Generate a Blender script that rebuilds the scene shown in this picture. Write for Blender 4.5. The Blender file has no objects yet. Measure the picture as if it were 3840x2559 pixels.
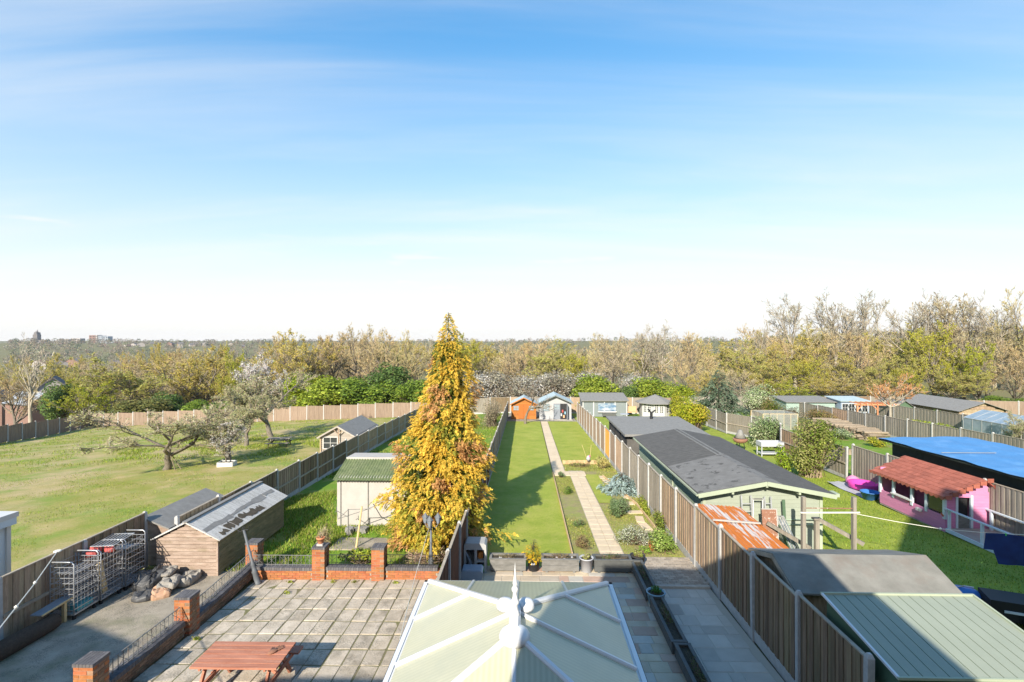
import bpy, math, random
import numpy as np
from mathutils import Vector, Matrix

scene = bpy.context.scene
R = math.radians
# ---------------------------------------------------------------- camera
cam = bpy.data.cameras.new('camera')
cam.lens, cam.sensor_width = 17.8125, 36.0
cam.clip_start, cam.clip_end = 0.1, 20000
co = bpy.data.objects.new('camera', cam)
scene.collection.objects.link(co)
co.location = (0, 0, 7.0)
co.rotation_euler = (R(90), 0, R(1.48))
scene.camera = co
# ---------------------------------------------------------------- sky
SUN = Vector((0.32, 1.0, -0.60)).normalized()          # the way the light travels
ELEV = math.asin(-SUN.z)
world = bpy.data.worlds.new('World'); scene.world = world
world.use_nodes = True
nt = world.node_tree
for n in list(nt.nodes): nt.nodes.remove(n)
def wn(t, **k):
    n = nt.nodes.new(t)
    for a, v in k.items(): setattr(n, a, v)
    return n
def math_n(tree, op, a, b=None, c=None, clamp=False):
    n = tree.nodes.new('ShaderNodeMath'); n.operation = op; n.use_clamp = clamp
    for i, v in enumerate((a, b, c)):
        if v is None: continue
        if hasattr(v, 'links'): tree.links.new(v, n.inputs[i])
        else: n.inputs[i].default_value = v
    return n.outputs[0]
sky = wn('ShaderNodeTexSky', sky_type='NISHITA', sun_disc=False)
sky.sun_elevation = ELEV
sky.sun_rotation = math.atan2(-SUN.x, -SUN.y)
sky.altitude, sky.air_density, sky.dust_density, sky.ozone_density = 0, 1.0, 0.5, 3.0
tc = wn('ShaderNodeTexCoord')
sep = wn('ShaderNodeSeparateXYZ'); nt.links.new(tc.outputs['Generated'], sep.inputs[0])
zc = math_n(nt, 'MAXIMUM', sep.outputs[2], 0.0)
den = math_n(nt, 'ADD', zc, 0.12)
u_ = math_n(nt, 'DIVIDE', sep.outputs[0], den); v_ = math_n(nt, 'DIVIDE', sep.outputs[1], den)
comb = wn('ShaderNodeCombineXYZ'); nt.links.new(u_, comb.inputs[0]); nt.links.new(v_, comb.inputs[1])
rotn = wn('ShaderNodeMapping'); nt.links.new(comb.outputs[0], rotn.inputs[0])
rotn.inputs['Rotation'].default_value = (0, 0, R(-14)); rotn.inputs['Scale'].default_value = (0.26, 1.25, 1); rotn.inputs['Location'].default_value = (5.7, 15.3, 0)
n1 = wn('ShaderNodeTexNoise'); nt.links.new(rotn.outputs[0], n1.inputs['Vector'])
n1.inputs['Scale'].default_value = 1.1; n1.inputs['Detail'].default_value = 7; n1.inputs['Roughness'].default_value = 0.56; n1.inputs['Distortion'].default_value = 0.5
veil = wn('ShaderNodeMapRange', interpolation_type='SMOOTHSTEP'); nt.links.new(n1.outputs[0], veil.inputs[0])
veil.inputs[1].default_value, veil.inputs[2].default_value, veil.inputs[3].default_value, veil.inputs[4].default_value = 0.38, 0.80, 0.0, 0.55
# haze thickening towards the horizon, the same all the way round
hz = math_n(nt, 'POWER', math_n(nt, 'SUBTRACT', 1.0, zc, clamp=True), 3.7)
hz = math_n(nt, 'MULTIPLY', hz, 0.96)
# a few low heaped clouds
map2 = wn('ShaderNodeMapping'); nt.links.new(tc.outputs['Generated'], map2.inputs[0]); map2.inputs['Scale'].default_value = (3.2, 3.2, 26); map2.inputs['Location'].default_value = (1.7, 0.4, 3.1)
n2 = wn('ShaderNodeTexNoise'); nt.links.new(map2.outputs[0], n2.inputs['Vector']); n2.inputs['Scale'].default_value = 1.5; n2.inputs['Detail'].default_value = 6; n2.inputs['Roughness'].default_value = 0.55
puff = wn('ShaderNodeMapRange', interpolation_type='SMOOTHSTEP'); nt.links.new(n2.outputs[0], puff.inputs[0])
puff.inputs[1].default_value, puff.inputs[2].default_value, puff.inputs[4].default_value = 0.595, 0.70, 0.9
band = wn('ShaderNodeMapRange', interpolation_type='SMOOTHSTEP'); nt.links.new(zc, band.inputs[0])
band.inputs[1].default_value, band.inputs[2].default_value, band.inputs[3].default_value, band.inputs[4].default_value = 0.10, 0.24, 1.0, 0.0
pf = math_n(nt, 'MULTIPLY', puff.outputs[0], band.outputs[0])
def inv(a): return math_n(nt, 'SUBTRACT', 1.0, a)
cov = inv(math_n(nt, 'MULTIPLY', math_n(nt, 'MULTIPLY', inv(veil.outputs[0]), inv(hz)), inv(pf)))
mixc = wn('ShaderNodeMix', data_type='RGBA'); nt.links.new(cov, mixc.inputs[0])
sat = wn('ShaderNodeHueSaturation'); 
def vmath(op, a, b):
    n = nt.nodes.new('ShaderNodeVectorMath'); n.operation = op
    for i, v in enumerate((a, b)):
        if hasattr(v, 'links'): nt.links.new(v, n.inputs[i])
        else: n.inputs[i].default_value = v
    return n.outputs[0]
KC = 0.18      # very bright air near the horizon rolls off to white
soft = vmath('DIVIDE', sky.outputs[0], vmath('ADD', vmath('MULTIPLY', sky.outputs[0], (KC, KC, KC)), (1, 1, 1)))
nt.links.new(soft, sat.inputs['Color']); sat.inputs['Saturation'].default_value = 1.52; sat.inputs['Hue'].default_value = 0.499
nt.links.new(sat.outputs[0], mixc.inputs[6]); mixc.inputs[7].default_value = (2.4, 2.36, 2.32, 1)
bg = wn('ShaderNodeBackground'); nt.links.new(mixc.outputs[2], bg.inputs[0]); bg.inputs[1].default_value = 0.145
wo = wn('ShaderNodeOutputWorld'); nt.links.new(bg.outputs[0], wo.inputs[0])
# ---------------------------------------------------------------- sun
sl = bpy.data.lights.new('sun', 'SUN'); sl.energy = 2.95; sl.angle = R(0.53); sl.color = (1.0, 0.92, 0.79)
so = bpy.data.objects.new('sun', sl); scene.collection.objects.link(so)
so.rotation_euler = SUN.to_track_quat('-Z', 'Y').to_euler()
# ---------------------------------------------------------------- exposure
vs = scene.view_settings
vs.view_transform, vs.look, vs.exposure, vs.gamma = 'Standard', 'None', 1.58, 1.0
vs.use_curve_mapping = False
scene.cycles.max_bounces = 5; scene.cycles.diffuse_bounces = 3; scene.cycles.transparent_max_bounces = 8
scene.cycles.use_denoising = True

# ================================================================ helpers
rnd = random.Random(7)
NP = np.random.default_rng(11)
COL = scene.collection.objects
def smooth(a, b, t): t = np.clip((t - a) / (b - a), 0, 1); return t * t * (3 - 2 * t)
def TA(x, y):
    """height of the land (arrays)"""
    x = np.asarray(x, float); y = np.asarray(y, float)
    yy = np.clip(y, -40, 66)
    near = -.032 * yy + .0008 * np.minimum(0, np.maximum(x, -70) + 2) * np.clip(yy, 0, 60)
    d = np.hypot(x, y); ang = x / np.maximum(y, 1.0)
    zl = np.interp(d, [60, 110, 200, 400, 800, 1250, 1500, 4000], [-4.5, -9, -17, -25, -19, 0, 1, 4])
    zm = np.interp(d, [60, 110, 200, 400, 800, 1100, 4000], [-2.2, -5, -9, -8, 1, 4, 5])
    zr = np.interp(d, [60, 110, 200, 500, 800, 1100, 4000], [-2, -1.5, 0, 6, 9, 11, 12])
    wl = smooth(-.15, -.6, ang); wr = smooth(.25, .7, ang)
    far = zm * (1 - wl - wr) + zl * wl + zr * wr
    far = far + smooth(500, 1200, d) * (2 * np.sin(x / 170.) + 1.2 * np.sin(x / 67. + y / 300.))
    w = smooth(62, 105, y) 
    w = np.maximum(w, smooth(66, 110, np.abs(x)))
    return near * (1 - w) + far * w
def T(x, y): return float(TA(x, y))

MATS = {}
def mat(name, c1, c2=None, rough=.8, ns=3., st=(1, 1, 1), rv=0., bump=0., bs=None, metal=0., spec=.3, detail=4., vcol=False, trans=0., lo=.3, hi=.7, c3=None, hue=0., alpha=None, pat=None):
    m = bpy.data.materials.new(name); m.use_nodes = True; t = m.node_tree; N = t.nodes; Lk = t.links
    b = N['Principled BSDF']; b.inputs['Roughness'].default_value = rough; b.inputs['Metallic'].default_value = metal
    b.inputs['Specular IOR Level'].default_value = spec
    g = N.new('ShaderNodeNewGeometry'); mp = N.new('ShaderNodeVectorMath'); mp.operation = 'MULTIPLY'
    Lk.new(g.outputs['Position'], mp.inputs[0]); mp.inputs[1].default_value = st
    oi = N.new('ShaderNodeObjectInfo')
    if rv:
        ad = N.new('ShaderNodeVectorMath'); ad.operation = 'ADD'; sc = N.new('ShaderNodeVectorMath'); sc.operation = 'SCALE'
        sc.inputs[0].default_value = (37, 17, 29); Lk.new(oi.outputs['Random'], sc.inputs[3]); Lk.new(mp.outputs[0], ad.inputs[0]); Lk.new(sc.outputs[0], ad.inputs[1]); vec = ad.outputs[0]
    else: vec = mp.outputs[0]
    if vcol:
        at = N.new('ShaderNodeVertexColor'); at.layer_name = 'Col'; col = at.outputs[0]
    else:
        no = N.new('ShaderNodeTexNoise'); no.inputs['Scale'].default_value = ns; no.inputs['Detail'].default_value = detail; no.inputs['Roughness'].default_value = .62
        Lk.new(vec, no.inputs['Vector'])
        rp = N.new('ShaderNodeValToRGB'); Lk.new(no.outputs[0], rp.inputs[0])
        e = rp.color_ramp.elements; e[0].position, e[1].position = lo, hi
        e[0].color = (*c1, 1); e[1].color = (*(c2 or c1), 1)
        if c3: k = e.new((lo + hi) / 2); k.color = (*c3, 1)
        col = rp.outputs[0]
    if pat: col = pat(t, col, vec, g)
    if rv or hue:
        hs = N.new('ShaderNodeHueSaturation'); Lk.new(col, hs.inputs['Color'])
        Lk.new(math_n(t, 'MULTIPLY_ADD', oi.outputs['Random'], 2 * rv, 1 - rv), hs.inputs['Value'])
        if hue: Lk.new(math_n(t, 'MULTIPLY_ADD', math_n(t, 'FRACT', math_n(t, 'MULTIPLY', oi.outputs['Random'], 7.31)), 2 * hue, .5 - hue), hs.inputs['Hue'])
        col = hs.outputs[0]
    Lk.new(col, b.inputs['Base Color'])
    if bump:
        nb = N.new('ShaderNodeTexNoise'); nb.inputs['Scale'].default_value = bs or ns * 3; nb.inputs['Detail'].default_value = 2; Lk.new(vec, nb.inputs['Vector'])
        bp = N.new('ShaderNodeBump'); bp.inputs['Strength'].default_value = min(1, bump); bp.inputs['Distance'].default_value = .02 * max(1, bump); Lk.new(nb.outputs[0], bp.inputs['Height']); Lk.new(bp.outputs[0], b.inputs['Normal'])
    if trans:
        tr = N.new('ShaderNodeBsdfTranslucent'); Lk.new(col, tr.inputs[0]); mx = N.new('ShaderNodeMixShader'); mx.inputs[0].default_value = trans
        Lk.new(b.outputs[0], mx.inputs[1]); Lk.new(tr.outputs[0], mx.inputs[2]); Lk.new(mx.outputs[0], N['Material Output'].inputs[0])
    if alpha is not None: b.inputs['Alpha'].default_value = alpha
    MATS[name] = m; return m
def mget(m): return MATS[m] if isinstance(m, str) else m

def link(o, par=None):
    COL.link(o)
    if par is not None: o.parent = par
    return o
def thing(name, label, cat, loc=(0, 0, 0), rz=0., group=None):
    o = bpy.data.objects.new(name, None); o.empty_display_size = .2; link(o)
    o.location = loc; o.rotation_euler = (0, 0, rz)
    o['label'] = label; o['category'] = cat
    if group: o['group'] = group
    return o
def tag(o, label=None, cat=None, group=None, kind=None):
    for k, v in (('label', label), ('category', cat), ('group', group), ('kind', kind)):
        if v: o[k] = v
    return o
_C = {}
def block(m, bev=False):
    k = (m, bev)
    if k in _C: return _C[k]
    h = .5
    if bev:
        i = .478
        v = [(-h, -h, -h), (h, -h, -h), (h, h, -h), (-h, h, -h), (-h, -h, .3), (h, -h, .3), (h, h, .3), (-h, h, .3), (-i, -i, h), (i, -i, h), (i, i, h), (-i, i, h)]
        f = [(3, 2, 1, 0), (8, 9, 10, 11)] + [(a + j, a + (j + 1) % 4, a + 4 + (j + 1) % 4, a + 4 + j) for a in (0, 4) for j in range(4)]
    else:
        v = [(x, y, z) for z in (-h, h) for y in (-h, h) for x in (-h, h)]
        f = [(0, 2, 3, 1), (4, 5, 7, 6), (0, 1, 5, 4), (2, 6, 7, 3), (0, 4, 6, 2), (1, 3, 7, 5)]
    me = bpy.data.meshes.new('block'); me.from_pydata(v, [], f); me.materials.append(mget(m)); _C[k] = me
    return me
def piece(name, m, c, s, par=None, rz=0., rx=0., ry=0., bev=False):
    o = bpy.data.objects.new(name, block(m, bev)); o.location = c; o.scale = s
    if rx or ry or rz: o.rotation_euler = (rx, ry, rz)
    return link(o, par)
def empty(name, par, loc=(0, 0, 0)):
    o = bpy.data.objects.new(name, None); o.location = loc; o.empty_display_size = .1; return link(o, par)
class MB:
    def __init__(s): s.v = []; s.f = []; s.mi = []; s.ms = []
    def _m(s, m):
        if m is None: return 0
        if m not in s.ms: s.ms.append(m)
        return s.ms.index(m)
    def add(s, v, f, m=None):
        o = len(s.v); s.v += [tuple(p) for p in v]; i = s._m(m)
        for q in f: s.f.append(tuple(a + o for a in q)); s.mi.append(i)
        return s
    def box(s, c, d, rz=0., m=None, rx=0., ry=0.):
        M = Matrix.Translation(c) @ Matrix.Rotation(rz, 4, 'Z') @ Matrix.Rotation(ry, 4, 'Y') @ Matrix.Rotation(rx, 4, 'X')
        v = [M @ Vector((x * d[0] / 2, y * d[1] / 2, z * d[2] / 2)) for z in (-1, 1) for y in (-1, 1) for x in (-1, 1)]
        return s.add(v, [(0, 2, 3, 1), (4, 5, 7, 6), (0, 1, 5, 4), (2, 6, 7, 3), (0, 4, 6, 2), (1, 3, 7, 5)], m)
    def tube(s, pts, r, n=6, m=None, cap=True):
        P = [Vector(p) for p in pts]; k = len(P); rr = r if isinstance(r, (list, tuple)) else [r] * k
        v = []
        for i, p in enumerate(P):
            d = (P[min(i + 1, k - 1)] - P[max(i - 1, 0)]).normalized()
            a = d.cross(Vector((0, 0, 1)) if abs(d.z) < .9 else Vector((1, 0, 0))).normalized(); b = d.cross(a)
            v += [p + (a * math.cos(t) + b * math.sin(t)) * rr[i] for t in [2 * math.pi * j / n for j in range(n)]]
        f = [(i * n + j, i * n + (j + 1) % n, (i + 1) * n + (j + 1) % n, (i + 1) * n + j) for i in range(k - 1) for j in range(n)]
        if cap: f += [tuple(range(n - 1, -1, -1)), tuple((k - 1) * n + j for j in range(n))]
        return s.add(v, f, m)
    def lathe(s, prof, c=(0, 0, 0), n=14, m=None, sx=1., sy=1.):
        v = [(c[0] + r * sx * math.cos(2 * math.pi * j / n), c[1] + r * sy * math.sin(2 * math.pi * j / n), c[2] + z) for r, z in prof for j in range(n)]
        k = len(prof)
        f = [(i * n + j, i * n + (j + 1) % n, (i + 1) * n + (j + 1) % n, (i + 1) * n + j) for i in range(k - 1) for j in range(n)]
        f += [tuple(range(n - 1, -1, -1)), tuple((k - 1) * n + j for j in range(n))]
        return s.add(v, f, m)
    def slab(s, q, t, m=None):
        """thick sheet: q = 4 top corners counter-clockwise, t = thickness along its normal"""
        q = [Vector(p) for p in q]; nrm = (q[1] - q[0]).cross(q[2] - q[0]).normalized() * t
        k = len(q); v = q + [p - nrm for p in q]
        f = [tuple(range(k)), tuple(range(2 * k - 1, k - 1, -1))] + [(i, i + k, (i + 1) % k + k, (i + 1) % k) for i in range(k)]
        return s.add(v, f, m)
    def prism(s, prof, y0, y1, m=None, ax='y'):
        """profile (a,z) swept along an axis"""
        k = len(prof); P = (lambda a, z, y: (a, y, z)) if ax == 'y' else (lambda a, z, y: (y, a, z))
        v = [P(a, z, y0) for a, z in prof] + [P(a, z, y1) for a, z in prof]
        f = [tuple(range(k)), tuple(range(2 * k - 1, k - 1, -1))] + [(i, (i + 1) % k, (i + 1) % k + k, i + k) for i in range(k)]
        return s.add(v, f, m)
    def build(s, name, m=None, par=None, smooth_=False, loc=None):
        me = bpy.data.meshes.new(name); me.from_pydata(s.v, [], s.f)
        for q in (s.ms if s.ms else [m]): me.materials.append(mget(q))
        if s.ms and len(s.ms) > 1: me.polygons.foreach_set('material_index', s.mi)
        if smooth_: me.polygons.foreach_set('use_smooth', [True] * len(s.f))
        me.update()
        import bmesh
        bm = bmesh.new(); bm.from_mesh(me); bmesh.ops.recalc_face_normals(bm, faces=bm.faces); bm.to_mesh(me); bm.free()
        o = bpy.data.objects.new(name, me)
        if loc: o.location = loc
        return link(o, par)
def arr_mesh(name, V, F, mats, mi=None, col=None, smooth_=False):
    """numpy mesh: V (n,3), F (m,k)"""
    me = bpy.data.meshes.new(name); n, (fm, k) = len(V), F.shape
    me.vertices.add(n); me.vertices.foreach_set('co', np.ascontiguousarray(V, np.float32).ravel())
    me.loops.add(fm * k); me.loops.foreach_set('vertex_index', np.ascontiguousarray(F, np.int32).ravel())
    me.polygons.add(fm); me.polygons.foreach_set('loop_start', np.arange(0, fm * k, k, dtype=np.int32)); me.polygons.foreach_set('loop_total', np.full(fm, k, np.int32))
    for q in mats: me.materials.append(mget(q))
    if mi is not None: me.polygons.foreach_set('material_index', np.asarray(mi, np.int32))
    if smooth_: me.polygons.foreach_set('use_smooth', np.ones(fm, bool))
    if col is not None:
        a = me.color_attributes.new('Col', 'FLOAT_COLOR', 'POINT'); c4 = np.ones((n, 4), np.float32); c4[:, :3] = col; a.data.foreach_set('color', c4.ravel())
    me.update(calc_edges=True)
    return me
def sheet(name, x0, x1, y0, y1, m, dz=0., step=1., kind='structure', zf=None, thick=0.):
    nx, ny = max(1, int((x1 - x0) / step)), max(1, int((y1 - y0) / step))
    X, Y = np.meshgrid(np.linspace(x0, x1, nx + 1), np.linspace(y0, y1, ny + 1)); Z = (TA(X, Y) if zf is None else zf(X, Y)) + dz
    V = np.stack([X.ravel(), Y.ravel(), Z.ravel()], 1); i = np.arange(ny)[:, None] * (nx + 1) + np.arange(nx)[None]
    i = i.ravel(); F = np.stack([i, i + 1, i + nx + 2, i + nx + 1], 1)
    o = bpy.data.objects.new(name, arr_mesh(name, V, F, [m], smooth_=True)); link(o)
    if kind: o['kind'] = kind
    return o
def copy_tree(o, par=None):
    c = o.copy(); COL.link(c); c.parent = par
    for ch in list(o.children): copy_tree(ch, c)
    return c
# ================================================================ materials
def speck(amount=.55, col=(.06, .055, .045), sc=60., thr=.62):
    def f(t, c, vec, g):
        n = t.nodes.new('ShaderNodeTexNoise'); n.inputs['Scale'].default_value = sc; n.inputs['Detail'].default_value = 2; t.links.new(vec, n.inputs['Vector'])
        n2 = t.nodes.new('ShaderNodeTexNoise'); n2.inputs['Scale'].default_value = sc * .07; n2.inputs['Detail'].default_value = 2; t.links.new(vec, n2.inputs['Vector'])
        a = math_n(t, 'ADD', n.outputs[0], math_n(t, 'MULTIPLY', math_n(t, 'SUBTRACT', n2.outputs[0], .5), .7))
        mr = t.nodes.new('ShaderNodeMapRange'); t.links.new(a, mr.inputs[0]); mr.inputs[1].default_value = thr - .06; mr.inputs[2].default_value = thr + .08; mr.inputs[4].default_value = amount
        mx = t.nodes.new('ShaderNodeMix'); mx.data_type = 'RGBA'; t.links.new(mr.outputs[0], mx.inputs[0]); t.links.new(c, mx.inputs[6]); mx.inputs[7].default_value = (*col, 1)
        return mx.outputs[2]
    return f
def ribs(axis=0, freq=16., dark=.8):
    def f(t, c, vec, g):
        s = t.nodes.new('ShaderNodeSeparateXYZ'); t.links.new(g.outputs['Position'], s.inputs[0])
        w = math_n(t, 'SINE', math_n(t, 'MULTIPLY', s.outputs[axis], freq * 2 * math.pi))
        k = math_n(t, 'MULTIPLY_ADD', w, (1 - dark) / 2, (1 + dark) / 2)
        mx = t.nodes.new('ShaderNodeMix'); mx.data_type = 'RGBA'; mx.blend_type = 'MULTIPLY'; mx.inputs[0].default_value = 1; t.links.new(c, mx.inputs[6])
        cb = t.nodes.new('ShaderNodeCombineColor'); [t.links.new(k, cb.inputs[i]) for i in range(3)]; t.links.new(cb.outputs[0], mx.inputs[7])
        return mx.outputs[2]
    return f
def patches(col, sc=.35, thr=.55, amt=.8, w=.08):
    def f(t, c, vec, g):
        n = t.nodes.new('ShaderNodeTexNoise'); n.inputs['Scale'].default_value = sc; n.inputs['Detail'].default_value = 4; n.inputs['Roughness'].default_value = .66; t.links.new(vec, n.inputs['Vector'])
        mr = t.nodes.new('ShaderNodeMapRange'); t.links.new(n.outputs[0], mr.inputs[0]); mr.inputs[1].default_value = thr - w; mr.inputs[2].default_value = thr + w; mr.inputs[4].default_value = amt
        mx = t.nodes.new('ShaderNodeMix'); mx.data_type = 'RGBA'; t.links.new(mr.outputs[0], mx.inputs[0]); t.links.new(c, mx.inputs[6]); mx.inputs[7].default_value = (*col, 1)
        return mx.outputs[2]
    return f
def chain(*fs):
    def f(t, c, vec, g):
        for q in fs: c = q(t, c, vec, g)
        return c
    return f
mat('earth', (.17, .13, .075), (.17, .18, .06), .95, 1.2, bump=.6, bs=8)
mat('far_ground', (.10, .11, .06), (.17, .16, .09), .95, .05, c3=(.13, .12, .08))
mat('field_grass', (.26, .26, .045), (.44, .345, .135), .9, .55, bump=1.0, bs=26, lo=.35, hi=.68, c3=(.34, .295, .085),
    pat=chain(patches((.50, .37, .21), .16, .53, .85, .09), patches((.17, .27, .03), .45, .57, .75, .10), patches((.12, .15, .02), 14., .58, .5, .12)))
mat('lawn_grass', (.25, .31, .035), (.41, .40, .08), .9, .9, bump=.9, bs=60, lo=.32, hi=.7, c3=(.32, .36, .05), pat=chain(patches((.19, .26, .02), 14., .56, .6, .10), patches((.36, .35, .08), 2.2, .58, .6, .1)))
mat('lawn_grass_b', (.21, .29, .03), (.35, .38, .06), .9, 1.1, bump=.9, bs=55, lo=.32, hi=.7, pat=patches((.09, .15, .012), 16., .57, .5, .12))
mat('rough_grass', (.13, .24, .018), (.30, .28, .08), .95, .8, bump=1., bs=25, lo=.35, hi=.72, c3=(.15, .24, .02), pat=patches((.28, .21, .11), .6, .63, .8, .05))
mat('soil', (.25, .195, .11), (.33, .30, .11), .95, 4, bump=.8, bs=30, pat=patches((.24, .28, .055), 1.8, .52, .7, .1))
mat('dark_soil', (.035, .03, .022), (.075, .06, .04), .95, 12, bump=1, bs=40)
mat('concrete_path', (.25, .215, .165), (.40, .345, .265), .92, 1.4, bump=.5, bs=30, pat=chain(speck(.5, sc=35, thr=.6), patches((.11, .13, .05), .8, .60, .5, .1)))
mat('moss_joint', (.17, .14, .09), (.17, .17, .065), .95, 5, bump=.6)
mat('patio_slab', (.38, .32, .24), (.54, .465, .37), .9, 3.0, rv=.10, bump=.35, bs=25, pat=chain(speck(.5, (.12, .11, .085), 30, .62), patches((.17, .15, .115), 1.7, .60, .6, .08)))
SAND = []
for i, (a, b) in enumerate([((.46, .37, .25), (.56, .47, .34)), ((.42, .35, .27), (.50, .43, .34)), ((.40, .27, .20), (.46, .33, .25)), ((.40, .37, .32), (.49, .45, .38)), ((.46, .37, .26), (.54, .45, .34))]):
    mat('sandstone_%d' % i, a, b, .8, 2.5, rv=.10, bump=.2, bs=14); SAND.append('sandstone_%d' % i)
mat('grey_slab', (.45, .41, .345), (.55, .51, .44), .8, 1.6, rv=.10, bump=.2, bs=16)
mat('block_paving', (.30, .25, .20), (.42, .36, .29), .85, 6, rv=.18, bump=.3)
mat('path_slab', (.56, .44, .29), (.66, .53, .37), .85, 4, rv=.05, bump=.15, bs=30)
mat('pale_grout', (.42, .38, .31), None, .95)
mat('stone_edge', (.40, .36, .30), (.52, .47, .40), .9, 6, rv=.1, bump=.3)
mat('concrete_post', (.36, .35, .335), (.46, .45, .43), .9, 8, rv=.06, bump=.2, bs=40)
mat('board_brown', (.25, .175, .11), (.43, .325, .22), .85, 3.2, st=(4, 4, .35), rv=.20, hue=.012, bump=.3, bs=20, pat=chain(speck(.35, (.08, .05, .03), 20, .62), patches((.36, .27, .19), 1.2, .62, .5, .1)))
mat('board_dark', (.165, .11, .063), (.28, .20, .125), .88, 3., st=(4, 4, .35), rv=.28, hue=.015, bump=.3, bs=20, pat=patches((.10, .095, .045), 1.4, .60, .55, .1))
mat('board_tan', (.20, .145, .105), (.29, .215, .16), .85, 2.2, st=(4, 4, .4), rv=.08, bump=.2, bs=20)
mat('board_red', (.12, .05, .028), (.19, .085, .05), .85, 3., st=(4, 4, .35), rv=.12, bump=.25)
mat('board_grey', (.20, .175, .14), (.32, .285, .235), .88, 3., st=(4, 4, .35), rv=.14, bump=.3, pat=speck(.35, (.1, .085, .06), 24, .62))
mat('board_orange', (.62, .27, .055), (.74, .36, .09), .8, 2.5, st=(4, 4, .4), rv=.06, bump=.2)
mat('board_pale', (.32, .285, .245), (.42, .375, .325), .85, 2.5, st=(.4, 4, 4), rv=.07, bump=.25, pat=speck(.3, (.28, .22, .17), 25, .64))
mat('rail_wood', (.30, .25, .19), (.42, .36, .28), .88, 5, bump=.2)
mat('shed_board', (.27, .195, .15), (.40, .31, .25), .88, 3., st=(1, 1, 3), rv=.10, bump=.3, bs=22, pat=chain(speck(.45, (.15, .10, .06), 26, .6), patches((.17, .14, .08), 1.3, .63, .6, .08)))
mat('shed_board_green', (.16, .14, .075), (.27, .23, .135), .9, 3., st=(1, 1, 3), rv=.12, bump=.3, bs=22, pat=speck(.4, (.09, .085, .04), 22, .6))
mat('felt_grey', (.195, .187, .172), (.25, .242, .226), .9, 5, rv=.04, bump=.3, bs=120, pat=speck(.3, (.13, .125, .12), 50, .63))
mat('felt_weathered', (.175, .168, .145), (.245, .235, .205), .92, 2.5, bump=.4, bs=90, pat=chain(patches((.19, .15, .12), 1.2, .62, .7, .1), speck(.3, (.2, .18, .16), 40, .64)))
mat('felt_charcoal', (.088, .083, .076), (.125, .118, .108), .88, 4, bump=.3, bs=100, pat=ribs(1, 3.2, .86))
mat('felt_patch', (.15, .143, .132), (.20, .192, .18), .88, 3, bump=.3, bs=60, pat=patches((.075, .07, .065), 2.2, .60, .85, .02))
mat('felt_peel', (.40, .38, .35), (.62, .60, .56), .9, 3., st=(1, 5, 1), bump=.6, bs=16, pat=speck(.5, (.16, .145, .12), 14, .60))
mat('felt_torn_lap_shade', (.055, .045, .032), (.11, .09, .065), .95, 8, bump=.8)  # torn roof felt, and the dark shed core that paints shade under board laps
mat('white_paint', (.55, .545, .53), None, .5)
mat('pvc', (.66, .66, .655), None, .28, spec=.5)
mat('white_render', (.38, .355, .325), (.45, .42, .39), .9, 2, bump=.3, bs=50)
mat('cons_pane', (.45, .44, .30), (.49, .48, .34), .32, 1.2, spec=.5, pat=chain(ribs(0, 14, .87), patches((.36, .36, .24), 1.3, .60, .5, .1)))
mat('cons_pane_side', (.49, .465, .31), (.54, .51, .355), .32, 1.2, spec=.5, pat=chain(ribs(1, 14, .90), patches((.40, .40, .29), 1.1, .58, .55, .1)))
mat('glass', (.03, .035, .04), None, .06, spec=.8)
mat('glass_sky', (.20, .26, .30), (.3, .36, .4), .12, 2, spec=.8)
mat('black_rubber', (.02, .02, .022), (.03, .03, .03), .6)
mat('brick', (.30, .10, .035), (.42, .16, .07), .88, 7, rv=.16, hue=.01, bump=.3, bs=40)
mat('brick_dull', (.22, .125, .075), (.33, .20, .125), .9, 7, rv=.2, bump=.3, bs=40, pat=patches((.10, .095, .05), 1.5, .56, .6, .1))
mat('brick_blue', (.085, .08, .085), (.15, .14, .14), .75, 9, rv=.18, bump=.3, pat=patches((.13, .13, .07), 3, .64, .5, .08))
mat('mortar', (.28, .24, .19), (.36, .31, .25), .95, 10)
mat('iron_grey', (.13, .135, .13), (.2, .2, .19), .6, 10, pat=patches((.20, .11, .05), 5, .62, .6, .08))
mat('iron_black', (.02, .021, .023), None, .55)
mat('steel', (.55, .56, .57), (.42, .43, .44), .42, 6, metal=.55, spec=.5)
mat('lamp_grey', (.10, .11, .12), (.13, .14, .15), .5, 5)
mat('table_red', (.33, .125, .075), (.45, .20, .13), .8, 2.6, st=(.5, 5, 5), rv=.07, bump=.25, pat=speck(.4, (.55, .36, .26), 30, .64))
mat('terracotta', (.50, .19, .09), (.60, .27, .14), .85, 8, bump=.2)
mat('trough_grey', (.14, .137, .125), (.21, .203, .19), .85, 5, rv=.05, bump=.25, bs=30, st=(1, 1, 2))
mat('trough_dark', (.085, .088, .085), (.115, .118, .112), .7, 5, rv=.06, bump=.15)
mat('pot_black', (.035, .036, .04), None, .5)
mat('pot_white', (.42, .43, .46), None, .45)
mat('pot_blue', (.20, .34, .42), (.26, .42, .50), .4, 5)
mat('plastic_grey', (.33, .33, .325), (.40, .40, .39), .5, 4)
mat('plastic_cool', (.27, .31, .36), (.33, .37, .42), .45, 4)
mat('toy_green', (.08, .55, .12), None, .4)
mat('toy_orange', (.70, .26, .06), None, .5)
mat('corrug_green', (.085, .115, .05), (.16, .19, .085), .8, 4, bump=.2, pat=speck(.4, (.23, .23, .14), 20, .6))
mat('metal_green', (.27, .295, .225), (.30, .325, .25), .5, 1.2, spec=.4)
mat('metal_dkgreen', (.085, .14, .085), (.105, .165, .10), .5, 2)
mat('cabin_green', (.29, .32, .255), (.32, .35, .28), .75, 2, rv=.03, bump=.08)
mat('cabin_side', (.30, .38, .29), (.35, .43, .33), .75, 2, rv=.03)
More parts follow.
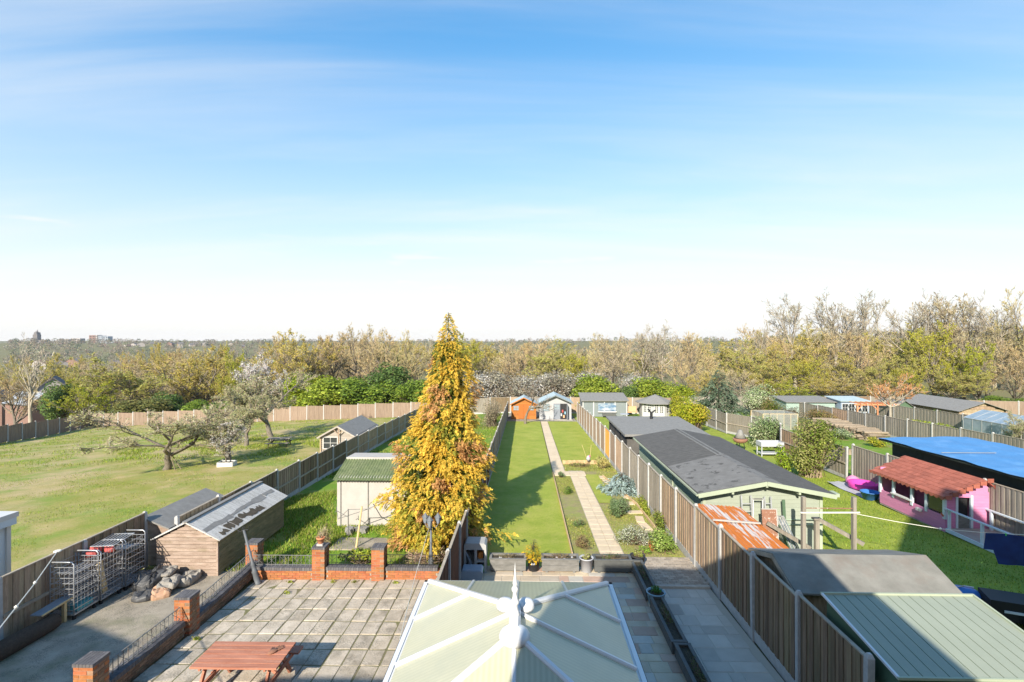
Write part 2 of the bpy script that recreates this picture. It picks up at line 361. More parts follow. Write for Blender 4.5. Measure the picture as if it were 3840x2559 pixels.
mat('cabin_trim', (.33, .37, .27), (.37, .41, .30), .7, 3)
mat('pink', (.56, .20, .36), (.62, .24, .40), .7, 2, rv=.03)
mat('pink_tile', (.28, .085, .055), (.38, .125, .085), .85, 5, rv=.14, bump=.2)
mat('magenta', (.62, .06, .34), None, .4)
mat('tarp_blue', (.055, .205, .44), (.075, .25, .52), .5, 1.4, bump=1.0, bs=2.5, pat=patches((.25, .45, .75), 1.1, .66, .4, .1), spec=.4)
mat('dark_clad', (.018, .028, .022), (.03, .042, .034), .8, 6)
mat('rust_sheet', (.52, .48, .45), (.50, .15, .025), .8, 1., st=(7., .55, 1), lo=.42, hi=.48, bump=.4, bs=12, pat=patches((.40, .12, .02), 6, .60, .5, .1))
mat('rust_plate', (.23, .11, .07), (.30, .155, .10), .85, 8, pat=speck(.8, (.6, .55, .5), 16, .66))
mat('laundry_blue', (.012, .022, .09), (.016, .04, .16), .95, 2, bump=.5, bs=8)
mat('rope_white', (.68, .66, .58), None, .8)
mat('sack_pale', (.22, .20, .17), (.31, .285, .25), .8, 6, bump=.6, bs=9)
mat('sack_orange', (.36, .2, .12), (.42, .28, .19), .8, 6, bump=.5, bs=9)
mat('sack_black', (.05, .05, .052), (.10, .10, .10), .5, 4, bump=.8, bs=8)
mat('carpet_brown', (.055, .04, .03), (.085, .062, .045), .95, 20, bump=.4)
mat('red_plastic', (.40, .08, .07), None, .45)
mat('teal_plastic', (.06, .32, .36), (.12, .4, .42), .5, 6)
mat('wood_new', (.60, .44, .22), (.68, .52, .28), .8, 6)
mat('slate_sheet', (.17, .20, .235), (.22, .25, .28), .6, 4)
mat('summer_white', (.38, .38, .385), (.42, .42, .42), .7, 3, rv=.02)
mat('roof_bluegrey', (.34, .42, .44), (.42, .50, .51), .85, 3, bump=.2)
mat('door_grey', (.20, .22, .25), None, .6)
mat('cedar', (.36, .125, .022), (.44, .175, .04), .75, 3, st=(1, 4, 4), rv=.07)
mat('cedar_dark', (.38, .12, .025), None, .75)
mat('bluegrey_wall', (.175, .20, .205), (.20, .225, .23), .8, 2, rv=.03)
mat('deck', (.28, .25, .21), (.38, .34, .29), .88, 4, st=(1, 5, 1), rv=.1, bump=.2)
mat('white_rail', (.52, .60, .66), (.60, .67, .72), .6, 3)
mat('blue_plastic', (.05, .17, .45), None, .4)
mat('cushion', (.62, .36, .20), None, .9)
mat('mint', (.28, .37, .325), (.32, .41, .36), .75, 3, rv=.03)
mat('lilac_blue', (.24, .30, .39), (.28, .34, .42), .75, 3, rv=.03)
mat('pergola', (.60, .22, .10), (.66, .28, .14), .8, 4, rv=.06)
mat('greenhouse_frame', (.55, .57, .57), None, .4, metal=.5)
mat('house_brick', (.30, .16, .10), (.38, .22, .14), .9, 8)
mat('roof_tile', (.16, .085, .06), (.22, .12, .085), .9, 3, rv=.05, pat=ribs(2, 5, .8))
mat('net', (.36, .37, .33), (.42, .42, .38), .8, 6, alpha=.45)
mat('log', (.20, .155, .105), (.30, .24, .175), .9, 6, rv=.2, bump=.3)
mat('log_roll', (.50, .34, .18), (.60, .44, .25), .85, 6, rv=.12)
mat('leaf', (.1, .1, .1), None, .6, vcol=True, trans=.35, spec=.2)
mat('twig', (.1, .1, .1), None, .85, vcol=True, spec=.1)
mat('bark_grey', (.13, .11, .085), (.24, .205, .16), .95, 7, bump=.8, bs=18)
mat('bark_pale', (.30, .26, .20), (.42, .37, .29), .95, 5, bump=.5, bs=18)
mat('bark_dark', (.055, .045, .034), (.10, .085, .062), .95, 7, bump=.8, bs=18)
mat('town_brick', (.20, .12, .095), (.24, .15, .12), .9)
mat('town_pale', (.34, .31, .29), None, .9)
mat('town_grey', (.26, .29, .33), (.30, .33, .37), .9)
mat('town_dark', (.13, .12, .12), (.17, .15, .14), .9)
mat('poster', (.10, .18, .28), (.40, .43, .46), .5, 1.4, st=(1, 1, 2.5), lo=.40, hi=.62, detail=3)

# ================================================================ the setting
xs = np.concatenate([-np.geomspace(5000, 75, 34), np.linspace(-66, 66, 67), np.geomspace(75, 5000, 34)])
ys = np.concatenate([[-200, -80], np.linspace(-40, 70, 56), np.geomspace(73, 5000, 60)])
X, Y = np.meshgrid(xs, ys); Z = TA(X, Y) - .07
i = (np.arange(len(ys) - 1)[:, None] * len(xs) + np.arange(len(xs) - 1)[None]).ravel()
o = bpy.data.objects.new('ground', arr_mesh('ground', np.stack([X.ravel(), Y.ravel(), Z.ravel()], 1), np.stack([i, i + 1, i + len(xs) + 1, i + len(xs)], 1), ['earth'], smooth_=True)); link(o); o['kind'] = 'structure'
sheet('field', -75, -12.15, 4, 76, 'field_grass', -.02, 1.5)
sheet('rough_lawn', -12.1, -2.03, 16.4, 64, 'rough_grass', -.01, 1.)
sheet('path', -12.9, -8.8, 6, 16.7, 'concrete_path', .0, 1.).name = 'concrete_path'
sheet('lawn', -2.0, 1.64, 16.9, 55.2, 'lawn_grass', .02, 1.)
sheet('lawn', 2.46, 5.62, 33.3, 55.2, 'lawn_grass', .02, 1.)
sheet('lawn', 3.56, 4.32, 24.4, 30.3, 'lawn_grass', .02, 1.)
sheet('flower_bed', 1.68, 5.64, 17.75, 33.3, 'soil', -.004, 1.)
sheet('garden_lawn', 5.72, 18.5, 5, 64, 'lawn_grass_b', -.02, 1.)
sheet('garden_lawn', 18.6, 70, 10, 68, 'rough_grass', -.03, 2.)
sheet('end_border', -2.0, 5.64, 55.2, 63.5, 'concrete_path', -.002, 2.)
# ---- house row behind the camera: its roofs cast the shadows over the gardens
def house(name, label, prof, y0, y1):
    h = thing(name, label, 'house', (0, y1, 0))
    MB().prism(prof, y0 - y1, 0).build('wall', 'house_brick', h)
    return h
h = house('house', 'brick house with a wide dormer under the viewpoint', [(-9.3, -1), (4.45, -1), (4.45, 6.45), (-9.3, 6.45)], -8.5, -.35)
MB().prism([(-2.3, 6.45), (4.45, 6.45), (2.9, 9.3), (-2.3, 9.05)], -5.5, 0).build('dormer', 'house_brick', h)
MB().prism([(-2.85, 9.05), (3.0, 9.25), (2.9, 9.5), (1.4, 9.82), (-2.85, 9.82)], -5.5, .0).build('dormer_roof', 'felt_grey', h)
house('house', 'brick house left of the viewpoint', [(-26, -1), (-13.55, -1), (-13.55, 7.1), (-16, 7.6), (-26, 7.6)], -8.5, -.35)
house('house', 'tall gabled house right of the viewpoint', [(6.2, -1), (14.5, -1), (14.5, 9.8), (10.2, 13.9), (6.2, 9.6)], -8.5, -.35)
# ---- paved patio of the next garden, slab by slab
pat_o = sheet('paved_patio', -8.5, -2.1, 7.5, 15.95, 'moss_joint', .012, 1.)
for ix in range(15):
    for iy in range(13):
        x = -8.3 + ix * .434; y = 15.55 - iy * .64
        if x > -2.2 : continue
        piece('slab', 'patio_slab', (x + rnd.uniform(-.009, .009), y + rnd.uniform(-.01, .01), T(x, y) + rnd.uniform(-.008, .008)), (.407 + rnd.uniform(-.012, .008), .606 + rnd.uniform(-.012, .008), .05), pat_o, rz=R(rnd.uniform(-1.1, 1.1)), rx=R(-1.8 + rnd.uniform(-.9, .9)), ry=R(rnd.uniform(-1, 1)), bev=True)
# ---- sandstone patio round the conservatory
def paving(root, x0, x1, y0, y1, mats, rows, name='slab', gap=.012, z=.0):
    y = y1
    k = 0
    while y > y0 + .05:
        d = rows[k % len(rows)]; k += 1
        d = min(d, y - y0); x = x0 - rnd.uniform(0, .3)
        while x < x1 - .04:
            w = rnd.choice((.3, .45, .6, .6, .85)); a, b = max(x, x0), min(x + w, x1); x += w
            if b - a < .08: continue
            cx, cy = (a + b) / 2, y - d / 2
            piece(name, rnd.choice(mats), (cx, cy, T(cx, cy) + z + rnd.uniform(-.002, .003)), (b - a - gap, d - gap, .05), root, rx=R(-1.83), bev=True)
        y -= d
sp = sheet('sandstone_patio', -2.0, 3.74, 8.2, 16.95, 'pale_grout', .012, 1.)
paving(sp, -1.98, 3.72, 8.6, 16.93, SAND, (.42, .3, .42, .36))
gp = sheet('side_patio', 3.74, 5.6, 6.5, 15.5, 'pale_grout', .0, 1.)
paving(gp, 3.76, 5.42, 9.0, 15.42, ['grey_slab', 'grey_slab', 'sandstone_3'], (.55, .4, .6), z=-.014)
bp_ = sheet('block_paving', 3.74, 5.62, 15.5, 17.72, 'moss_joint', .05, 1.)
for iy in range(16):
    for ix in range(9):
        x = 3.85 + ix * .205 + (.1 if iy % 2 else 0); y = 15.62 + iy * .135
        if x < 5.6: piece('paver', 'block_paving', (x, y, T(x, y) + .042 + rnd.uniform(-.002, .003)), (.195, .125, .05), bp_, rx=R(-1.83))
piece('step', 'stone_edge', (4.66, 15.49, T(4.6, 15.5) + .03), (1.86, .10, .10), bp_)
# ---- path down the garden
gpth = sheet('garden_path', 1.7, 2.44, 30.9, 55.1, 'pale_grout', .012, 1.)
def slab_path(root, x0, x1, y0, y1, nx, d, m='path_slab'):
    n = int(round((y1 - y0) / d)); d = (y1 - y0) / n; w = (x1 - x0) / nx
    for a in range(n):
        for b in range(nx):
            cx, cy = x0 + (b + .5) * w, y0 + (a + .5) * d
            piece('slab', m, (cx, cy, T(cx, cy) + .012 + rnd.uniform(-.002, .004)), (w - .012, d - .012, .04), root, rx=R(-1.83), bev=True)
slab_path(gpth, 1.72, 2.43, 31.1, 55.0, 1, .6)
g2 = sheet('garden_path', 2.66, 3.52, 17.7, 31.3, 'pale_grout', .012, 1.)
slab_path(g2, 2.68, 3.50, 17.7, 30.0, 2, .6)
slab_path(g2, 1.74, 3.62, 30.02, 31.06, 4, .52)
slab_path(g2, 1.5, 5.6, 17.28, 17.68, 9, .4)
# stepping stones
st = empty('stepping_stones', None); st['kind'] = 'structure'
for (x, y, w, d) in [(4.5, 29.6, .35, .7), (4.58, 28.7, .35, .7), (4.66, 27.8, .35, .6), (4.85, 26.6, .7, .45), (5.05, 25.6, .35, .8), (5.0, 24.4, .45, .5), (4.6, 24.0, .55, .35), (4.95, 23.0, .7, .4), (4.95, 22.0, .35, .8), (4.96, 21.1, .36, .8), (4.96, 20.2, .36, .8), (4.9, 19.4, .4, .7)]:
    piece('stone', 'path_slab', (x, y, T(x, y) + .012), (w, d, .04), st, rx=R(-1.83), rz=R(rnd.uniform(-8, 8)), bev=True)
for x0, y0, x1, y1 in [(4.55, 29.8, 5.3, 24), (5.28, 24, 5.32, 18.6)]:
    n = 9
    for k in range(n):
        a = (k + .5) / n; x, y = x0 + (x1 - x0) * a, y0 + (y1 - y0) * a
        piece('edging', 'log_roll', (x, y, T(x, y) + .05), (.05, math.hypot(x1 - x0, y1 - y0) / n, .12), st, rz=math.atan2(y1 - y0, x1 - x0) + R(90))
# ================================================================ fences
def post_mesh(m):
    k = ('post', m)
    if k not in _C:
        h = .5; b = MB().add([(-h, -h, 0), (h, -h, 0), (h, h, 0), (-h, h, 0), (-h, -h, .97), (h, -h, .97), (h, h, .97), (-h, h, .97), (-.25, -.25, 1), (.25, -.25, 1), (.25, .25, 1), (-.25, .25, 1)],
            [(3, 2, 1, 0), (8, 9, 10, 11)] + [(a + j, a + (j + 1) % 4, a + 4 + (j + 1) % 4, a + 4 + j) for a in (0, 4) for j in range(4)])
        o = b.build('post', m); _C[k] = o.data; bpy.data.objects.remove(o)
    return _C[k]
def fence(name, label, pts, height, bm='board_brown', pm='concrete_post', indiv=(), bw=.115, gravel=.26, rail=0, step=True, group=None, tops=None, mats={}, postup=.10, cap=True, bt=.02, zoff=0.):
    """posts at pts; panels between; each panel level on its own ground"""
    root = thing(name, label, 'fence', (*pts[0], T(*pts[0])), group=group); O = Vector((pts[0][0], pts[0][1], 0))
    pz = []
    for i in range(len(pts) - 1):
        (xa, ya), (xb, yb) = pts[i], pts[i + 1]
        L = math.hypot(xb - xa, yb - ya); az = math.atan2(yb - ya, xb - xa); u = Vector(((xb - xa) / L, (yb - ya) / L, 0)); nrm = Vector((-u.y, u.x, 0))
        zg = T((xa + xb) / 2, (ya + yb) / 2) - .03 + zoff; top = (tops[i] if tops else zg + height) + rnd.uniform(-.02, .02)
        pz.append((zg, top)); A = Vector((xa, ya, 0)) - O; m = mats.get(i, bm)
        if bm in ('board_brown', 'board_dark', 'board_grey') and i not in mats and rnd.random() < .28: m = rnd.choice(['board_brown', 'board_dark', 'board_grey'])
        if gravel: piece('gravel_board', 'concrete_post', A + u * L / 2 + Vector((0, 0, zg + gravel / 2)), (L - .1, .05, gravel), root, rz=az)
        z0 = zg + gravel; n = max(4, int(L / bw)); w = (L - .1) / n
        if i in indiv:
            pn = empty('panel', root)
            for k in range(n):
                c = A + u * (.05 + (k + .5) * w) + nrm * (.009 if k % 2 else -.007); hh = top - z0 + rnd.uniform(-.008, .004)
                piece('board', m, (c.x, c.y, z0 + hh / 2), (w * 1.12, bt, hh), pn, rz=az + R(rnd.uniform(-1, 1)))
        else:
            b = MB()
            for k in range(n):
                c = A + u * (.05 + (k + .5) * w) + nrm * (.009 if k % 2 else -.007)
                b.box((c.x, c.y, (z0 + top) / 2), (w * 1.12, bt, top - z0 + rnd.uniform(-.01, .004)), az)
            b.build('panel', m, root)
        if cap: piece('top_rail', 'rail_wood', A + u * L / 2 + Vector((0, 0, top + .015)), (L - .1, .07, .03), root, rz=az)
        for s in ((rail,) if rail else ()):
            for f in (.45,):
                piece('rail', 'rail_wood', A + u * L / 2 + nrm * s * .045 + Vector((0, 0, z0 + (top - z0) * f)), (L - .1, .05, .075), root, rz=az)
    for i, (x, y) in enumerate(pts):
        zs = [pz[j] for j in (i - 1, i) if 0 <= j < len(pz)]; zb = min(a for a, b in zs) - .1; zt = max(b for a, b in zs) + postup + rnd.uniform(-.015, .02)
        q = bpy.data.objects.new('post', post_mesh(pm)); q.location = (x - O.x, y - O.y, zb); q.scale = (.115, .115, zt - zb); q.rotation_euler = (R(rnd.uniform(-.7, .7)), R(rnd.uniform(-.7, .7)), R(rnd.uniform(-2, 2))); link(q, root)
    root.location.z = 0
    return root
def line(x0, y0, x1, y1, n): return [(x0 + (x1 - x0) * i / n, y0 + (y1 - y0) * i / n) for i in range(n + 1)]
rf = [8.55, 10.65, 12.73, 14.85, 17.05] + [17.05 + 2.12 * k for k in range(1, 19)]
fence('fence', 'weathered brown closeboard fence with concrete posts right of the path', [(5.68, y) for y in rf], 2.05, 'board_brown', indiv=range(8), gravel=.27, rail=0,
      mats={0: 'board_dark', 1: 'board_dark', 2: 'board_dark', 6: 'board_grey', 7: 'board_grey', 8: 'board_grey', 9: 'board_grey', 11: 'board_tan', 12: 'board_orange', 13: 'board_tan', 14: 'board_tan', 15: 'board_tan', 16: 'board_tan', 17: 'board_tan', 18: 'board_tan', 19: 'board_tan', 20: 'board_tan', 21: 'board_tan', 22: 'board_tan'}, cap=True, bw=.12)
lf = [9.2, 11.3, 13.4, 15.5, 17.4, 19.2] + [19.2 + 2.35 * k for k in range(1, 18)]
fence('fence', 'dark red brown fence with white posts left of the lawn', [(-2.03, y) for y in lf], 1.62, 'board_red', gravel=.14,
      tops=[1.42, 1.42, 1.42, 1.12, .98, .80] + [T(-2, 19.2 + 2.35 * (k + .5)) + 1.66 for k in range(17)], cap=True, postup=.06, mats={k: 'board_brown' for k in range(9, 30)}, indiv=(2, 3))
fence('fence', 'old dark closeboard fence behind the wire cages', [(-12.9, y) for y in (7.9, 10.0, 12.1, 14.5, 16.9)], 1.6, 'board_dark', indiv=range(4), bw=.15, rail=-1, gravel=0, tops=[1.15] * 4, postup=.04)
lf2 = [17.3 + 2.38 * k for k in range(20)]
fence('fence', 'brown fence with slim concrete posts along the open field', [(-12.1, y) for y in lf2], 1.62, 'board_dark', rail=-1, gravel=.22, postup=.08, indiv=(1, 2, 3, 4, 5), mats={k: 'board_brown' for k in range(7, 20)})
# far edge of the field
ff = line(-62, 70.5, -12.2, 64.0, 21)
fence('fence', 'pale tan panel fence along the far edge of the field', ff, 1.85, 'board_tan', gravel=.0, bw=.3, cap=False, postup=.06)
fence('fence', 'tan panel fence running down the left edge of the field', line(-62, 70.5, -54, 45, 11), 1.9, 'board_tan', gravel=0, bw=.3, cap=False, postup=.04)
fence('fence', 'weathered fence across the ends of the middle gardens', line(-12.0, 64.2, 18.4, 63.2, 12), 2.0, 'board_grey', gravel=.2, bw=.2, cap=True)
fence('fence', 'grey fence with green bottom boards behind the pink playhouse', [(18.55, y) for y in (12.6, 15.5, 18.2, 20.9, 23.6, 26.4, 29.2)], 2.0, 'board_grey', gravel=.35, bw=.11, indiv=range(6), bt=.03)
fence('fence', 'grey boundary fence past the bushy shrub, running to the spruce', [(18.65 + (1.2 if 38 < y < 46 else 0), y) for y in [29.9 + 2.5 * k for k in range(14)]], 1.8, 'board_grey', gravel=.2, bw=.16, rail=1)
fence('fence', 'silver grey fence beside the log stack', [(32.1, y) for y in [33 + 2.6 * k for k in range(12)]], 1.75, 'board_grey', gravel=.2, bw=.14, indiv=(3, 4, 5, 6))
fence('fence', 'grey fence behind the pollarded tree', [(40.2, y) for y in [36 + 2.9 * k for k in range(10)]], 1.8, 'board_grey', gravel=.2, bw=.2)
fence('fence', 'tan brick coloured fence between white posts at the far right', line(50, 61, 66, 57, 5), 2.0, 'board_tan', gravel=.3, bw=.3)
fence('fence', 'far grey fence across the ends of the right hand gardens', line(18.7, 66.5, 50, 67, 12), 1.9, 'board_grey', gravel=.2, bw=.3)
# ================================================================ brick pillars, low walls, railings
def pillar(x, y, h, label, face='brick', w=.40, ztop=None):
    z = T(x, y); t = thing('brick_pillar', label, 'pillar', (x, y, z))
    piece('core', 'mortar', (0, 0, h / 2), (w - .02, w - .02, h), t)
    n = int(h / .076); bh = h / n; a = w * .69; b = w - a - .012
    for k in range(n):
        for j in range(4):
            s = 1 if k % 2 else -1
            dx, dy = (w / 2 - b / 2) , s * (w / 2 - a / 2)
            c = Matrix.Rotation(j * math.pi / 2, 3, 'Z') @ Vector((dx, dy, 0))
            sd = (b, a - .006) if j % 2 == 0 else (a - .006, b)
            dull = face == 'brick' and (c.x > .05 and abs(c.x) > abs(c.y))
            piece('brick', 'brick' if face == 'brick' and not dull else 'brick_dull', (c.x, c.y, (k + .5) * bh), (sd[0], sd[1], bh - .011), t)
    for k in range(6): piece('coping_brick', 'brick_blue', ((k - 2.5) * w * 1.06 / 6, 0, h + .03), (w * 1.06 / 6 - .007, w * 1.08, .065), t)
    return t
pillar(-6.52, 16.0, 1.0, 'orange brick pillar with the terracotta pot on top')
pillar(-4.62, 15.95, 1.0, 'orange brick pillar nearest the yellow conifer')
pillar(-8.95, 16.55, .95, 'brick pillar behind the leaning lamp post')
pillar(-8.65, 12.75, .95, 'mossy brick pillar midway along the low side wall')
pillar(-8.70, 9.95, .95, 'mossy brick pillar at the lower left corner')
def low_wall(label, A, B, h=.30, th=.22, face='brick'):
    z = T((A[0] + B[0]) / 2, (A[1] + B[1]) / 2); L = math.hypot(B[0] - A[0], B[1] - A[1]); az = math.atan2(B[1] - A[1], B[0] - A[0])
    t = thing('low_wall', label, 'wall', (*A, z), az)
    piece('core', 'mortar', (L / 2, 0, h / 2), (L, th - .02, h), t)
    n = int(L / .225)
    for s in ((1, -1)):
        for k in range(4):
            for i in range(n):
                c = (i + .5 + (.25 if k % 2 else -.25)) * L / n
                if c < .05 or c > L - .05: continue
                piece('brick', face, (c, s * (th / 2 - .02), (k + .5) * h / 4), (L / n - .011, .05, h / 4 - .011), t)
    m = int(L / .078)
    for i in range(m): piece('coping_brick', 'brick_blue', ((i + .5) * L / m, 0, h + .05), (L / m - .008, th + .05, .10), t, rx=R(rnd.uniform(-.6, .6)))
    return t
low_wall('low orange brick wall under the railing left of the pot pillar', (-8.6, 16.0), (-6.74, 16.0))
low_wall('low orange brick wall between the two orange pillars', (-6.3, 16.0), (-4.84, 15.98))
low_wall('low orange brick wall right of the second orange pillar', (-4.4, 15.98), (-2.75, 15.98))
low_wall('mossy low brick wall along the path, far half', (-8.66, 13.0), (-8.78, 16.3), face='brick_dull')
low_wall('mossy low brick wall along the path, near half', (-8.7, 10.2), (-8.66, 12.5), face='brick_dull')
def railing(label, A, B, z0=.40, h=.34, m='iron_grey'):
    zA = T(*A); zB = T(*B); L = math.hypot(B[0] - A[0], B[1] - A[1]); az = math.atan2(B[1] - A[1], B[0] - A[0])
    t = thing('railing', label, 'railing', (*A, (zA + zB) / 2 + z0), az)
    piece('top_rail', m, (L / 2, 0, h), (L, .024, .014), t); piece('bottom_rail', m, (L / 2, 0, .04), (L, .02, .012), t)
    b = MB(); n = max(4, int(L / .135)); w = L / n
    for i in range(n + 1): b.box((i * w, 0, h / 2), (.011, .011, h))
    for i in range(0, n - 1, 3):
        b.tube([((i + .1) * w, 0, .05), ((i + 2) * w, 0, h - .06)], .005, 4); b.tube([((i + .1) * w, 0, h - .06), ((i + 2) * w, 0, .05)], .005, 4)
        for s in (-1, 1):
            b.tube([((i + 1) * w + s * (.035 + .028 * math.cos(a)), 0, h - .05 + .028 * math.sin(a)) for a in [j * .9 for j in range(8)]], .004, 4)
    tag(b.build('infill', m, t)); return t
railing('wrought iron railing panel left of the pot pillar', (-8.65, 16.0), (-6.74, 16.0))
railing('wrought iron railing panel between the two orange pillars', (-6.3, 16.0), (-4.84, 16.0), m='iron_black')
railing('wrought iron railing panel right of the second orange pillar', (-4.4, 16.0), (-2.75, 16.0), m='iron_black')
railing('wrought iron railing on the far half of the side wall', (-8.66, 13.0), (-8.85, 16.3))
railing('wrought iron railing on the near half of the side wall', (-8.7, 10.2), (-8.66, 12.5))
# ================================================================ conservatory
cv = thing('conservatory', 'white framed conservatory with a cream hipped roof and tall finial', 'conservatory', (-.14, 7.6, T(0, 8)))
oz = T(0, 8)
def CP(x, y, z): return Vector((x + .14, y - 7.6, z - oz))
XL, XR, YF, YN, ZE, ZR = -1.86, 1.58, 9.85, 5.5, 2.30, 3.10
rF, rN = CP(-.14, 7.4, ZR), CP(-.14, 6.75, ZR)
cFL, cFR, cNL, cNR = CP(XL, YF, ZE), CP(XR, YF, ZE), CP(XL, YN, ZE), CP(XR, YN, ZE)
def lerp(a, b, t): return a + (b - a) * t
def bar(a, b, w=.065, hgt=.055, name='glazing_bar', lift=.02, ends=True):
    a, b = Vector(a), Vector(b); d = (b - a); L = d.length; d.normalize(); side = d.cross(Vector((0, 0, 1))).normalized(); up = side.cross(d).normalized()
    m = MB(); pr = [(-w / 2, 0), (w / 2, 0), (w / 2, hgt * .55), (w * .28, hgt), (-w * .28, hgt), (-w / 2, hgt * .55)]
    v = [a + side * p + up * (q + lift - .03) for p, q in pr] + [b + side * p + up * (q + lift - .03) for p, q in pr]
    m.add(v, [tuple(range(6)), tuple(range(11, 5, -1))] + [(i, (i + 1) % 6, (i + 1) % 6 + 6, i + 6) for i in range(6)])
    return m.build(name, 'pvc', cv)
def hipx(side, y):   # point on a far hip at plan y
    c = cFL if side < 0 else cFR; t = (YF - y) / (YF - 7.4); return lerp(c, rF, t)
def hipn(side, y):
    c = cNL if side < 0 else cNR; t = (y - YN) / (6.75 - YN); return lerp(c, rN, t)
def pane(pts, m): return MB().slab(pts, .025, m).build('roof_pane', m, cv)
for s, cx in ((-1, XL), (1, XR)):
    E = lambda y: CP(cx, y, ZE)
    L1, L2 = 8.5, 7.28
    rp = CP(-.14, L2, ZR) if L2 < 7.4 else rF
    ordr = (lambda p: p) if s > 0 else (lambda p: p[::-1])
    pane(ordr([E(YF), hipx(s, L1), E(L1)]), 'cons_pane_side'); 
    pane(ordr([E(L1), hipx(s, L1), rF, rp, E(L2)]), 'cons_pane_side')
    L3 = 6.1
    pane(ordr([E(L2), rp, rN, hipn(s, L3), E(L3)]), 'cons_pane_side'); pane(ordr([E(L3), hipn(s, L3), E(YN)]), 'cons_pane_side')
    bar(E(L1), hipx(s, L1)); bar(E(L2), rp); bar(E(L3), hipn(s, L3))
    bar(cFL if s < 0 else cFR, rF, .09, .06, 'hip_bar'); bar(cNL if s < 0 else cNR, rN, .09, .06, 'hip_bar')
for (yy, r_, far) in ((YF, rF, True), (YN, rN, False)):
    xsb = [XL, -1.0, -.14, .72, XR]
    def top(x):
        c = cFL if far else cNL; d = cFR if far else cNR
        return lerp(c, r_, (x - XL) / (-.14 - XL)) if x <= -.14 else lerp(d, r_, (XR - x) / (XR + .14))
    for k in range(4):
        a, b = xsb[k], xsb[k + 1]; pts = [CP(b, yy, ZE), top(b), top(a), CP(a, yy, ZE)]
        if k == 0: pts = [CP(b, yy, ZE), top(b), CP(a, yy, ZE)]
        if k == 3: pts = [CP(b, yy, ZE), top(a), CP(a, yy, ZE)]
        pane(pts if far else pts[::-1], 'cons_pane')
    for x in xsb[1:4]: bar(CP(x, yy, ZE), top(x))
bar(rN, rF, .16, .09, 'ridge', .04)
gut = MB()
for a, b in ((CP(XL - .08, YN, ZE - .06), CP(XL - .08, YF + .08, ZE - .06)), (CP(XR + .08, YN, ZE - .06), CP(XR + .08, YF + .08, ZE - .06)), (CP(XL - .08, YF + .08, ZE - .06), CP(XR + .08, YF + .08, ZE - .06))):
    d = (b - a); c = (a + b) / 2; gut.box(c, (abs(d.x) + .07 if abs(d.x) > .1 else .07, abs(d.y) + .07 if abs(d.y) > .1 else .07, .07))
gut.build('gutter', 'pvc', cv)
for sx in (XL - .12, XR + .12): piece('gutter_edge', 'black_rubber', CP(sx, (YN + YF) / 2, ZE - .075), (.025, YF - YN, .05), cv)
# boss caps and finial
bs = MB(); bs.lathe([(.205, -.14), (.21, -.08), (.185, -.03), (.13, .01), (.06, .03), (.0, .035)], rN + Vector((0, .0, .06)), 20, sy=1.0); bs.build('ridge_boss', 'pvc', cv, True)
for sgn in (-1, 1):
    q = MB(); q.lathe([(.12, -.07), (.135, -.03), (.12, .03), (.08, .07), (.0, .085)], rF + Vector((sgn * .15, .02, .05)), 14, sx=1.0, sy=1.0); q.build('ridge_cap', 'pvc', cv, True)
fp = [(r_ * .82, z_) for r_, z_ in [(.075, 0), (.085, .05), (.06, .09), (.045, .16), (.07, .19), (.075, .22), (.045, .26), (.035, .34), (.058, .37), (.06, .40), (.03, .44), (.045, .47), (.03, .50), (.018, .58), (.008, .68), (.0, .76)]]
MB().lathe(fp, (rF + rN) / 2 + Vector((0, -.02, .06)), 12).build('finial', 'pvc', cv, True)
for (a, b) in ((CP(XL, YN, 0), CP(XL, YF, 0)), (CP(XR, YN, 0), CP(XR, YF, 0)), (CP(XL, YF, 0), CP(XR, YF, 0))):
    d = b - a; L = d.length; az = math.atan2(d.y, d.x); c = (a + b) / 2; zb = 0; ze = ZE - oz - .1
    piece('dwarf_wall', 'brick', (c.x, c.y, .3), (L + .1, .12, .6), cv, rz=az); piece('window_glass', 'glass_sky', (c.x, c.y, (.6 + ze) / 2), (L, .03, ze - .62), cv, rz=az)
    for k in range(5):
        p = lerp(a, b, k / 4); piece('mullion', 'pvc', (p.x, p.y, (.6 + ze) / 2), (.08, .08, ze - .6), cv)
    piece('eaves_beam', 'pvc', (c.x, c.y, ze), (L + .12, .10, .12), cv, rz=az); piece('transom', 'pvc', (c.x, c.y, ze * .78), (L, .07, .06), cv, rz=az)
# ================================================================ sheds and garden buildings
def win(par, c, w, h, face, nx, ny, fm='white_paint', gm='glass', fw=.05, bar_=.025):
    """window in a wall facing S (-y), E (+x) or W (-x); frame with panes as its children"""
    rz = {'S': 0, 'E': math.pi / 2, 'W': -math.pi / 2, 'N': math.pi}[face]
    m = MB()
    for s in (-1, 1): m.box((s * (w / 2 - fw / 2), 0, 0), (fw, .05, h)); m.box((0, 0, s * (h / 2 - fw / 2)), (w - 2 * fw, .05, fw))
    for i in range(1, nx): m.box((-w / 2 + w * i / nx, 0, 0), (bar_, .04, h - 2 * fw))
    for j in range(1, ny): m.box((0, 0, -h / 2 + h * j / ny), (w - 2 * fw, .036, bar_))
    o = m.build('window', fm, par); o.location = c; o.rotation_euler = (0, 0, rz)
    for i in range(nx):
        for j in range(ny):
            piece('pane', gm, (-w / 2 + w * (i + .5) / nx, .008, -h / 2 + h * (j + .5) / ny), (w / nx - .01, .012, h / ny - .01), o)
    return o
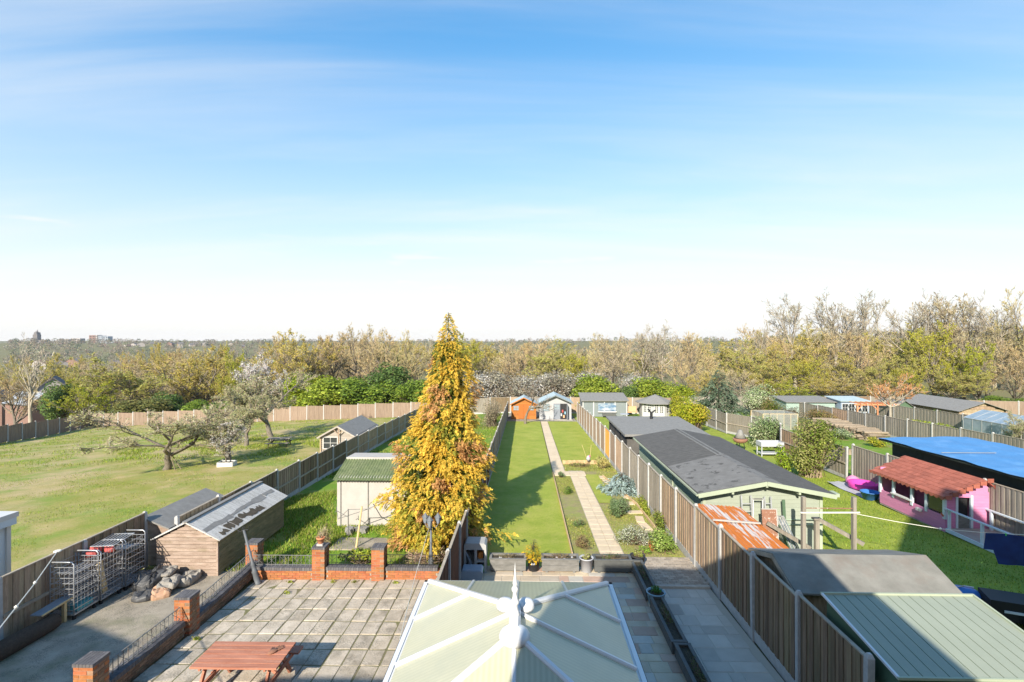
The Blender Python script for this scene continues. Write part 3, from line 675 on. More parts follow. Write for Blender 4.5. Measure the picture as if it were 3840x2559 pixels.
def shed(name, label, cat, x0, x1, y0, y1, zb, ze, zr, ax='y', core='shed_board', faces=None, bh=.13, roof='felt_grey', oh=.12, ohe=.10, th=.035, barge=None, tilt=3., split=None, group=None):
    t = thing(name, label, cat, (x0, y0, zb), group=group); W, D, he, hr = x1 - x0, y1 - y0, ze - zb, zr - zb
    i = .03
    if ax == 'y': MB().prism([(i, 0), (W - i, 0), (W - i, he - .02), (W / 2, hr - .04), (i, he - .02)], i, D - i).build('wall', 'felt_torn_lap_shade' if faces else core, t)  # boarded sheds: dark core painted in behind the gaps as lap shadow lines
    else: MB().prism([(i, 0), (D - i, 0), (D - i, he - .02), (D / 2, hr - .04), (i, he - .02)], i, W - i, ax='x').build('wall', 'felt_torn_lap_shade' if faces else core, t)
    for f, m in (faces or {}).items():
        z = 0.
        gable = (f in 'SN') == (ax == 'y'); span = W if f in 'SN' else D; top = hr if gable else he
        while z < top - .05:
            zc = z + bh / 2; ln = span
            if gable and zc + bh / 2 > he: ln = span * max(0, (hr - zc - bh * .4)) / (hr - he)
            if ln > .08:
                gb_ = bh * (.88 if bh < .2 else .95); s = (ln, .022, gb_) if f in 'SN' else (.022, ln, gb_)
                c = {'S': (W / 2, .008, zc), 'N': (W / 2, D - .008, zc), 'E': (W - .008, D / 2, zc), 'W': (.008, D / 2, zc)}[f]
                r = {'S': dict(rx=R(-tilt)), 'N': dict(rx=R(tilt)), 'E': dict(ry=R(-tilt)), 'W': dict(ry=R(tilt))}[f]
                piece('board', m, c, s, t, **r)
            z += bh
    for f in 'SNEW':
        if faces and f not in faces and f != 'S': piece('wall_panel', core, {'N': (W / 2, D - .012, he / 2), 'E': (W - .012, D / 2, he / 2), 'W': (.012, D / 2, he / 2)}[f], (W, .025, he) if f == 'N' else (.025, D, he), t)
    k = (hr - he) / ((W if ax == 'y' else D) / 2)
    if ax == 'y':
        zl = he - ohe * k
        a = [(-ohe, -oh, zl), (W / 2, -oh, hr), (W / 2, D + oh, hr), (-ohe, D + oh, zl)]; b = [(W / 2, -oh, hr), (W + ohe, -oh, zl), (W + ohe, D + oh, zl), (W / 2, D + oh, hr)]
    else:
        zl = he - ohe * k
        a = [(-oh, -ohe, zl), (W + oh, -ohe, zl), (W + oh, D / 2, hr), (-oh, D / 2, hr)]; b = [(-oh, D / 2, hr), (W + oh, D / 2, hr), (W + oh, D + ohe, zl), (-oh, D + ohe, zl)]
    for q in (a, b): MB().slab([Vector(p) + Vector((0, 0, th)) for p in q], th).build('roof_panel', roof, t)
    if barge:
        for (P, Q) in (((-ohe, zl), (W / 2, hr)), ((W / 2, hr), (W + ohe, zl))) if ax == 'y' else ():
            dx, dz = Q[0] - P[0], Q[1] - P[1]; L = math.hypot(dx, dz)
            piece('bargeboard', barge, ((P[0] + Q[0]) / 2, -oh - .012, (P[1] + Q[1]) / 2 - .02), (L, .025, .11), t, ry=-math.atan2(dz, dx))
    return t
# ---- low timber shed with peeling felt
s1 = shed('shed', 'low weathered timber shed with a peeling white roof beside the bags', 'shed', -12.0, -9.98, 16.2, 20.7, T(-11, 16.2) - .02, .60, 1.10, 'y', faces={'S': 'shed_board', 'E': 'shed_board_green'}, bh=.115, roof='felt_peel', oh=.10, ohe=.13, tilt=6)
k_ = (1.10 - .60) / 1.01; z0s = T(-11, 16.2) - .02
def onroof(poly, name, m):
    v = [(x, y, (1.10 - z0s) - (x - 1.01) * k_ + .043) for x, y in poly]
    MB().slab(v, .006).build(name, m, s1)
def jag(x0, x1, y0, y1, n, j, rs):
    r_ = random.Random(rs); a = [(x0 + r_.uniform(-j, j), y0 + (y1 - y0) * i / n) for i in range(n + 1)]; b = [(x1 + r_.uniform(-j, j), y0 + (y1 - y0) * i / n + r_.uniform(-.05, .05)) for i in range(n + 1)]
    return b + a[::-1]
for k in range(6):
    onroof(jag(1.52 + .03 * math.sin(k), 1.68 + .05 * math.sin(2 * k), -.05 + k * .75, -.05 + (k + 1) * .75, 3, .03, k), 'bare_felt', 'felt_grey')
for k, (a, b, c, d) in enumerate([(1.75, 2.02, .65, 1.0), (1.78, 2.06, 1.05, 1.5), (1.76, 1.98, 1.55, 2.0), (1.8, 2.08, 2.0, 2.5), (1.84, 2.04, 2.55, 2.9), (1.9, 2.05, .25, .6)]):
    onroof(jag(a, b, c, d, 4, .06, 20 + k), 'torn_patch', 'felt_torn_lap_shade')
MB().box((1.01, 2.25, 1.10 - z0s + .05), (.16, 4.75, .03)).build('ridge_cap', 'felt_grey', s1)
piece('corner_post', 'shed_board', (2.02, 0, .57), (.05, .05, 1.12), s1)
p = thing('shed', 'flat grey felt roofed store between the field and the low shed', 'shed', (-12.95, 17.0, T(-12.9, 17)))
MB().prism([(0, 0), (.8, 0), (.8, 1.30), (0, 1.62)], .05, 3.2).build('wall', 'shed_board', p)
MB().slab([(-.08, -.1, 1.70), (.86, -.1, 1.33), (.86, 3.35, 1.33), (-.08, 3.35, 1.70)], .05).build('roof_panel', 'felt_grey', p)
# ---- white shed with green corrugated roof
ws = thing('shed', 'white rendered shed with a green corrugated roof beside the conifer', 'shed', (-7.9, 21.1, T(-7, 21) - .05)); zw = T(-7, 21) - .05
MB().prism([(0, 0), (2.4, 0), (2.4, 1.65 - zw), (1.5, 1.68 - zw), (0, 1.26 - zw)], 0, 3.4, ax='x').build('wall', 'white_render', ws)
for x in (.16, 1.32, 2.46): piece('batten', 'trough_grey', (x, -.012, (1.2 - zw) / 2), (.04, .024, 1.2 - zw), ws)
n = 120; W_ = 3.6
def wave(y, z, ph=0): return [(-.12 + W_ * i / n, y, z + .022 * math.sin(i * 2 * math.pi / 4)) for i in range(n + 1)]
A_, B_ = wave(-.22, 1.20 - zw), wave(1.45, 1.74 - zw)
MB().add(A_ + B_, [(i, i + 1, n + 2 + i, n + 1 + i) for i in range(n)]).build('corrugated_sheet', 'corrug_green', ws, True)
MB().slab([(-.1, 1.40, 1.79 - zw), (3.5, 1.40, 1.79 - zw), (3.5, 2.55, 1.74 - zw), (-.1, 2.55, 1.74 - zw)], .04).build('back_roof_sheet', 'white_render', ws)
piece('fascia', 'white_render', (1.7, 1.41, 1.75 - zw), (3.6, .05, .10), ws)
# ---- shed on the field
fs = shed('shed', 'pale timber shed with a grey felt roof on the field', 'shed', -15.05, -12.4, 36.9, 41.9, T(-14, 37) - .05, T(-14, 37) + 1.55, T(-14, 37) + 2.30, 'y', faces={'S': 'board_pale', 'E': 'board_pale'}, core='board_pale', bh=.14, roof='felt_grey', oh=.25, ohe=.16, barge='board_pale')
win(fs, (.75, -.03, 1.1), 1.1, .9, 'S', 2, 2, 'white_paint')
piece('porch_post', 'board_brown', (1.42, -.22, 1.6), (.07, .05, 1.2), fs); piece('porch_post', 'board_brown', (.03, -.05, .8), (.09, .09, 1.6), fs)
for s in (-1, 1): piece('brace', 'board_brown', (1.42 + s * .2, -.22, 1.95), (.05, .04, .5), fs, ry=R(45 * s))
piece('flower_box', 'terracotta', (.8, -.1, .52), (.8, .15, .14), fs)
piece('sill', 'rail_wood', (.75, -.08, .64), (1.2, .1, .04), fs)
# white building corner at the left edge
wb = thing('garden_room', 'white garden room at the left edge behind the fence', 'garden room', (-17.78, 11.2, T(-16, 13)))
piece('wall', 'white_rail', (1.5, 1.45, 1.25), (3.0, 2.9, 2.5), wb)
piece('roof_slab', 'white_paint', (1.5, 1.45, 2.58), (3.35, 3.2, .14), wb); piece('fascia', 'white_rail', (3.13, 1.45, 2.42), (.06, 3.1, .22), wb)
for y in (.5, 1.3, 2.1): win(wb, (3.02, y, 1.35), .7, 1.5, 'E', 1, 2, 'white_paint')
piece('corner_trim', 'white_paint', (3.0, 2.88, 1.2), (.12, .12, 2.3), wb)
# ---- orange and white summerhouses at the end of the garden
zs_ = T(0, 57) 
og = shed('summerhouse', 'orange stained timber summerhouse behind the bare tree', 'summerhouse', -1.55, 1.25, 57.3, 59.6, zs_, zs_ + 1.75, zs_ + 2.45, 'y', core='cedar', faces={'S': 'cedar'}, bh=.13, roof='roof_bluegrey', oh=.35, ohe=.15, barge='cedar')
for x in (.55, 2.2): win(og, (x, -.03, 1.25), .72, .6, 'S', 2, 2, 'cedar', 'glass_sky')
for x in (1.1, 1.7): piece('door', 'cedar_dark', (x, -.03, .85), (.56, .04, 1.6), og)
for x in (.55, 2.2): piece('sill_panel', 'cedar_dark', (x, -.02, .55), (.75, .03, .06), og)
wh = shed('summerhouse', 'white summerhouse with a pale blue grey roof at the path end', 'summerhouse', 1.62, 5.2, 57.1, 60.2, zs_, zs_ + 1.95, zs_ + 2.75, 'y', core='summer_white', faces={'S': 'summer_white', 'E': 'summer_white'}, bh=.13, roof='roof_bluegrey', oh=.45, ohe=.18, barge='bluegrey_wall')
win(wh, (.75, -.03, 1.35), .72, .8, 'S', 1, 1, 'bluegrey_wall', 'glass_sky')
d_ = empty('door', wh, (1.95, -.05, .9)); piece('leaf', 'door_grey', (0, 0, 0), (.75, .04, 1.75), d_)
for i in range(2):
    for j in range(2): piece('pane', 'glass_sky', (-.16 + .32 * i, -.022, .35 + .26 * j), (.26, .01, .2), d_)
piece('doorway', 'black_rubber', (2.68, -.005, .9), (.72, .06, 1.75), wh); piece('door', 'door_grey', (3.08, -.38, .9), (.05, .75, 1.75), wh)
for k, (m, dz) in enumerate((('pot_white', .55), ('red_plastic', .95), ('cushion', .35), ('pot_blue', .75))): piece('stored_toy', m, (2.45 + .14 * k, -.06, dz), (.16, .08, .3), wh)
piece('plinth', 'stone_edge', (1.8, -.5, -.02), (3.7, .9, .10), wh)
# ---- buildings in the garden on the right
zg = T(9, 60)
gb = thing('garden_building', 'blue grey garden bar building with a picture on its wall', 'garden building', (6.8, 60.0, zg))
MB().prism([(0, 0), (3.2, 0), (3.2, 2.3), (0, 1.9)], 0, 5.2, ax='x').build('wall', 'bluegrey_wall', gb)
MB().slab([(-.2, -.3, 1.92), (5.4, -.3, 1.92), (5.4, 3.4, 2.5), (-.2, 3.4, 2.5)], .09).build('roof_panel', 'felt_grey', gb)
for x in (.03, 1.28, 2.55, 3.8, 5.17): piece('trim', 'white_paint', (x, -.03, .95), (.10, .06, 1.85), gb)
piece('trim', 'white_paint', (2.6, -.033, 1.84), (5.2, .06, .10), gb)
piece('picture', 'poster', (2.85, -.08, 1.15), (2.1, .05, .85), gb); piece('shelf', 'white_paint', (2.85, -.15, .6), (2.2, .2, .12), gb)
piece('bench_seat', 'trough_dark', (3.0, -.6, .35), (1.5, .4, .35), gb)
gz = thing('gazebo', 'octagonal gazebo with white glazed doors and a charcoal roof', 'gazebo', (15.4, 60.4, T(15, 60)))
oc = lambda r, z, off=22.5: [(r * math.cos(R(off + 45 * j)), r * math.sin(R(off + 45 * j)), z) for j in range(8)]
MB().add(oc(1.85, 0) + oc(1.85, 1.85), [(j, (j + 1) % 8, (j + 1) % 8 + 8, j + 8) for j in range(8)] + [tuple(range(8, 16))]).build('wall', 'summer_white', gz)
for j in range(8):
    a, b = oc(2.35, 1.72)[j], oc(2.35, 1.72)[(j + 1) % 8]
    MB().add([a, b, (0, 0, 2.62), (a[0], a[1], 1.66), (b[0], b[1], 1.66)], [(0, 1, 2), (3, 4, 1, 0), (3, 4, 2)]).build('roof_panel', 'felt_grey', gz)
for j in (4, 5, 6):
    a, b = Vector(oc(1.86, 0)[j]), Vector(oc(1.86, 0)[(j + 1) % 8]); d = (b - a).normalized(); rz = math.atan2(d.y, d.x)
    nn = Vector((d.y, -d.x, 0))
    for q in (.3, .7):
        m = MB(); c = a.lerp(b, q) + nn * .02
        o = empty('door', gz, (c.x, c.y, .9)); o.rotation_euler = (0, 0, rz); piece('leaf', 'white_paint', (0, 0, 0), (.5, .03, 1.7), o)
        for i in range(2):
            for k in range(4): piece('pane', 'glass', (-.1 + .2 * i, -.02, -.15 + .24 * k), (.13, .012, .18), o)
# swing seat
sw = thing('swing_seat', 'orange cushioned bench between the bar building and the gazebo', 'bench', (12.6, 60.6, T(12.6, 60)))
piece('seat', 'cushion', (0, 0, .5), (1.3, .5, .12), sw); piece('backrest', 'cushion', (0, .25, .85), (1.3, .12, .6), sw)
for s in (-1, 1): piece('leg', 'iron_grey', (s * .6, 0, .22), (.06, .5, .44), sw)
# flat roofed building
zg = T(8.5, 34); fb = thing('garden_building', 'low dark building with a wide flat grey felt roof', 'garden building', (6.2, 31.3, zg))
piece('wall', 'felt_charcoal', (2.55, 3.6, (1.2 - zg) / 2), (4.9, 6.6, 1.2 - zg), fb)
MB().slab([(0 - .1, -.1, 1.28 - zg), (5.1, -.1, 1.28 - zg), (5.3, 7.1, 1.33 - zg), (-.1, 7.1, 1.33 - zg)], .14).build('roof_panel', 'felt_grey', fb)
for y in (.3, 2.2, 4.1, 6.0): piece('post', 'iron_black', (.06, y, (1.15 - zg) / 2), (.1, .1, 1.15 - zg), fb)
for y in (1.2, 3.1, 5.0): piece('window_pane', 'glass_sky', (.09, y, .95), (.02, 1.6, 1.2), fb)
fl = MB(); fl.tube([(3.0, 5.9, 1.3 - zg), (3.0, 5.9, 1.75 - zg)], .1, 10); fl.tube([(3.0, 5.9, 1.75 - zg), (2.75, 5.85, 2.05 - zg)], .06, 8); fl.tube([(3.0, 5.9, 1.75 - zg), (3.3, 5.95, 1.95 - zg)], .06, 8); fl.build('flue', 'iron_black', fb)
tp = thing('tarpaulin_heap', 'crumpled white tarpaulin heap behind the fence', 'tarpaulin', (6.9, 29.9, T(7, 30)))
v = []; nn_ = 14
for a in range(nn_ + 1):
    for b in range(nn_ + 1):
        x, y = -1.0 + 2.0 * a / nn_, -.75 + 1.5 * b / nn_; e = max(0, 1 - (abs(x)) ** 3) * max(0, 1 - (abs(y) / .75) ** 3)
        v.append((x, y, e * (.85 + .25 * math.sin(5 * x + 2 * y) + .14 * math.sin(9 * y - 4 * x)) ))
MB().add(v, [(a * (nn_ + 1) + b, (a + 1) * (nn_ + 1) + b, (a + 1) * (nn_ + 1) + b + 1, a * (nn_ + 1) + b + 1) for a in range(nn_) for b in range(nn_)]).build('cover', 'white_render', tp, True)
# green cabin
cb = thing('cabin', 'long pale green log cabin with a charcoal felt roof', 'cabin', (6.45, 18.65, T(8.5, 19) - .03)); zc_ = T(8.5, 19) - .03
W, D, he, hr = 4.3, 10.1, 1.55 - zc_, 1.95 - zc_
MB().prism([(.02, 0), (W - .02, 0), (W - .02, he), (W / 2, hr - .03), (.02, he)], .02, D).build('wall', 'cabin_green', cb)
for i in range(16):
    z = .0 + i * .145; ln = W if z + .145 < he else W * max(0, hr - z - .1) / (hr - he)
    if ln > .3: piece('board', 'cabin_green', (W / 2, 0, z + .0725), (ln, .03, .141), cb)
    if z + .14 < he: piece('board', 'cabin_side', (0, D / 2, z + .0725), (.03, D, .136), cb)
for (a, b) in (((-.28, hr - (W / 2 + .28) * (hr - he) / (W / 2)), (W / 2, hr)), ((W / 2, hr), (W + .28, hr - (W / 2 + .28) * (hr - he) / (W / 2)))):
    MB().slab([(a[0], -.42, a[1] + .06), (b[0], -.42, b[1] + .06), (b[0], D + .3, b[1] + .06), (a[0], D + .3, a[1] + .06)], .06).build('roof_panel', 'felt_charcoal', cb)
    L = math.hypot(b[0] - a[0], b[1] - a[1]); piece('bargeboard', 'cabin_trim', ((a[0] + b[0]) / 2, -.44, (a[1] + b[1]) / 2 - .02), (L, .03, .15), cb, ry=-math.atan2(b[1] - a[1], b[0] - a[0]))
kx = (hr - he) / (W / 2); rzf = lambda x: hr + .068 - abs(x - W / 2) * kx
MB().slab([(-.26, -.40, rzf(-.26)), (W / 2 - .02, -.40, rzf(W / 2)), (W / 2 - .02, 3.9, rzf(W / 2)), (-.26, 3.5, rzf(-.26))], .006).build('felt_patch', 'felt_patch', cb)
MB().slab([(W / 2 - .02, -.40, rzf(W / 2) - .003), (W / 2 + .55, -.40, rzf(W / 2 + .55)), (W / 2 + .28, 4.3, rzf(W / 2 + .28)), (W / 2 - .02, 4.1, rzf(W / 2) - .003)], .006).build('felt_patch', 'felt_patch', cb)
MB().slab([(W / 2 - .17, 3.9, rzf(W / 2 - .17) + .012), (W / 2 + .17, 3.9, rzf(W / 2 + .17) + .012), (W / 2 + .17, D + .31, rzf(W / 2 + .17) + .012), (W / 2 - .17, D + .31, rzf(W / 2 - .17) + .012)], .02).build('ridge_strip', 'trough_grey', cb)
for x in (.06, W - .05): piece('corner_trim', 'cabin_trim', (x, -.035, he / 2), (.10, .05, he), cb)
for y in (3.6,): piece('corner_trim', 'cabin_trim', (-.03, y, he / 2), (.06, .14, he), cb)
for x in (.95, W / 2, W - 1.0): piece('purlin_end', 'cabin_trim', (x, -.2, he + (.3 if abs(x - W / 2) < .1 else .05)), (.07, .45, .12), cb)
for z in (1.0, 1.18): piece('rail', 'cabin_side', (W - .9, -.06, z), (1.4, .03, .04), cb)
piece('gutter', 'cabin_trim', (-.3, D / 2 - .1, he - .06), (.07, D + .6, .06), cb); piece('gutter', 'cabin_trim', (W + .33, -.2, he - .03), (.14, .4, .12), cb)
# rusty lean-to
rs = thing('lean_to', 'lean-to with a rusty orange corrugated roof against the fence', 'lean-to', (5.8, 13.8, T(6, 15)))
zr_ = T(6, 15)
piece('wall', 'board_grey', (.65, 1.7, .8), (1.2, 3.2, 1.6), rs)
for (ya, yb, za, zb2) in ((-.2, 1.95, 1.40, 1.46), (1.85, 3.5, 1.475, 1.50)):
    n = 48; A_ = [(-.06 + 1.50 * i / n, ya, za - zr_ + .016 * math.sin(i * 2 * math.pi / 4) - i / n * .10) for i in range(n + 1)]; B_ = [(x, yb, z + zb2 - za) for x, y, z in A_]
    MB().add(A_ + B_, [(i, i + 1, n + 2 + i, n + 1 + i) for i in range(n)]).build('corrugated_sheet', 'rust_sheet', rs, True)
piece('batten', 'white_render', (.68, 1.9, 1.47 - zr_), (1.45, .06, .04), rs, ry=R(3.8))
# grey felt shed
ft = thing('shed', 'shed with a broad weathered grey felt roof, half in shade', 'shed', (5.95, 11.4, T(7, 12)))
zf_ = T(7, 12)
MB().prism([(.05, 0), (2.1, 0), (2.1, 1.45 - zf_), (1.0, 1.80 - zf_), (.05, 1.45 - zf_)], .1, 3.45, ax='x').build('wall', 'board_brown', ft)
fx = np.linspace(0, 3.62, 7)
for nm, (ya, za), (yb, zb3) in (('roof_panel', (-.12, 1.47), (.95, 1.90)), ('roof_panel', (.95, 1.90), (2.25, 1.50))):
    sag = [0, -.035, -.02, -.045, -.03, -.05, -.02]
    V = [(x, ya, za - zf_ + .5 * s) for x, s in zip(fx, sag)] + [(x, yb, zb3 - zf_ + s * .6) for x, s in zip(fx, sag)]
    V2 = V + [(x, y, z - .04) for x, y, z in V]; q = 7
    F = [(i, i + 1, q + i + 1, q + i) for i in range(6)] + [(14 + q + i, 14 + q + i + 1, 14 + i + 1, 14 + i) for i in range(6)] + [(i + 14, i + 15, i + 1, i) for i in range(6)] + [(q + i, q + i + 1, 14 + q + i + 1, 14 + q + i) for i in range(6)] + [(0, q, 14 + q, 14), (6, 20, 27, 13)]
    MB().add(V2, F).build(nm, 'felt_weathered', ft)
for (a, b) in (((-.12, 1.44), (.95, 1.87)), ((.95, 1.87), (2.25, 1.47))):
    L = math.hypot(b[0] - a[0], b[1] - a[1]); piece('bargeboard', 'rail_wood', (-.01, (a[0] + b[0]) / 2, (a[1] + b[1]) / 2 - zf_ - .05), (.025, L, .10), ft, rx=math.atan2(b[1] - a[1], b[0] - a[0]))
# green metal shed
ms = thing('shed', 'green metal shed with a ribbed pent roof and pale edging', 'shed', (5.86, 8.1, T(7, 9)))
zm_ = T(7, 9); Wm = 2.92
MB().prism([(.06, 0), (2.0, 0), (2.0, 1.90 - zm_), (.06, 1.62 - zm_)], .06, Wm - .06, ax='x').build('wall', 'metal_dkgreen', ms)
rz_ = lambda y: 1.70 - zm_ + y * .146
nb = 14
for k in range(nb):
    xa, xb = Wm * k / nb, Wm * (k + 1) / nb
    MB().slab([(xa + .004, 0, rz_(0)), (xb - .012, 0, rz_(0)), (xb - .012, 2.07, rz_(2.07)), (xa + .004, 2.07, rz_(2.07))], .02).build('roof_rib', 'metal_green', ms)
MB().slab([(0, 0, rz_(0) - .012), (Wm, 0, rz_(0) - .012), (Wm, 2.07, rz_(2.07) - .012), (0, 2.07, rz_(2.07) - .012)], .02).build('roof_deck', 'metal_dkgreen', ms)
for (a, b) in (((0, 0), (0, 2.07)), ((Wm, 0), (Wm, 2.07)), ((0, 2.07), (Wm, 2.07)), ((0, 0), (Wm, 0))):
    dx, dy = b[0] - a[0], b[1] - a[1]; c = ((a[0] + b[0]) / 2, (a[1] + b[1]) / 2); piece('edge_trim', 'pvc' if a[0] == 0 and b[0] == 0 else 'cabin_trim', (c[0], c[1], rz_(c[1]) + .012), (dx + .04, .04, .04) if dx else (.04, dy, .04), ms, rx=0 if dx else math.atan(.146))
for k in range(16): piece('side_rib', 'metal_dkgreen', (.05, .12 + k * .12, .8), (.03, .05, 1.55), ms)
# pink playhouse
zp = T(17.5, 22.5); pk = thing('playhouse', 'pink timber playhouse with a red tiled roof and white window posts', 'playhouse', (16.85, 20.75, zp))
Wp, Dp, hb = 1.70, 3.75, .08
MB().box((Wp - .02, Dp / 2, .95), (.04, Dp, 1.75)).box((Wp / 2, Dp - .02, .9), (Wp, .04, 1.7)).build('wall', 'pink', pk)
for i in range(6): piece('board', 'pink', (0, Dp / 2, .12 + i * .105), (.03, Dp, .10), pk)
for i in range(14):
    z = .12 + i * .115
    for (a, b) in ((0, .42), (1.0, Wp)):
        if z < 1.55 or a > .1: piece('board', 'pink', ((a + b) / 2, 0, z), (b - a, .03, .11), pk)
piece('board', 'pink', (.7, 0, 1.56), (.6, .03, .22), pk)
piece('floor', 'deck', (Wp / 2, Dp / 2, .03), (Wp, Dp, .06), pk)
for y in (.04, .95, 1.75, 2.85, Dp - .04): piece('window_post', 'white_rail', (-.01, y, 1.05), (.08, .12, .95), pk)
piece('sill', 'white_paint', (-.05, 2.3, .78), (.16, 1.2, .05), pk); piece('head_beam', 'pink', (0, Dp / 2, 1.48), (.06, Dp, .12), pk)
piece('window_pane', 'glass', (.0, .5, 1.1), (.02, .8, .65), pk); piece('door_post', 'white_rail', (.42, -.01, .85), (.08, .07, 1.4), pk); piece('door_post', 'white_rail', (1.0, -.01, .85), (.09, .07, 1.4), pk)
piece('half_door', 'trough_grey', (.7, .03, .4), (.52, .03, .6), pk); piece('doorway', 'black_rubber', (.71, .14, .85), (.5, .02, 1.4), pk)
rp_ = empty('roof', pk)
ny_, nx_ = 20, 8
for a in range(ny_):
    for b in range(nx_):
        y = -.25 + (Dp + .5) * (a + .5) / ny_; x = -.25 + b * .205; z = 1.50 + (x + .25) * .42 + .02
        piece('tile', 'pink_tile', (x + .11, y + (.1 if b % 2 else 0), z + .05), (.25, .205, .02), rp_, ry=-math.atan(.42) + R(3))
MB().slab([(-.24, -.25, 1.50), (1.42, -.25, 2.20), (1.42, Dp + .3, 2.20), (-.24, Dp + .3, 1.50)], .03).slab([(1.42, -.25, 2.20), (1.95, -.25, 1.75), (1.95, Dp + .3, 1.75), (1.42, Dp + .3, 2.20)], .03).build('roof_deck', 'pink_tile', rp_)
scal = MB()
for a in range(17):
    y = -.25 + .26 * a + .0; scal.add([(-.262, y + .02, 1.53), (-.262, y + .24, 1.53), (-.262, y + .24, 1.44), (-.262, y + .13, 1.38), (-.262, y + .02, 1.44), (-.24, y + .02, 1.53), (-.24, y + .24, 1.53), (-.24, y + .24, 1.44), (-.24, y + .13, 1.38), (-.24, y + .02, 1.44)], [(0, 1, 2, 3, 4), (9, 8, 7, 6, 5), (0, 5, 6, 1), (1, 6, 7, 2), (2, 7, 8, 3), (3, 8, 9, 4), (4, 9, 5, 0)])
scal.build('scalloped_edge', 'pink_tile', rp_)
for a in range(8):
    x = -.2 + .27 * a; z = min(1.50 + (x + .25) * .42, 2.2 - (x - 1.42) * .85); piece('gable_tile', 'pink_tile', (x + .1, -.27, z + .0), (.24, .02, .16), rp_)
MB().prism([(.0, 1.5), (Wp, 1.5), (Wp, 1.85), (1.4, 2.15)], 0, .03).build('gable', 'pink', pk)
for y in (1.2, 1.35): piece('hanging_pot', 'pot_white', (-.08, y, .55), (.10, .10, .12), pk)
for y in (1.95, .1): piece('red_decoration', 'red_plastic', (-.04, y, .72), (.03, .16, .09), pk, rx=R(30))
# blue tarpaulin roofed shed
zt = T(20, 23); bt_ = thing('shed', 'dark clad shed under a bright blue tarpaulin roof', 'shed', (18.85, 17.0, zt))
piece('wall', 'dark_clad', (2.1, 5.0, (1.85 - zt) / 2), (3.8, 9.6, 1.85 - zt), bt_)
v = []; ns = 16
for a in range(ns + 1):
    for b in range(ns + 1):
        x, y = -.3 + 4.6 * a / ns, -.4 + 10.6 * b / ns; v.append((x, y, 1.92 - zt + .04 * a / ns * 2 + .02 * math.sin(x * 3 + y * 1.7) + .015 * math.sin(y * 4.1)))
F = [(a * (ns + 1) + b, (a + 1) * (ns + 1) + b, (a + 1) * (ns + 1) + b + 1, a * (ns + 1) + b + 1) for a in range(ns) for b in range(ns)]
MB().add(v, F).build('tarpaulin', 'tarp_blue', bt_, True); piece('roof_deck', 'dark_clad', (2.0, 4.9, 1.84 - zt), (4.5, 10.5, .08), bt_)
for (x, y, L, a) in ((1.0, 6.2, 2.4, 20), (2.4, 3.6, 2.6, 24), (1.2, 2.0, 2.0, 20)): piece('batten', 'slate_sheet', (x, y, 2.0 - zt), (L, .03, .03), bt_, rz=R(a - 20))
# ================================================================ vegetation
def nrm(a): return a / np.maximum(np.linalg.norm(a, axis=-1, keepdims=True), 1e-9)
def grow(rng, trunk, levels):
    """trunk: (start, dir, length, radius, segs, jitter, up). levels: dicts of m, tmin, ang, ratio, rr, segs, jit, up"""
    s, d, L, r, k, j, up = trunk
    st, dr, ln, rd = np.array([s], float), nrm(np.array([d], float)), np.array([L], float), np.array([r], float)
    out = []
    for li in range(len(levels) + 1):
        n = len(st); P = np.zeros((n, k + 1, 3)); P[:, 0] = st; cur = dr.copy(); Ds = []
        for q in range(k):
            cur = nrm(cur + rng.normal(0, j, (n, 3)) + np.array([0, 0, up])); P[:, q + 1] = P[:, q] + cur * (ln / k)[:, None]; Ds.append(cur)
        Ds = np.stack(Ds, 1)
        end = .25 if li < len(levels) else .4
        Rr = rd[:, None] * np.linspace(1, end, k + 1)[None]
        out.append((P, Rr))
        if li == len(levels): break
        c = levels[li]; m = c['m']
        t = rng.uniform(c.get('tmin', .25), 1, (n, m)); 
        if c.get('tip'): t[:, -1] = 1.0
        fi = np.minimum((t * k).astype(int), k - 1); fr = t * k - fi; idx = np.arange(n)[:, None]
        st2 = P[idx, fi] * (1 - fr)[..., None] + P[idx, fi + 1] * fr[..., None]; d2 = Ds[idx, fi]
        a = np.radians(rng.normal(c['ang'], c.get('av', 10), (n, m)))
        rv = rng.normal(0, 1, (n, m, 3)); pp = nrm(np.cross(d2, rv)); nd = d2 * np.cos(a)[..., None] + pp * np.sin(a)[..., None]
        l2 = ln[:, None] * c['ratio'] * (1 - c.get('fall', .45) * t) * rng.uniform(.7, 1.25, (n, m))
        r2 = np.minimum(rd[:, None] * c['rr'], np.take_along_axis(Rr, fi, 1) * .85)
        st, dr, ln, rd = st2.reshape(-1, 3), nd.reshape(-1, 3), l2.ravel(), r2.ravel(); k, j, up = c['segs'], c['jit'], c['up']
    return out
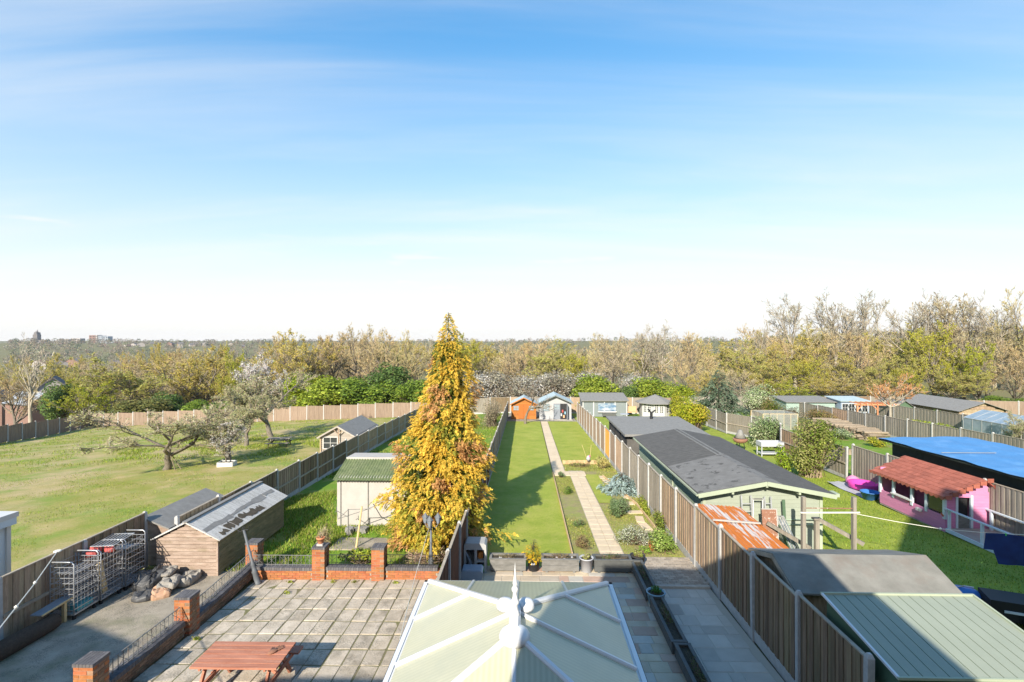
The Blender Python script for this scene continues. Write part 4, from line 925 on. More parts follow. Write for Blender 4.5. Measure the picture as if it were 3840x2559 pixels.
class Plant:
    """collects tubes, strips and leaves; material slots: 0 wood, 1 twig, 2 leaf"""
    def __init__(s, rng): s.rng = rng; s.V = []; s.F = []; s.C = []; s.M = []; s.n = 0
    def _add(s, V, F, C, m):
        s.V.append(V); s.F.append(F + s.n); s.C.append(np.broadcast_to(C, (len(V), 3))); s.M.append(np.full(len(F), m)); s.n += len(V)
    def tubes(s, P, Rr, sides=5, col=(.1, .08, .06), m=0):
        n, k1, _ = P.shape; D = np.zeros_like(P); D[:, :-1] = P[:, 1:] - P[:, :-1]; D[:, -1] = D[:, -2]; D[:, 1:-1] = (P[:, 2:] - P[:, :-2]); D = nrm(D)
        ref = np.where(np.abs(D[..., 2:3]) < .9, np.array([0, 0, 1.]), np.array([1., 0, 0])); A = nrm(np.cross(D, ref)); B = np.cross(D, A)
        th = 2 * np.pi * np.arange(sides) / sides
        V = P[:, :, None] + Rr[:, :, None, None] * (A[:, :, None] * np.cos(th)[None, None, :, None] + B[:, :, None] * np.sin(th)[None, None, :, None])
        b = (np.arange(n)[:, None, None] * k1 + np.arange(k1 - 1)[None, :, None]) * sides; j = np.arange(sides)[None, None]; j2 = (j + 1) % sides
        F = np.stack([b + j, b + j2, b + sides + j2, b + sides + j], -1).reshape(-1, 4)
        s._add(V.reshape(-1, 3), F, np.asarray(col), m)
    def strips(s, P, w0, w1, col, m=1):
        n, k1, _ = P.shape; d = nrm(P[:, -1] - P[:, 0]); sd = nrm(np.cross(d, s.rng.normal(0, 1, (n, 3))))
        w = np.linspace(w0, w1, k1)[None, :, None] / 2; V = np.stack([P - sd[:, None] * w, P + sd[:, None] * w], 2)
        b = (np.arange(n)[:, None] * k1 + np.arange(k1 - 1)[None]) * 2; F = np.stack([b, b + 1, b + 3, b + 2], -1).reshape(-1, 4)
        C = np.asarray(col); C = C if C.ndim == 1 else np.repeat(C, k1 * 2, 0)
        s._add(V.reshape(-1, 3), F, C, m)
    def leaves(s, c, size, col, nbias=None, asp=.6, m=2, dirs=None):
        n = len(c); a = nrm(s.rng.normal(0, 1, (n, 3))) if dirs is None else nrm(dirs); q = s.rng.normal(0, 1, (n, 3))
        if nbias is not None: nn = nrm(q * .6 + nbias); b = nrm(np.cross(nn, a)); a = nrm(np.cross(b, nn)) if dirs is None else a
        else: b = nrm(np.cross(a, q))
        sz = np.asarray(size).reshape(-1, 1) if np.ndim(size) else np.full((n, 1), size)
        V = np.stack([c - a * sz * .5, c + b * sz * asp * .5, c + a * sz * .5, c - b * sz * asp * .5], 1).reshape(-1, 3)
        F = np.arange(n * 4).reshape(n, 4); C = np.asarray(col); C = C if C.ndim == 1 else np.repeat(C, 4, 0)
        s._add(V, F, C, m)
    def split(s, name, wood='bark_grey', foliage='leaf', twig='twig', which=None):
        V, F, C, Mi = np.concatenate(s.V), np.concatenate(s.F), np.concatenate(s.C), np.concatenate(s.M)
        res = {}
        for nm, sel, mats in (('trunk', Mi == 0, [wood]), ('crown', Mi > 0, [twig, foliage])):
            if not sel.any(): continue
            f = F[sel]; u, inv_ = np.unique(f, return_inverse=True)
            res[nm] = arr_mesh(name + '_' + nm, V[u], inv_.reshape(f.shape), mats, (Mi[sel] - 1).clip(0) if nm == 'crown' else None, C[u], smooth_=(nm == 'trunk'))
        return res
def vary(rng, base, n, dv=.2, dh=.06):
    b = np.asarray(base)[None] * np.exp(rng.normal(0, dv, (n, 1))); return np.clip(b * (1 + rng.normal(0, dh, (n, 3))), .002, .95)
PROTO = {}
def tree_proto(key, rng, H=12., tw=(.17, .125, .085), wood='bark_grey', bud=None, bud_n=0, bud_s=.12, upright=.12, spread=48, trunk=.42, limbs=13, wig=.10, tww=.03, m4=7, m3=6, lim_ratio=.95, tmin=.3, leaf_up=True, m2=7, budasp=.8, tr=.020):
    p = Plant(rng)
    lv = [dict(m=limbs, tmin=tmin, ang=spread, av=12, ratio=lim_ratio, rr=.5, segs=5, jit=wig, up=upright, fall=.35, tip=1),
          dict(m=m2, tmin=.25, ang=42, ratio=.52, rr=.45, segs=4, jit=wig, up=upright * .8, tip=1),
          dict(m=m3, tmin=.15, ang=40, ratio=.55, rr=.45, segs=3, jit=wig, up=upright * .6, tip=1),
          dict(m=m4, tmin=.1, ang=38, ratio=.62, rr=.5, segs=2, jit=.08, up=upright * .5, tip=1)]
    G_ = grow(rng, ((0, 0, -.3), (rng.normal(0, .05), rng.normal(0, .05), 1), H * trunk, H * tr, 6, .05 + max(0, wig - .15) * 1.2, .05), lv)
    top = max(q[0][..., 2].max() for q in G_); sc = H / top
    G_ = [(P * sc, Rr) for P, Rr in G_]
    p.tubes(*G_[0], 8); p.tubes(*G_[1], 5); p.tubes(G_[2][0], np.maximum(G_[2][1], .018), 4)
    tw = np.asarray(tw)
    p.strips(G_[3][0], tww * 1.6, tww, vary(rng, tw * .9, len(G_[3][0])))
    P4 = G_[4][0]; p.strips(P4, tww, tww * .55, vary(rng, tw, len(P4), .14))
    if bud is not None and bud_n:
        i = rng.integers(0, len(P4), bud_n); t = rng.uniform(.2, 1, (bud_n, 1)); c = P4[i, 0] * (1 - t) + P4[i, -1] * t + rng.normal(0, .06, (bud_n, 3))
        p.leaves(c, rng.uniform(.6, 1.4, bud_n) * bud_s, vary(rng, bud, bud_n, .13), asp=budasp)
    PROTO[key] = p.split(key, wood); return p
def bush_mesh(rng, rx, ry, h, n, size, cols, lumps=9, twigs=200, twcol=(.16, .12, .08), asp=.6, lump_r=.45, base=.0, droop=0., fill=.35, zpow=1.):
    p = Plant(rng); L = []
    for k in range(lumps):
        a = rng.uniform(0, 2 * np.pi); q = np.sqrt(rng.uniform(0, 1)) * .62; z = rng.uniform(.22, .80) ** zpow
        w = 1 - .45 * max(0, z - .5) / .5
        L.append((q * math.cos(a) * w, q * math.sin(a) * w, z, lump_r * rng.uniform(.7, 1.25)))
    L = np.array(L); i = rng.integers(0, lumps, n); d = nrm(rng.normal(0, 1, (n, 3))); rad = np.where(rng.uniform(0, 1, n) < fill, rng.uniform(.3, 1, n), rng.uniform(.86, 1.06, n))
    c = L[i, :3] * np.array([1, 1, 1]) + d * (L[i, 3] * rad)[:, None] * np.array([1, 1, .75]); keep = c[:, 2] > base; c, d = c[keep], d[keep]; i = i[keep]
    c = c * np.array([rx, ry, h]); cols = [np.asarray(q) for q in cols]
    ci = rng.integers(0, len(cols), len(c)); ci = np.where(rng.uniform(0, 1, len(c)) < .55, i % len(cols), ci)
    p.leaves(c, rng.uniform(.6, 1.4, len(c)) * size, np.stack(cols)[ci] * np.exp(rng.normal(0, .22, (len(c), 1))), nbias=d + np.array([0, 0, .3]), asp=asp)
    if twigs:
        e = c[rng.integers(0, len(c), twigs)]; s0 = np.stack([rng.normal(0, .12 * rx, twigs), rng.normal(0, .12 * ry, twigs), np.zeros(twigs)], 1); mid = (s0 + e) / 2 + rng.normal(0, .06, (twigs, 3)) * min(rx, ry) + np.array([0, 0, .08 * h])
        p.strips(np.stack([s0, mid, e], 1), .05 * max(rx, .4) * .6, .012, vary(rng, twcol, twigs))
    return p
def put(kind, name, label, cat, x, y, s=1., sz=None, rz=None, group=None, z=None):
    root = thing(name, label, cat, (x, y, (T(x, y) if z is None else z) - .05), rnd.uniform(0, 6.28) if rz is None else rz, group)
    root.scale = (s, s, sz or s)
    for nm, me in PROTO[kind].items():
        link(bpy.data.objects.new(nm if nm == 'trunk' else 'crown', me), root)
    return root
g_ = lambda k: np.random.default_rng(k)
# ---- kinds of tree
for q in range(4):
    tree_proto('brown%d' % q, g_(100 + q), 12, tw=[(.47, .37, .20), (.42, .35, .22), (.46, .35, .19), (.44, .37, .18)][q], m4=9, limbs=17, tmin=.10, bud=(.42, .34, .15), bud_n=3200, bud_s=.09, tww=.036)
for q in range(3):
    tree_proto('olive%d' % q, g_(120 + q), 12, tw=(.42, .34, .15), limbs=17, tmin=.10, bud=[(.46, .41, .09), (.50, .41, .09), (.43, .42, .11)][q], bud_n=11000, bud_s=.13, m4=8, tww=.032)
tree_proto('lime0', g_(130), 10, tw=(.30, .27, .09), bud=(.38, .40, .04), bud_n=11000, bud_s=.15, m4=6, limbs=16, tmin=.12)
tree_proto('lime1', g_(131), 10, tw=(.30, .26, .09), bud=(.42, .40, .05), bud_n=10000, bud_s=.14, m4=6, limbs=16, tmin=.12)
for q in range(2):
    tree_proto('tall%d' % q, g_(140 + q), 17, tw=(.33, .29, .21), wood='bark_pale', upright=.16, spread=40, trunk=.5, limbs=13, m2=7, m4=6, tww=.046, wig=.13)
for q in range(2):
    tree_proto('blossom%d' % q, g_(150 + q), 7, tw=(.24, .20, .15), bud=(.68, .64, .60), bud_n=7000, bud_s=.12, spread=55, m4=6, tww=.028, wig=.16)
for q in range(2):
    tree_proto('apple%d' % q, g_(165 + 7 * q), 4.6, tw=(.36, .31, .21), tr=.036, wood='bark_grey', spread=56, upright=.10, trunk=.36, limbs=9, wig=.21, tww=.02, m2=8, m3=8, m4=8, lim_ratio=1.5, tmin=.55, bud=(.42, .42, .2), bud_n=7000, bud_s=.055)
tree_proto('pollard', g_(170), 6.5, tw=(.50, .26, .12), tr=.034, wood='bark_pale', spread=62, upright=.16, trunk=.55, limbs=12, wig=.10, tww=.03, m2=8, m3=6, m4=5, lim_ratio=.75, tmin=.6)
tree_proto('gnarled', g_(171), 4.6, tw=(.22, .17, .12), tr=.042, wood='bark_grey', spread=50, upright=.06, trunk=.5, limbs=5, wig=.28, tww=.02, m2=5, m3=5, m4=4, lim_ratio=.9, tmin=.5)
tree_proto('palebare', g_(172), 13, tw=(.42, .37, .28), wood='bark_pale', spread=32, upright=.14, trunk=.5, limbs=9, wig=.12, tww=.03, m2=6, m3=5, m4=3, lim_ratio=.95)
for q, cols in enumerate([[(.17, .25, .03), (.24, .31, .04), (.11, .18, .03)], [(.27, .34, .04), (.34, .38, .05), (.19, .26, .03)], [(.09, .15, .04), (.13, .20, .05), (.16, .23, .05)], [(.20, .20, .06), (.15, .17, .05), (.24, .22, .07)], [(.24, .30, .02), (.33, .35, .03), (.18, .25, .02)]]):
    PROTO['bush%d' % q] = bush_mesh(g_(180 + q), 3., 3., 5., 9000, .24, cols, lumps=16, lump_r=.36).split('bush%d' % q)
for q in range(2):
    p = bush_mesh(g_(190 + q), 3., 3., 5., 4200, .20, [(.26, .23, .17), (.32, .30, .22)], lumps=16, lump_r=.36, twigs=900, twcol=(.26, .21, .15)); 
    b = bush_mesh(g_(195 + q), 3., 3., 5.1, 4000, .13, [(.70, .67, .61), (.56, .53, .47)], lumps=16, lump_r=.36, twigs=0); p.V += b.V; p.F += [f + p.n for f in b.F]; p.C += b.C; p.M += b.M
    PROTO['sloe%d' % q] = p.split('sloe%d' % q)
# ---- the golden conifer
def cypress(key, rng, H, Rb, n, pal, size=.34, dead=.25, lean=(0, 0), ztop=.02, leafn=16, trunk_r=.14, prof=None, dcol=(.50, .22, .07), core=0):
    p = Plant(rng)
    z = H * (.03 + .97 * (1 - rng.uniform(0, 1, n) ** .62 * .99)); f = z / H
    prof = prof or (lambda f: np.interp(f, [0, .06, .2, .35, .5, .65, .8, .92, 1], [.80, .98, 1.0, .86, .74, .55, .36, .19, .02]))
    a = rng.uniform(0, 2 * np.pi, n)
    lob = 1 + .20 * np.sin(3 * a + f * 9) + .16 * np.sin(2 * a + f * 17 + 1) + .13 * np.sin(7 * a - f * 21) + .13 * np.sin(5 * a + f * 37) + .10 * np.sin(11 * a + f * 60) + rng.normal(0, .06, n)
    if core:
        for q in range(70):
            a0, f0, am = rng.uniform(0, 6.28), rng.uniform(.0, .97), rng.uniform(-.22, .42)
            da = np.abs((a - a0 + np.pi) % (2 * np.pi) - np.pi); lob = lob + am * np.exp(-(da / .32) ** 2 - ((f - f0) / .022) ** 2)
    depth = np.where(rng.uniform(0, 1, n) < .68, rng.uniform(.86, 1.06, n), rng.uniform(.35, .9, n))
    r = Rb * prof(f) * lob * depth
    out = np.stack([np.cos(a), np.sin(a), np.zeros(n)], 1); c = out * r[:, None]; c[:, 2] = z; offx = lambda q: lean[0] * q + (.35 * Rb / 1.5 * np.sin(q * 2.6) - .28 * np.exp(-q * 9) if core else 0 * q); hadcore = core; c[:, 0] += offx(f); c[:, 1] += lean[1] * f
    # dead brown patches and yellow-to-green drift, both with a place of their own
    nz = np.sin(c[:, 0] * 2.3 + 1.2) * np.sin(c[:, 1] * 2.0 + .5) * np.sin(c[:, 2] * 1.9 + .7) + .35 * np.sin(c[:, 2] * 4.3 + a * 3)
    isdead = (nz > .62 - dead) & (depth > .8)
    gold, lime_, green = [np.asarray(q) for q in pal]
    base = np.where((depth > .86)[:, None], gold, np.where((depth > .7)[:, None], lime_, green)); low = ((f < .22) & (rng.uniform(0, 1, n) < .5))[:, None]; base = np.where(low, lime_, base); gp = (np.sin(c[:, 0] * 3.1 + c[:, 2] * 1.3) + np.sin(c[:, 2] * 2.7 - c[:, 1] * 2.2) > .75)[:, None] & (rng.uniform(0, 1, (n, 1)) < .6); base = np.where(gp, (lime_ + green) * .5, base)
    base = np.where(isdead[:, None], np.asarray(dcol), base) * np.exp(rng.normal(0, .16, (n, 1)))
    sz = size * rng.uniform(.6, 1.35, n) * np.interp(f, [0, .6, 1], [1.1, .95, .5])
    # each spray: a drooping fan of leaflets along a short stem
    d = nrm(out * .9 + rng.normal(0, .35, (n, 3)) + np.array([0, 0, -.30])); side = nrm(np.cross(d, np.array([0, 0, 1.]) + rng.normal(0, .35, (n, 3)))); up = np.cross(side, d)
    for q in range(leafn):
        t = (q // 2 + .5) / (leafn / 2); sg = -1 if q % 2 else 1
        ld = nrm(d * (.75 + .3 * t) + side * sg * (.95 - .6 * t) + up * rng.normal(-.05, .18, (n, 1))); ll = sz * (.55 - .22 * t) * rng.uniform(.7, 1.2, n)
        pos = c + d * (sz * t)[:, None] - np.array([0, 0, 1.]) * (sz * .28 * t * t)[:, None] + ld * (ll * .45)[:, None]
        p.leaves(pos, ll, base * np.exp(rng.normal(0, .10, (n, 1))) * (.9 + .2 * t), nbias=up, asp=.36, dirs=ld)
    if core:
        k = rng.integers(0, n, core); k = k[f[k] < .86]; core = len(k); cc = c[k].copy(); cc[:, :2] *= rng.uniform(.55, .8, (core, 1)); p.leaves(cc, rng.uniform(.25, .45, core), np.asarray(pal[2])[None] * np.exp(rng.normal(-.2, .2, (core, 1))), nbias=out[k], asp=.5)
    m = 60; zz = rng.uniform(.05, .9, m) * H; aa = rng.uniform(0, 6.28, m); e = np.stack([np.cos(aa), np.sin(aa), np.zeros(m)], 1) * (Rb * prof(zz / H) * .8)[:, None]; e[:, 2] = zz + .15; s0 = np.zeros((m, 3)); s0[:, 2] = zz; s0[:, 0] = offx(zz / H); e[:, 0] += offx(zz / H)
    p.tubes(np.stack([s0, (s0 + e) / 2 + np.array([0, 0, .1]), e], 1), np.full((m, 3), .02 * min(1, Rb / 1.5)), 4)
    k = 8; tp = np.zeros((1, k, 3)); tp[0, :, 2] = np.linspace(-.2, H * (1.0 if hadcore else .85), k); tp[0, :, 0] = offx(np.linspace(0, 1, k)); tp[0, :, 1] = lean[1] * np.linspace(0, 1, k)
    p.tubes(tp, np.linspace(trunk_r, .012, k)[None], 8); PROTO[key] = p.split(key, 'bark_dark'); return p
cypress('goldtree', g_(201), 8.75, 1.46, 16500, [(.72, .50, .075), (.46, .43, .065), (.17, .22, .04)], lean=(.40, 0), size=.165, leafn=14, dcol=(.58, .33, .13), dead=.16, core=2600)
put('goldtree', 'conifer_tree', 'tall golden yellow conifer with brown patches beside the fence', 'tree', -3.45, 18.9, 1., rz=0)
cypress('spruce', g_(202), 5.2, 1.9, 1500, [(.16, .21, .13), (.12, .17, .10), (.06, .10, .06)], size=.40, dead=-2, leafn=12)
put('spruce', 'conifer_tree', 'blue green spruce in the middle of the right hand gardens', 'tree', 20.6, 54.5, 1.1)
cypress('bluespruce', g_(203), 1.5, 1.15, 700, [(.40, .50, .48), (.30, .40, .38), (.12, .18, .15)], size=.30, dead=-2, leafn=10, trunk_r=.04, prof=lambda f: np.interp(f, [0, .3, .7, 1], [1, .9, .55, .1]))
put('bluespruce', 'conifer_shrub', 'silver blue spruce against the brown fence', 'shrub', 5.0, 26.4, .72)
cypress('minigold', g_(204), .55, .20, 260, [(.72, .46, .03), (.55, .42, .03), (.2, .24, .03)], size=.10, dead=-2, leafn=8, trunk_r=.015, prof=lambda f: np.interp(f, [0, .4, .8, 1], [.8, 1, .7, .1]))
# ---- orchard on the field
ORCH = [(-24.3, 33.6, 'apple0', 1.85, 1.02, 'leaning apple tree with a twisted forked trunk on the field'), (-21.6, 36.4, 'apple1', 1.35, .9, 'small apple tree by the white trough on the field'),
        (-24.5, 44.0, 'apple1', 1.5, 1.2, 'slender apple tree in the middle of the orchard'), (-24.9, 49.3, 'apple0', 2.0, 1.5, 'broad old apple tree nearest the far field fence')]
for x, y, k, s, sz, lab in ORCH: put(k, 'apple_tree', lab, 'tree', x, y, s, sz)
put('gnarled', 'bare_tree', 'small bare gnarled tree in front of the orange summerhouse', 'tree', .0, 53.2, .92, 1.0, rz=1.)
put('pollard', 'pollarded_tree', 'pale pollarded tree with orange shoots in the right hand gardens', 'tree', 35.0, 49.8, .88, .88)
put('gnarled', 'bare_tree', 'pale twisted bare trunk beside the netted cage', 'tree', 24.5, 61, .8, .9)
put('apple1', 'fruit_tree', 'white barked small fruit tree by the greenhouse', 'tree', 38.6, 40.6, .62, .62)
put('palebare', 'bare_tree', 'pale bare forked tree at the left edge beyond the fence', 'tree', -74, 74, 1.1, 1.12)
# ---- wood beyond the fences: (pixel column, pixel top, depth, kind) set out as ground positions
def at(px, y):      # ground position seen in a picture column at a depth
    a = (px - 1920) / 1900.; return (a * .99967 - .02583) * y / (a * .02583 + .99967), y
_NR = {}
def nat_r(kind):
    if kind not in _NR:
        me = PROTO[kind]['crown']; a = np.zeros(len(me.vertices) * 3, np.float32); me.vertices.foreach_get('co', a); a = a.reshape(-1, 3); _NR[kind] = float(np.percentile(np.hypot(a[:, 0], a[:, 1]), 93))
    return _NR[kind]
def wood(px, top, y, kind, hw=None, label='', name='tree', cat='tree', group=None):
    x, y = at(px, y); zt = 7 - (top - 1281) / 1900. * y; zb = T(x, y); H0 = {'b': 12, 'o': 12, 'l': 10, 't': 17, 'p': 13}
    h = zt - zb; base = 7. if kind.startswith('bloss') else 5. if kind.startswith(('bush', 'sloe')) else H0.get(kind[0], 12)
    sz = h / base * (1.0 if kind[:4] in ('bush', 'sloe') else 1.09); s = sz
    if hw:
        s = hw / 1900. * y / nat_r(kind)
    return put(kind, name, label, cat, x, y, s, sz, group=group)
W_ = [  # left valley
 (440, 1345, 84, 'olive2', 165, 'spreading olive yellow tree behind the left field corner'), (60, 1420, 86, 'brown2', 120, 'russet bare tree beside the pale forked tree'), (250, 1440, 80, 'bush2', 70, 'dark ivy covered bush left of the olive tree'),
 (330, 1440, 78, 'lime0', 95, 'fresh green low tree below the olive tree'), (620, 1370, 96, 'brown1', 120, 'grey brown tree right of the olive tree'), (640, 1480, 82, 'bush2', 70, 'dark evergreen bush below the grey brown tree'), (760, 1315, 98, 'olive1', 150, 'wide golden brown tree left of the blossom'),
 (700, 1330, 108, 'brown3', 110, 'brown bare tree behind the golden brown tree'), (895, 1330, 96, 'lime0', 45, 'narrow lime green tree left of the blossom'), (860, 1400, 90, 'lime1', 45, 'low lime green tree beside the blossom'), (965, 1335, 84, 'blossom0', 95, 'white blossom tree above the orchard'),
 (520, 1500, 76, 'bush3', 90, 'straw coloured bush along the left of the field fence'), (780, 1500, 75, 'bush0', 80, 'green bramble bush behind the field fence'),
 (1040, 1275, 108, 'brown0', 90, 'tan bare tree above the white blossom'), (1120, 1255, 104, 'olive1', 130, 'golden olive tree left of the conifer'), (1240, 1245, 112, 'brown2', 120, 'pinkish brown tree left of the conifer top'), (1330, 1232, 118, 'brown1', 110, 'tallest grey brown tree left of the conifer'), (1440, 1262, 110, 'brown0', 110, 'brown tree close left of the conifer'), (1545, 1255, 108, 'brown3', 90, 'brown tree just behind the conifer left side'),
 (1170, 1400, 80, 'bush4', 90, 'yellow green bush below the golden olive tree'), (1250, 1420, 76, 'bush1', 110, 'bright green hedge bush above the field shed'), (1380, 1410, 74, 'bush0', 110, 'rich green hedge bush left of the conifer'), (1480, 1370, 78, 'bush2', 95, 'dark green holly like bush next to the conifer'), (1545, 1420, 73, 'bush0', 70, 'green bush half hidden by the conifer'),
 # middle
 (1745, 1270, 92, 'lime1', 60, 'pale lime tree just right of the conifer'), (1800, 1285, 100, 'brown3', 100, 'thin brown tree right of the conifer'), (1900, 1290, 98, 'brown1', 90, 'greyish bare tree above the orange summerhouse'), (1990, 1275, 96, 'brown2', 100, 'reddish brown tree above the orange summerhouse'), (2100, 1288, 88, 'olive2', 115, 'domed olive yellow tree above the white summerhouse'), (2030, 1300, 110, 'brown0', 90, 'brown tree behind the domed olive tree'),
 (2215, 1265, 104, 'brown3', 90, 'slender brown tree right of the domed olive tree'), (2300, 1268, 96, 'brown1', 100, 'pale stemmed bare tree above the garden bar'), (2400, 1235, 100, 'tall1', 85, 'tall thin bare tree above the garden bar'), (2500, 1222, 98, 'tall0', 105, 'rounded bare tree above the gazebo'), (2590, 1262, 94, 'brown0', 95, 'sandy brown tree right above the gazebo'), (2660, 1340, 82, 'brown3', 70, 'low straw brown tree left of the gap in the wood'),
 (1830, 1395, 70, 'sloe0', 95, 'white flowering blackthorn right of the conifer'), (1960, 1405, 69, 'sloe1', 95, 'white flowering blackthorn behind the bare tree'), (2080, 1395, 70, 'sloe0', 90, 'white flowering blackthorn behind the white summerhouse'), (2200, 1388, 72, 'sloe1', 85, 'white flowering blackthorn right of the white summerhouse'), (2390, 1400, 73, 'sloe0', 75, 'white flowering blackthorn between the two green bushes'),
 (2230, 1412, 67, 'bush1', 95, 'bright green bush behind the garden bar'), (2355, 1445, 66.5, 'bush2', 50, 'grey green bush right of the garden bar'), (2455, 1418, 67, 'bush1', 75, 'bright green domed bush behind the gazebo'), (2545, 1440, 67.5, 'bush4', 55, 'yellow green variegated bush right of the gazebo'),
 # right
 (2790, 1275, 90, 'olive2', 85, 'olive tree right of the gap in the wood'), (2850, 1205, 96, 'tall0', 45, 'tall ivy topped tree standing above the olive tree'), (2930, 1262, 92, 'brown2', 80, 'russet tree left of the tall bare trees'), (2985, 1128, 104, 'tall1', 95, 'tall bare tree, first of the skyline trees'), (3115, 1108, 106, 'tall0', 110, 'tall bare tree, second of the skyline trees'), (3240, 1118, 104, 'tall1', 100, 'tall bare tree, third of the skyline trees'),
 (3430, 1112, 100, 'tall0', 110, 'tall bare tree with an arched skyline crown'), (3540, 1116, 98, 'tall1', 110, 'tall bare tree right of the arched crown'), (3640, 1128, 94, 'brown1', 110, 'dense brown tree in the right hand wood'), (3730, 1120, 92, 'tall0', 110, 'tall dense bare tree near the right edge'), (3820, 1105, 88, 'brown3', 110, 'tallest brown tree at the right edge'),
 (3000, 1275, 86, 'olive1', 100, 'golden brown tree below the first skyline tree'), (3110, 1262, 88, 'brown0', 100, 'brown tree below the second skyline tree'), (3210, 1248, 84, 'brown2', 100, 'russet brown tree below the third skyline tree'), (3310, 1265, 86, 'olive0', 95, 'olive brown tree left of the lime green tree'), (3400, 1290, 80, 'olive2', 85, 'olive tree just left of the lime green tree'), (3500, 1225, 78, 'lime1', 90, 'large lime yellow tree in the right hand wood'), (3620, 1300, 76, 'lime0', 80, 'lime yellow tree over the dark sheds'),
 (3700, 1262, 78, 'brown1', 100, 'grey brown tree with leaning limbs at the right'), (3800, 1290, 74, 'brown2', 95, 'russet tree low at the right edge'), (3560, 1400, 74, 'olive2', 75, 'low olive tree behind the dark sheds'), (2880, 1370, 78, 'olive0', 80, 'greenish low tree behind the netted cage'), (2780, 1390, 76, 'brown1', 70, 'twiggy grey tree above the spruce'), (2960, 1430, 73, 'lime0', 80, 'low lime green tree behind the mint shed'), (3080, 1420, 76, 'olive1', 90, 'sandy tree behind the blue summerhouse'), (3210, 1400, 78, 'brown3', 100, 'brown thicket tree behind the pollarded tree'), (3330, 1410, 74, 'olive0', 80, 'olive thicket tree right behind the pollarded tree'),
 (2960, 1500, 69, 'bush0', 70, 'green bush above the mint shed'), (3080, 1485, 70, 'bush1', 95, 'bright green ivy bush behind the blue summerhouse'), (3190, 1490, 70, 'bush0', 70, 'green bush right behind the blue summerhouse'), (3450, 1500, 69, 'bush2', 80, 'dark bush behind the dark sheds'), (3780, 1480, 68, 'bush0', 70, 'green bush at the right edge of the wood'),
]
for px, top, y, k, hw, lab in W_: wood(px, top, y, k, hw, lab, name='bush' if k[:4] in ('bush', 'sloe') else 'tree', cat='bush' if k[:4] in ('bush', 'sloe') else 'tree')
# the wood behind them, as far as single trees can be made out
kinds = ['brown0', 'brown1', 'brown2', 'brown3', 'olive0', 'olive1', 'olive2', 'olive0', 'tall0']
rw = random.Random(3)
for (a, b, ylo, yhi, tp, n) in [(0, 560, 130, 260, 1345, 26), (560, 1100, 118, 200, 1300, 18), (1100, 1700, 125, 170, 1262, 12), (1700, 2660, 118, 160, 1282, 16), (2740, 3860, 112, 150, 1230, 18)]:
    for k in range(n):
        px = a + (b - a) * (k + rw.uniform(.1, .9)) / n; y = rw.uniform(ylo, yhi)
        kd = rw.choice(kinds); what = {'b': 'bare brown tree', 'o': 'olive tinged tree', 't': 'tall grey bare tree'}[kd[0]]; place = {0: 'down in the hazy left valley', 560: 'in the second row above the orchard', 1100: 'in the second row left of the conifer', 1700: 'in the second row behind the summerhouses', 2740: 'in the second row of the right hand wood'}[a]
        wood(px, tp + rw.uniform(-10, 50), y, kd, 1900 * 5.2 / y * rw.uniform(.8, 1.3), what + ' ' + place, group=what + 's ' + place)
# far woods on the hills: one mass
rng = g_(300); nT = 2600
ang = np.where(rng.uniform(0, 1, nT) < .5, rng.uniform(-1.05, -.30, nT), rng.uniform(-1.05, 1.05, nT)); dd = np.exp(rng.uniform(math.log(210), math.log(1500), nT)); yy = dd / np.sqrt(1 + ang ** 2); xx = ang * yy; zz = TA(xx, yy)
p = Plant(rng); per = 66
i = np.repeat(np.arange(nT), per); Ht = rng.uniform(6, 11, nT); d = nrm(rng.normal(0, 1, (nT * per, 3))); rr_ = rng.uniform(.55, 1, (nT * per, 1)) ** .5
c = np.stack([xx, yy, zz], 1)[i] + d * rr_ * np.stack([Ht * .45, Ht * .45, Ht * .5], 1)[i]; c[:, 2] += Ht[i] * .5
pal = np.array([(.30, .24, .18), (.27, .24, .19), (.24, .25, .14), (.17, .19, .12), (.32, .27, .20), (.13, .155, .11)]); ci = rng.choice(6, nT, p=[.28, .25, .17, .10, .15, .05])
p.leaves(c, rng.uniform(.7, 1.6, nT * per) * (1 + dd[i] / 2500), pal[ci][i] * np.exp(rng.normal(0, .18, (nT * per, 1))), asp=.7)
for nm, me in p.split('far_wood').items(): o = link(bpy.data.objects.new('far_wood', me)); o['kind'] = 'stuff'; o['label'] = 'far wooded hills and valley below the town'
# ---- garden shrubs
def shrub(label, x, y, rx, ry, h, n, size, cols, seed, name='shrub', cat='shrub', **k):
    t = thing(name, label, cat, (x, y, k.pop('z', T(x, y)) - .03)); zz_ = k
    for nm, me in bush_mesh(g_(seed), rx, ry, h, n, size, cols, **k).split(name).items(): link(bpy.data.objects.new('foliage', me), t)
    return t
YG = [(.30, .33, .03), (.40, .36, .03), (.22, .28, .03)]; GR = [(.10, .19, .03), (.15, .25, .04), (.20, .30, .06)]; SG = [(.27, .33, .16), (.20, .27, .11), (.34, .39, .24)]
shrub('big straggly olive shrub beside the lawn of the right garden', 16.9, 30.4, 1.9, 1.7, 3.4, 7000, .13, [(.22, .25, .05), (.16, .22, .03), (.30, .29, .10)], 401, lumps=22, lump_r=.30, twigs=500, twcol=(.30, .24, .15), zpow=.8)
shrub('bright green climber at the foot of the straggly shrub', 15.4, 30.6, .55, .6, 1.7, 1500, .11, [(.20, .30, .02), (.28, .36, .03)], 402)
shrub('yellow green shrub beside the grey flat roof', 15.6, 47.2, 2.3, 2., 3.0, 6000, .16, [(.36, .36, .02), (.28, .32, .02), (.44, .36, .04)], 403, lumps=16, lump_r=.36)
shrub('yellow green shrub behind the gazebo fence', 17.6, 57.5, 1.7, 1.6, 3.4, 4000, .16, YG, 404)
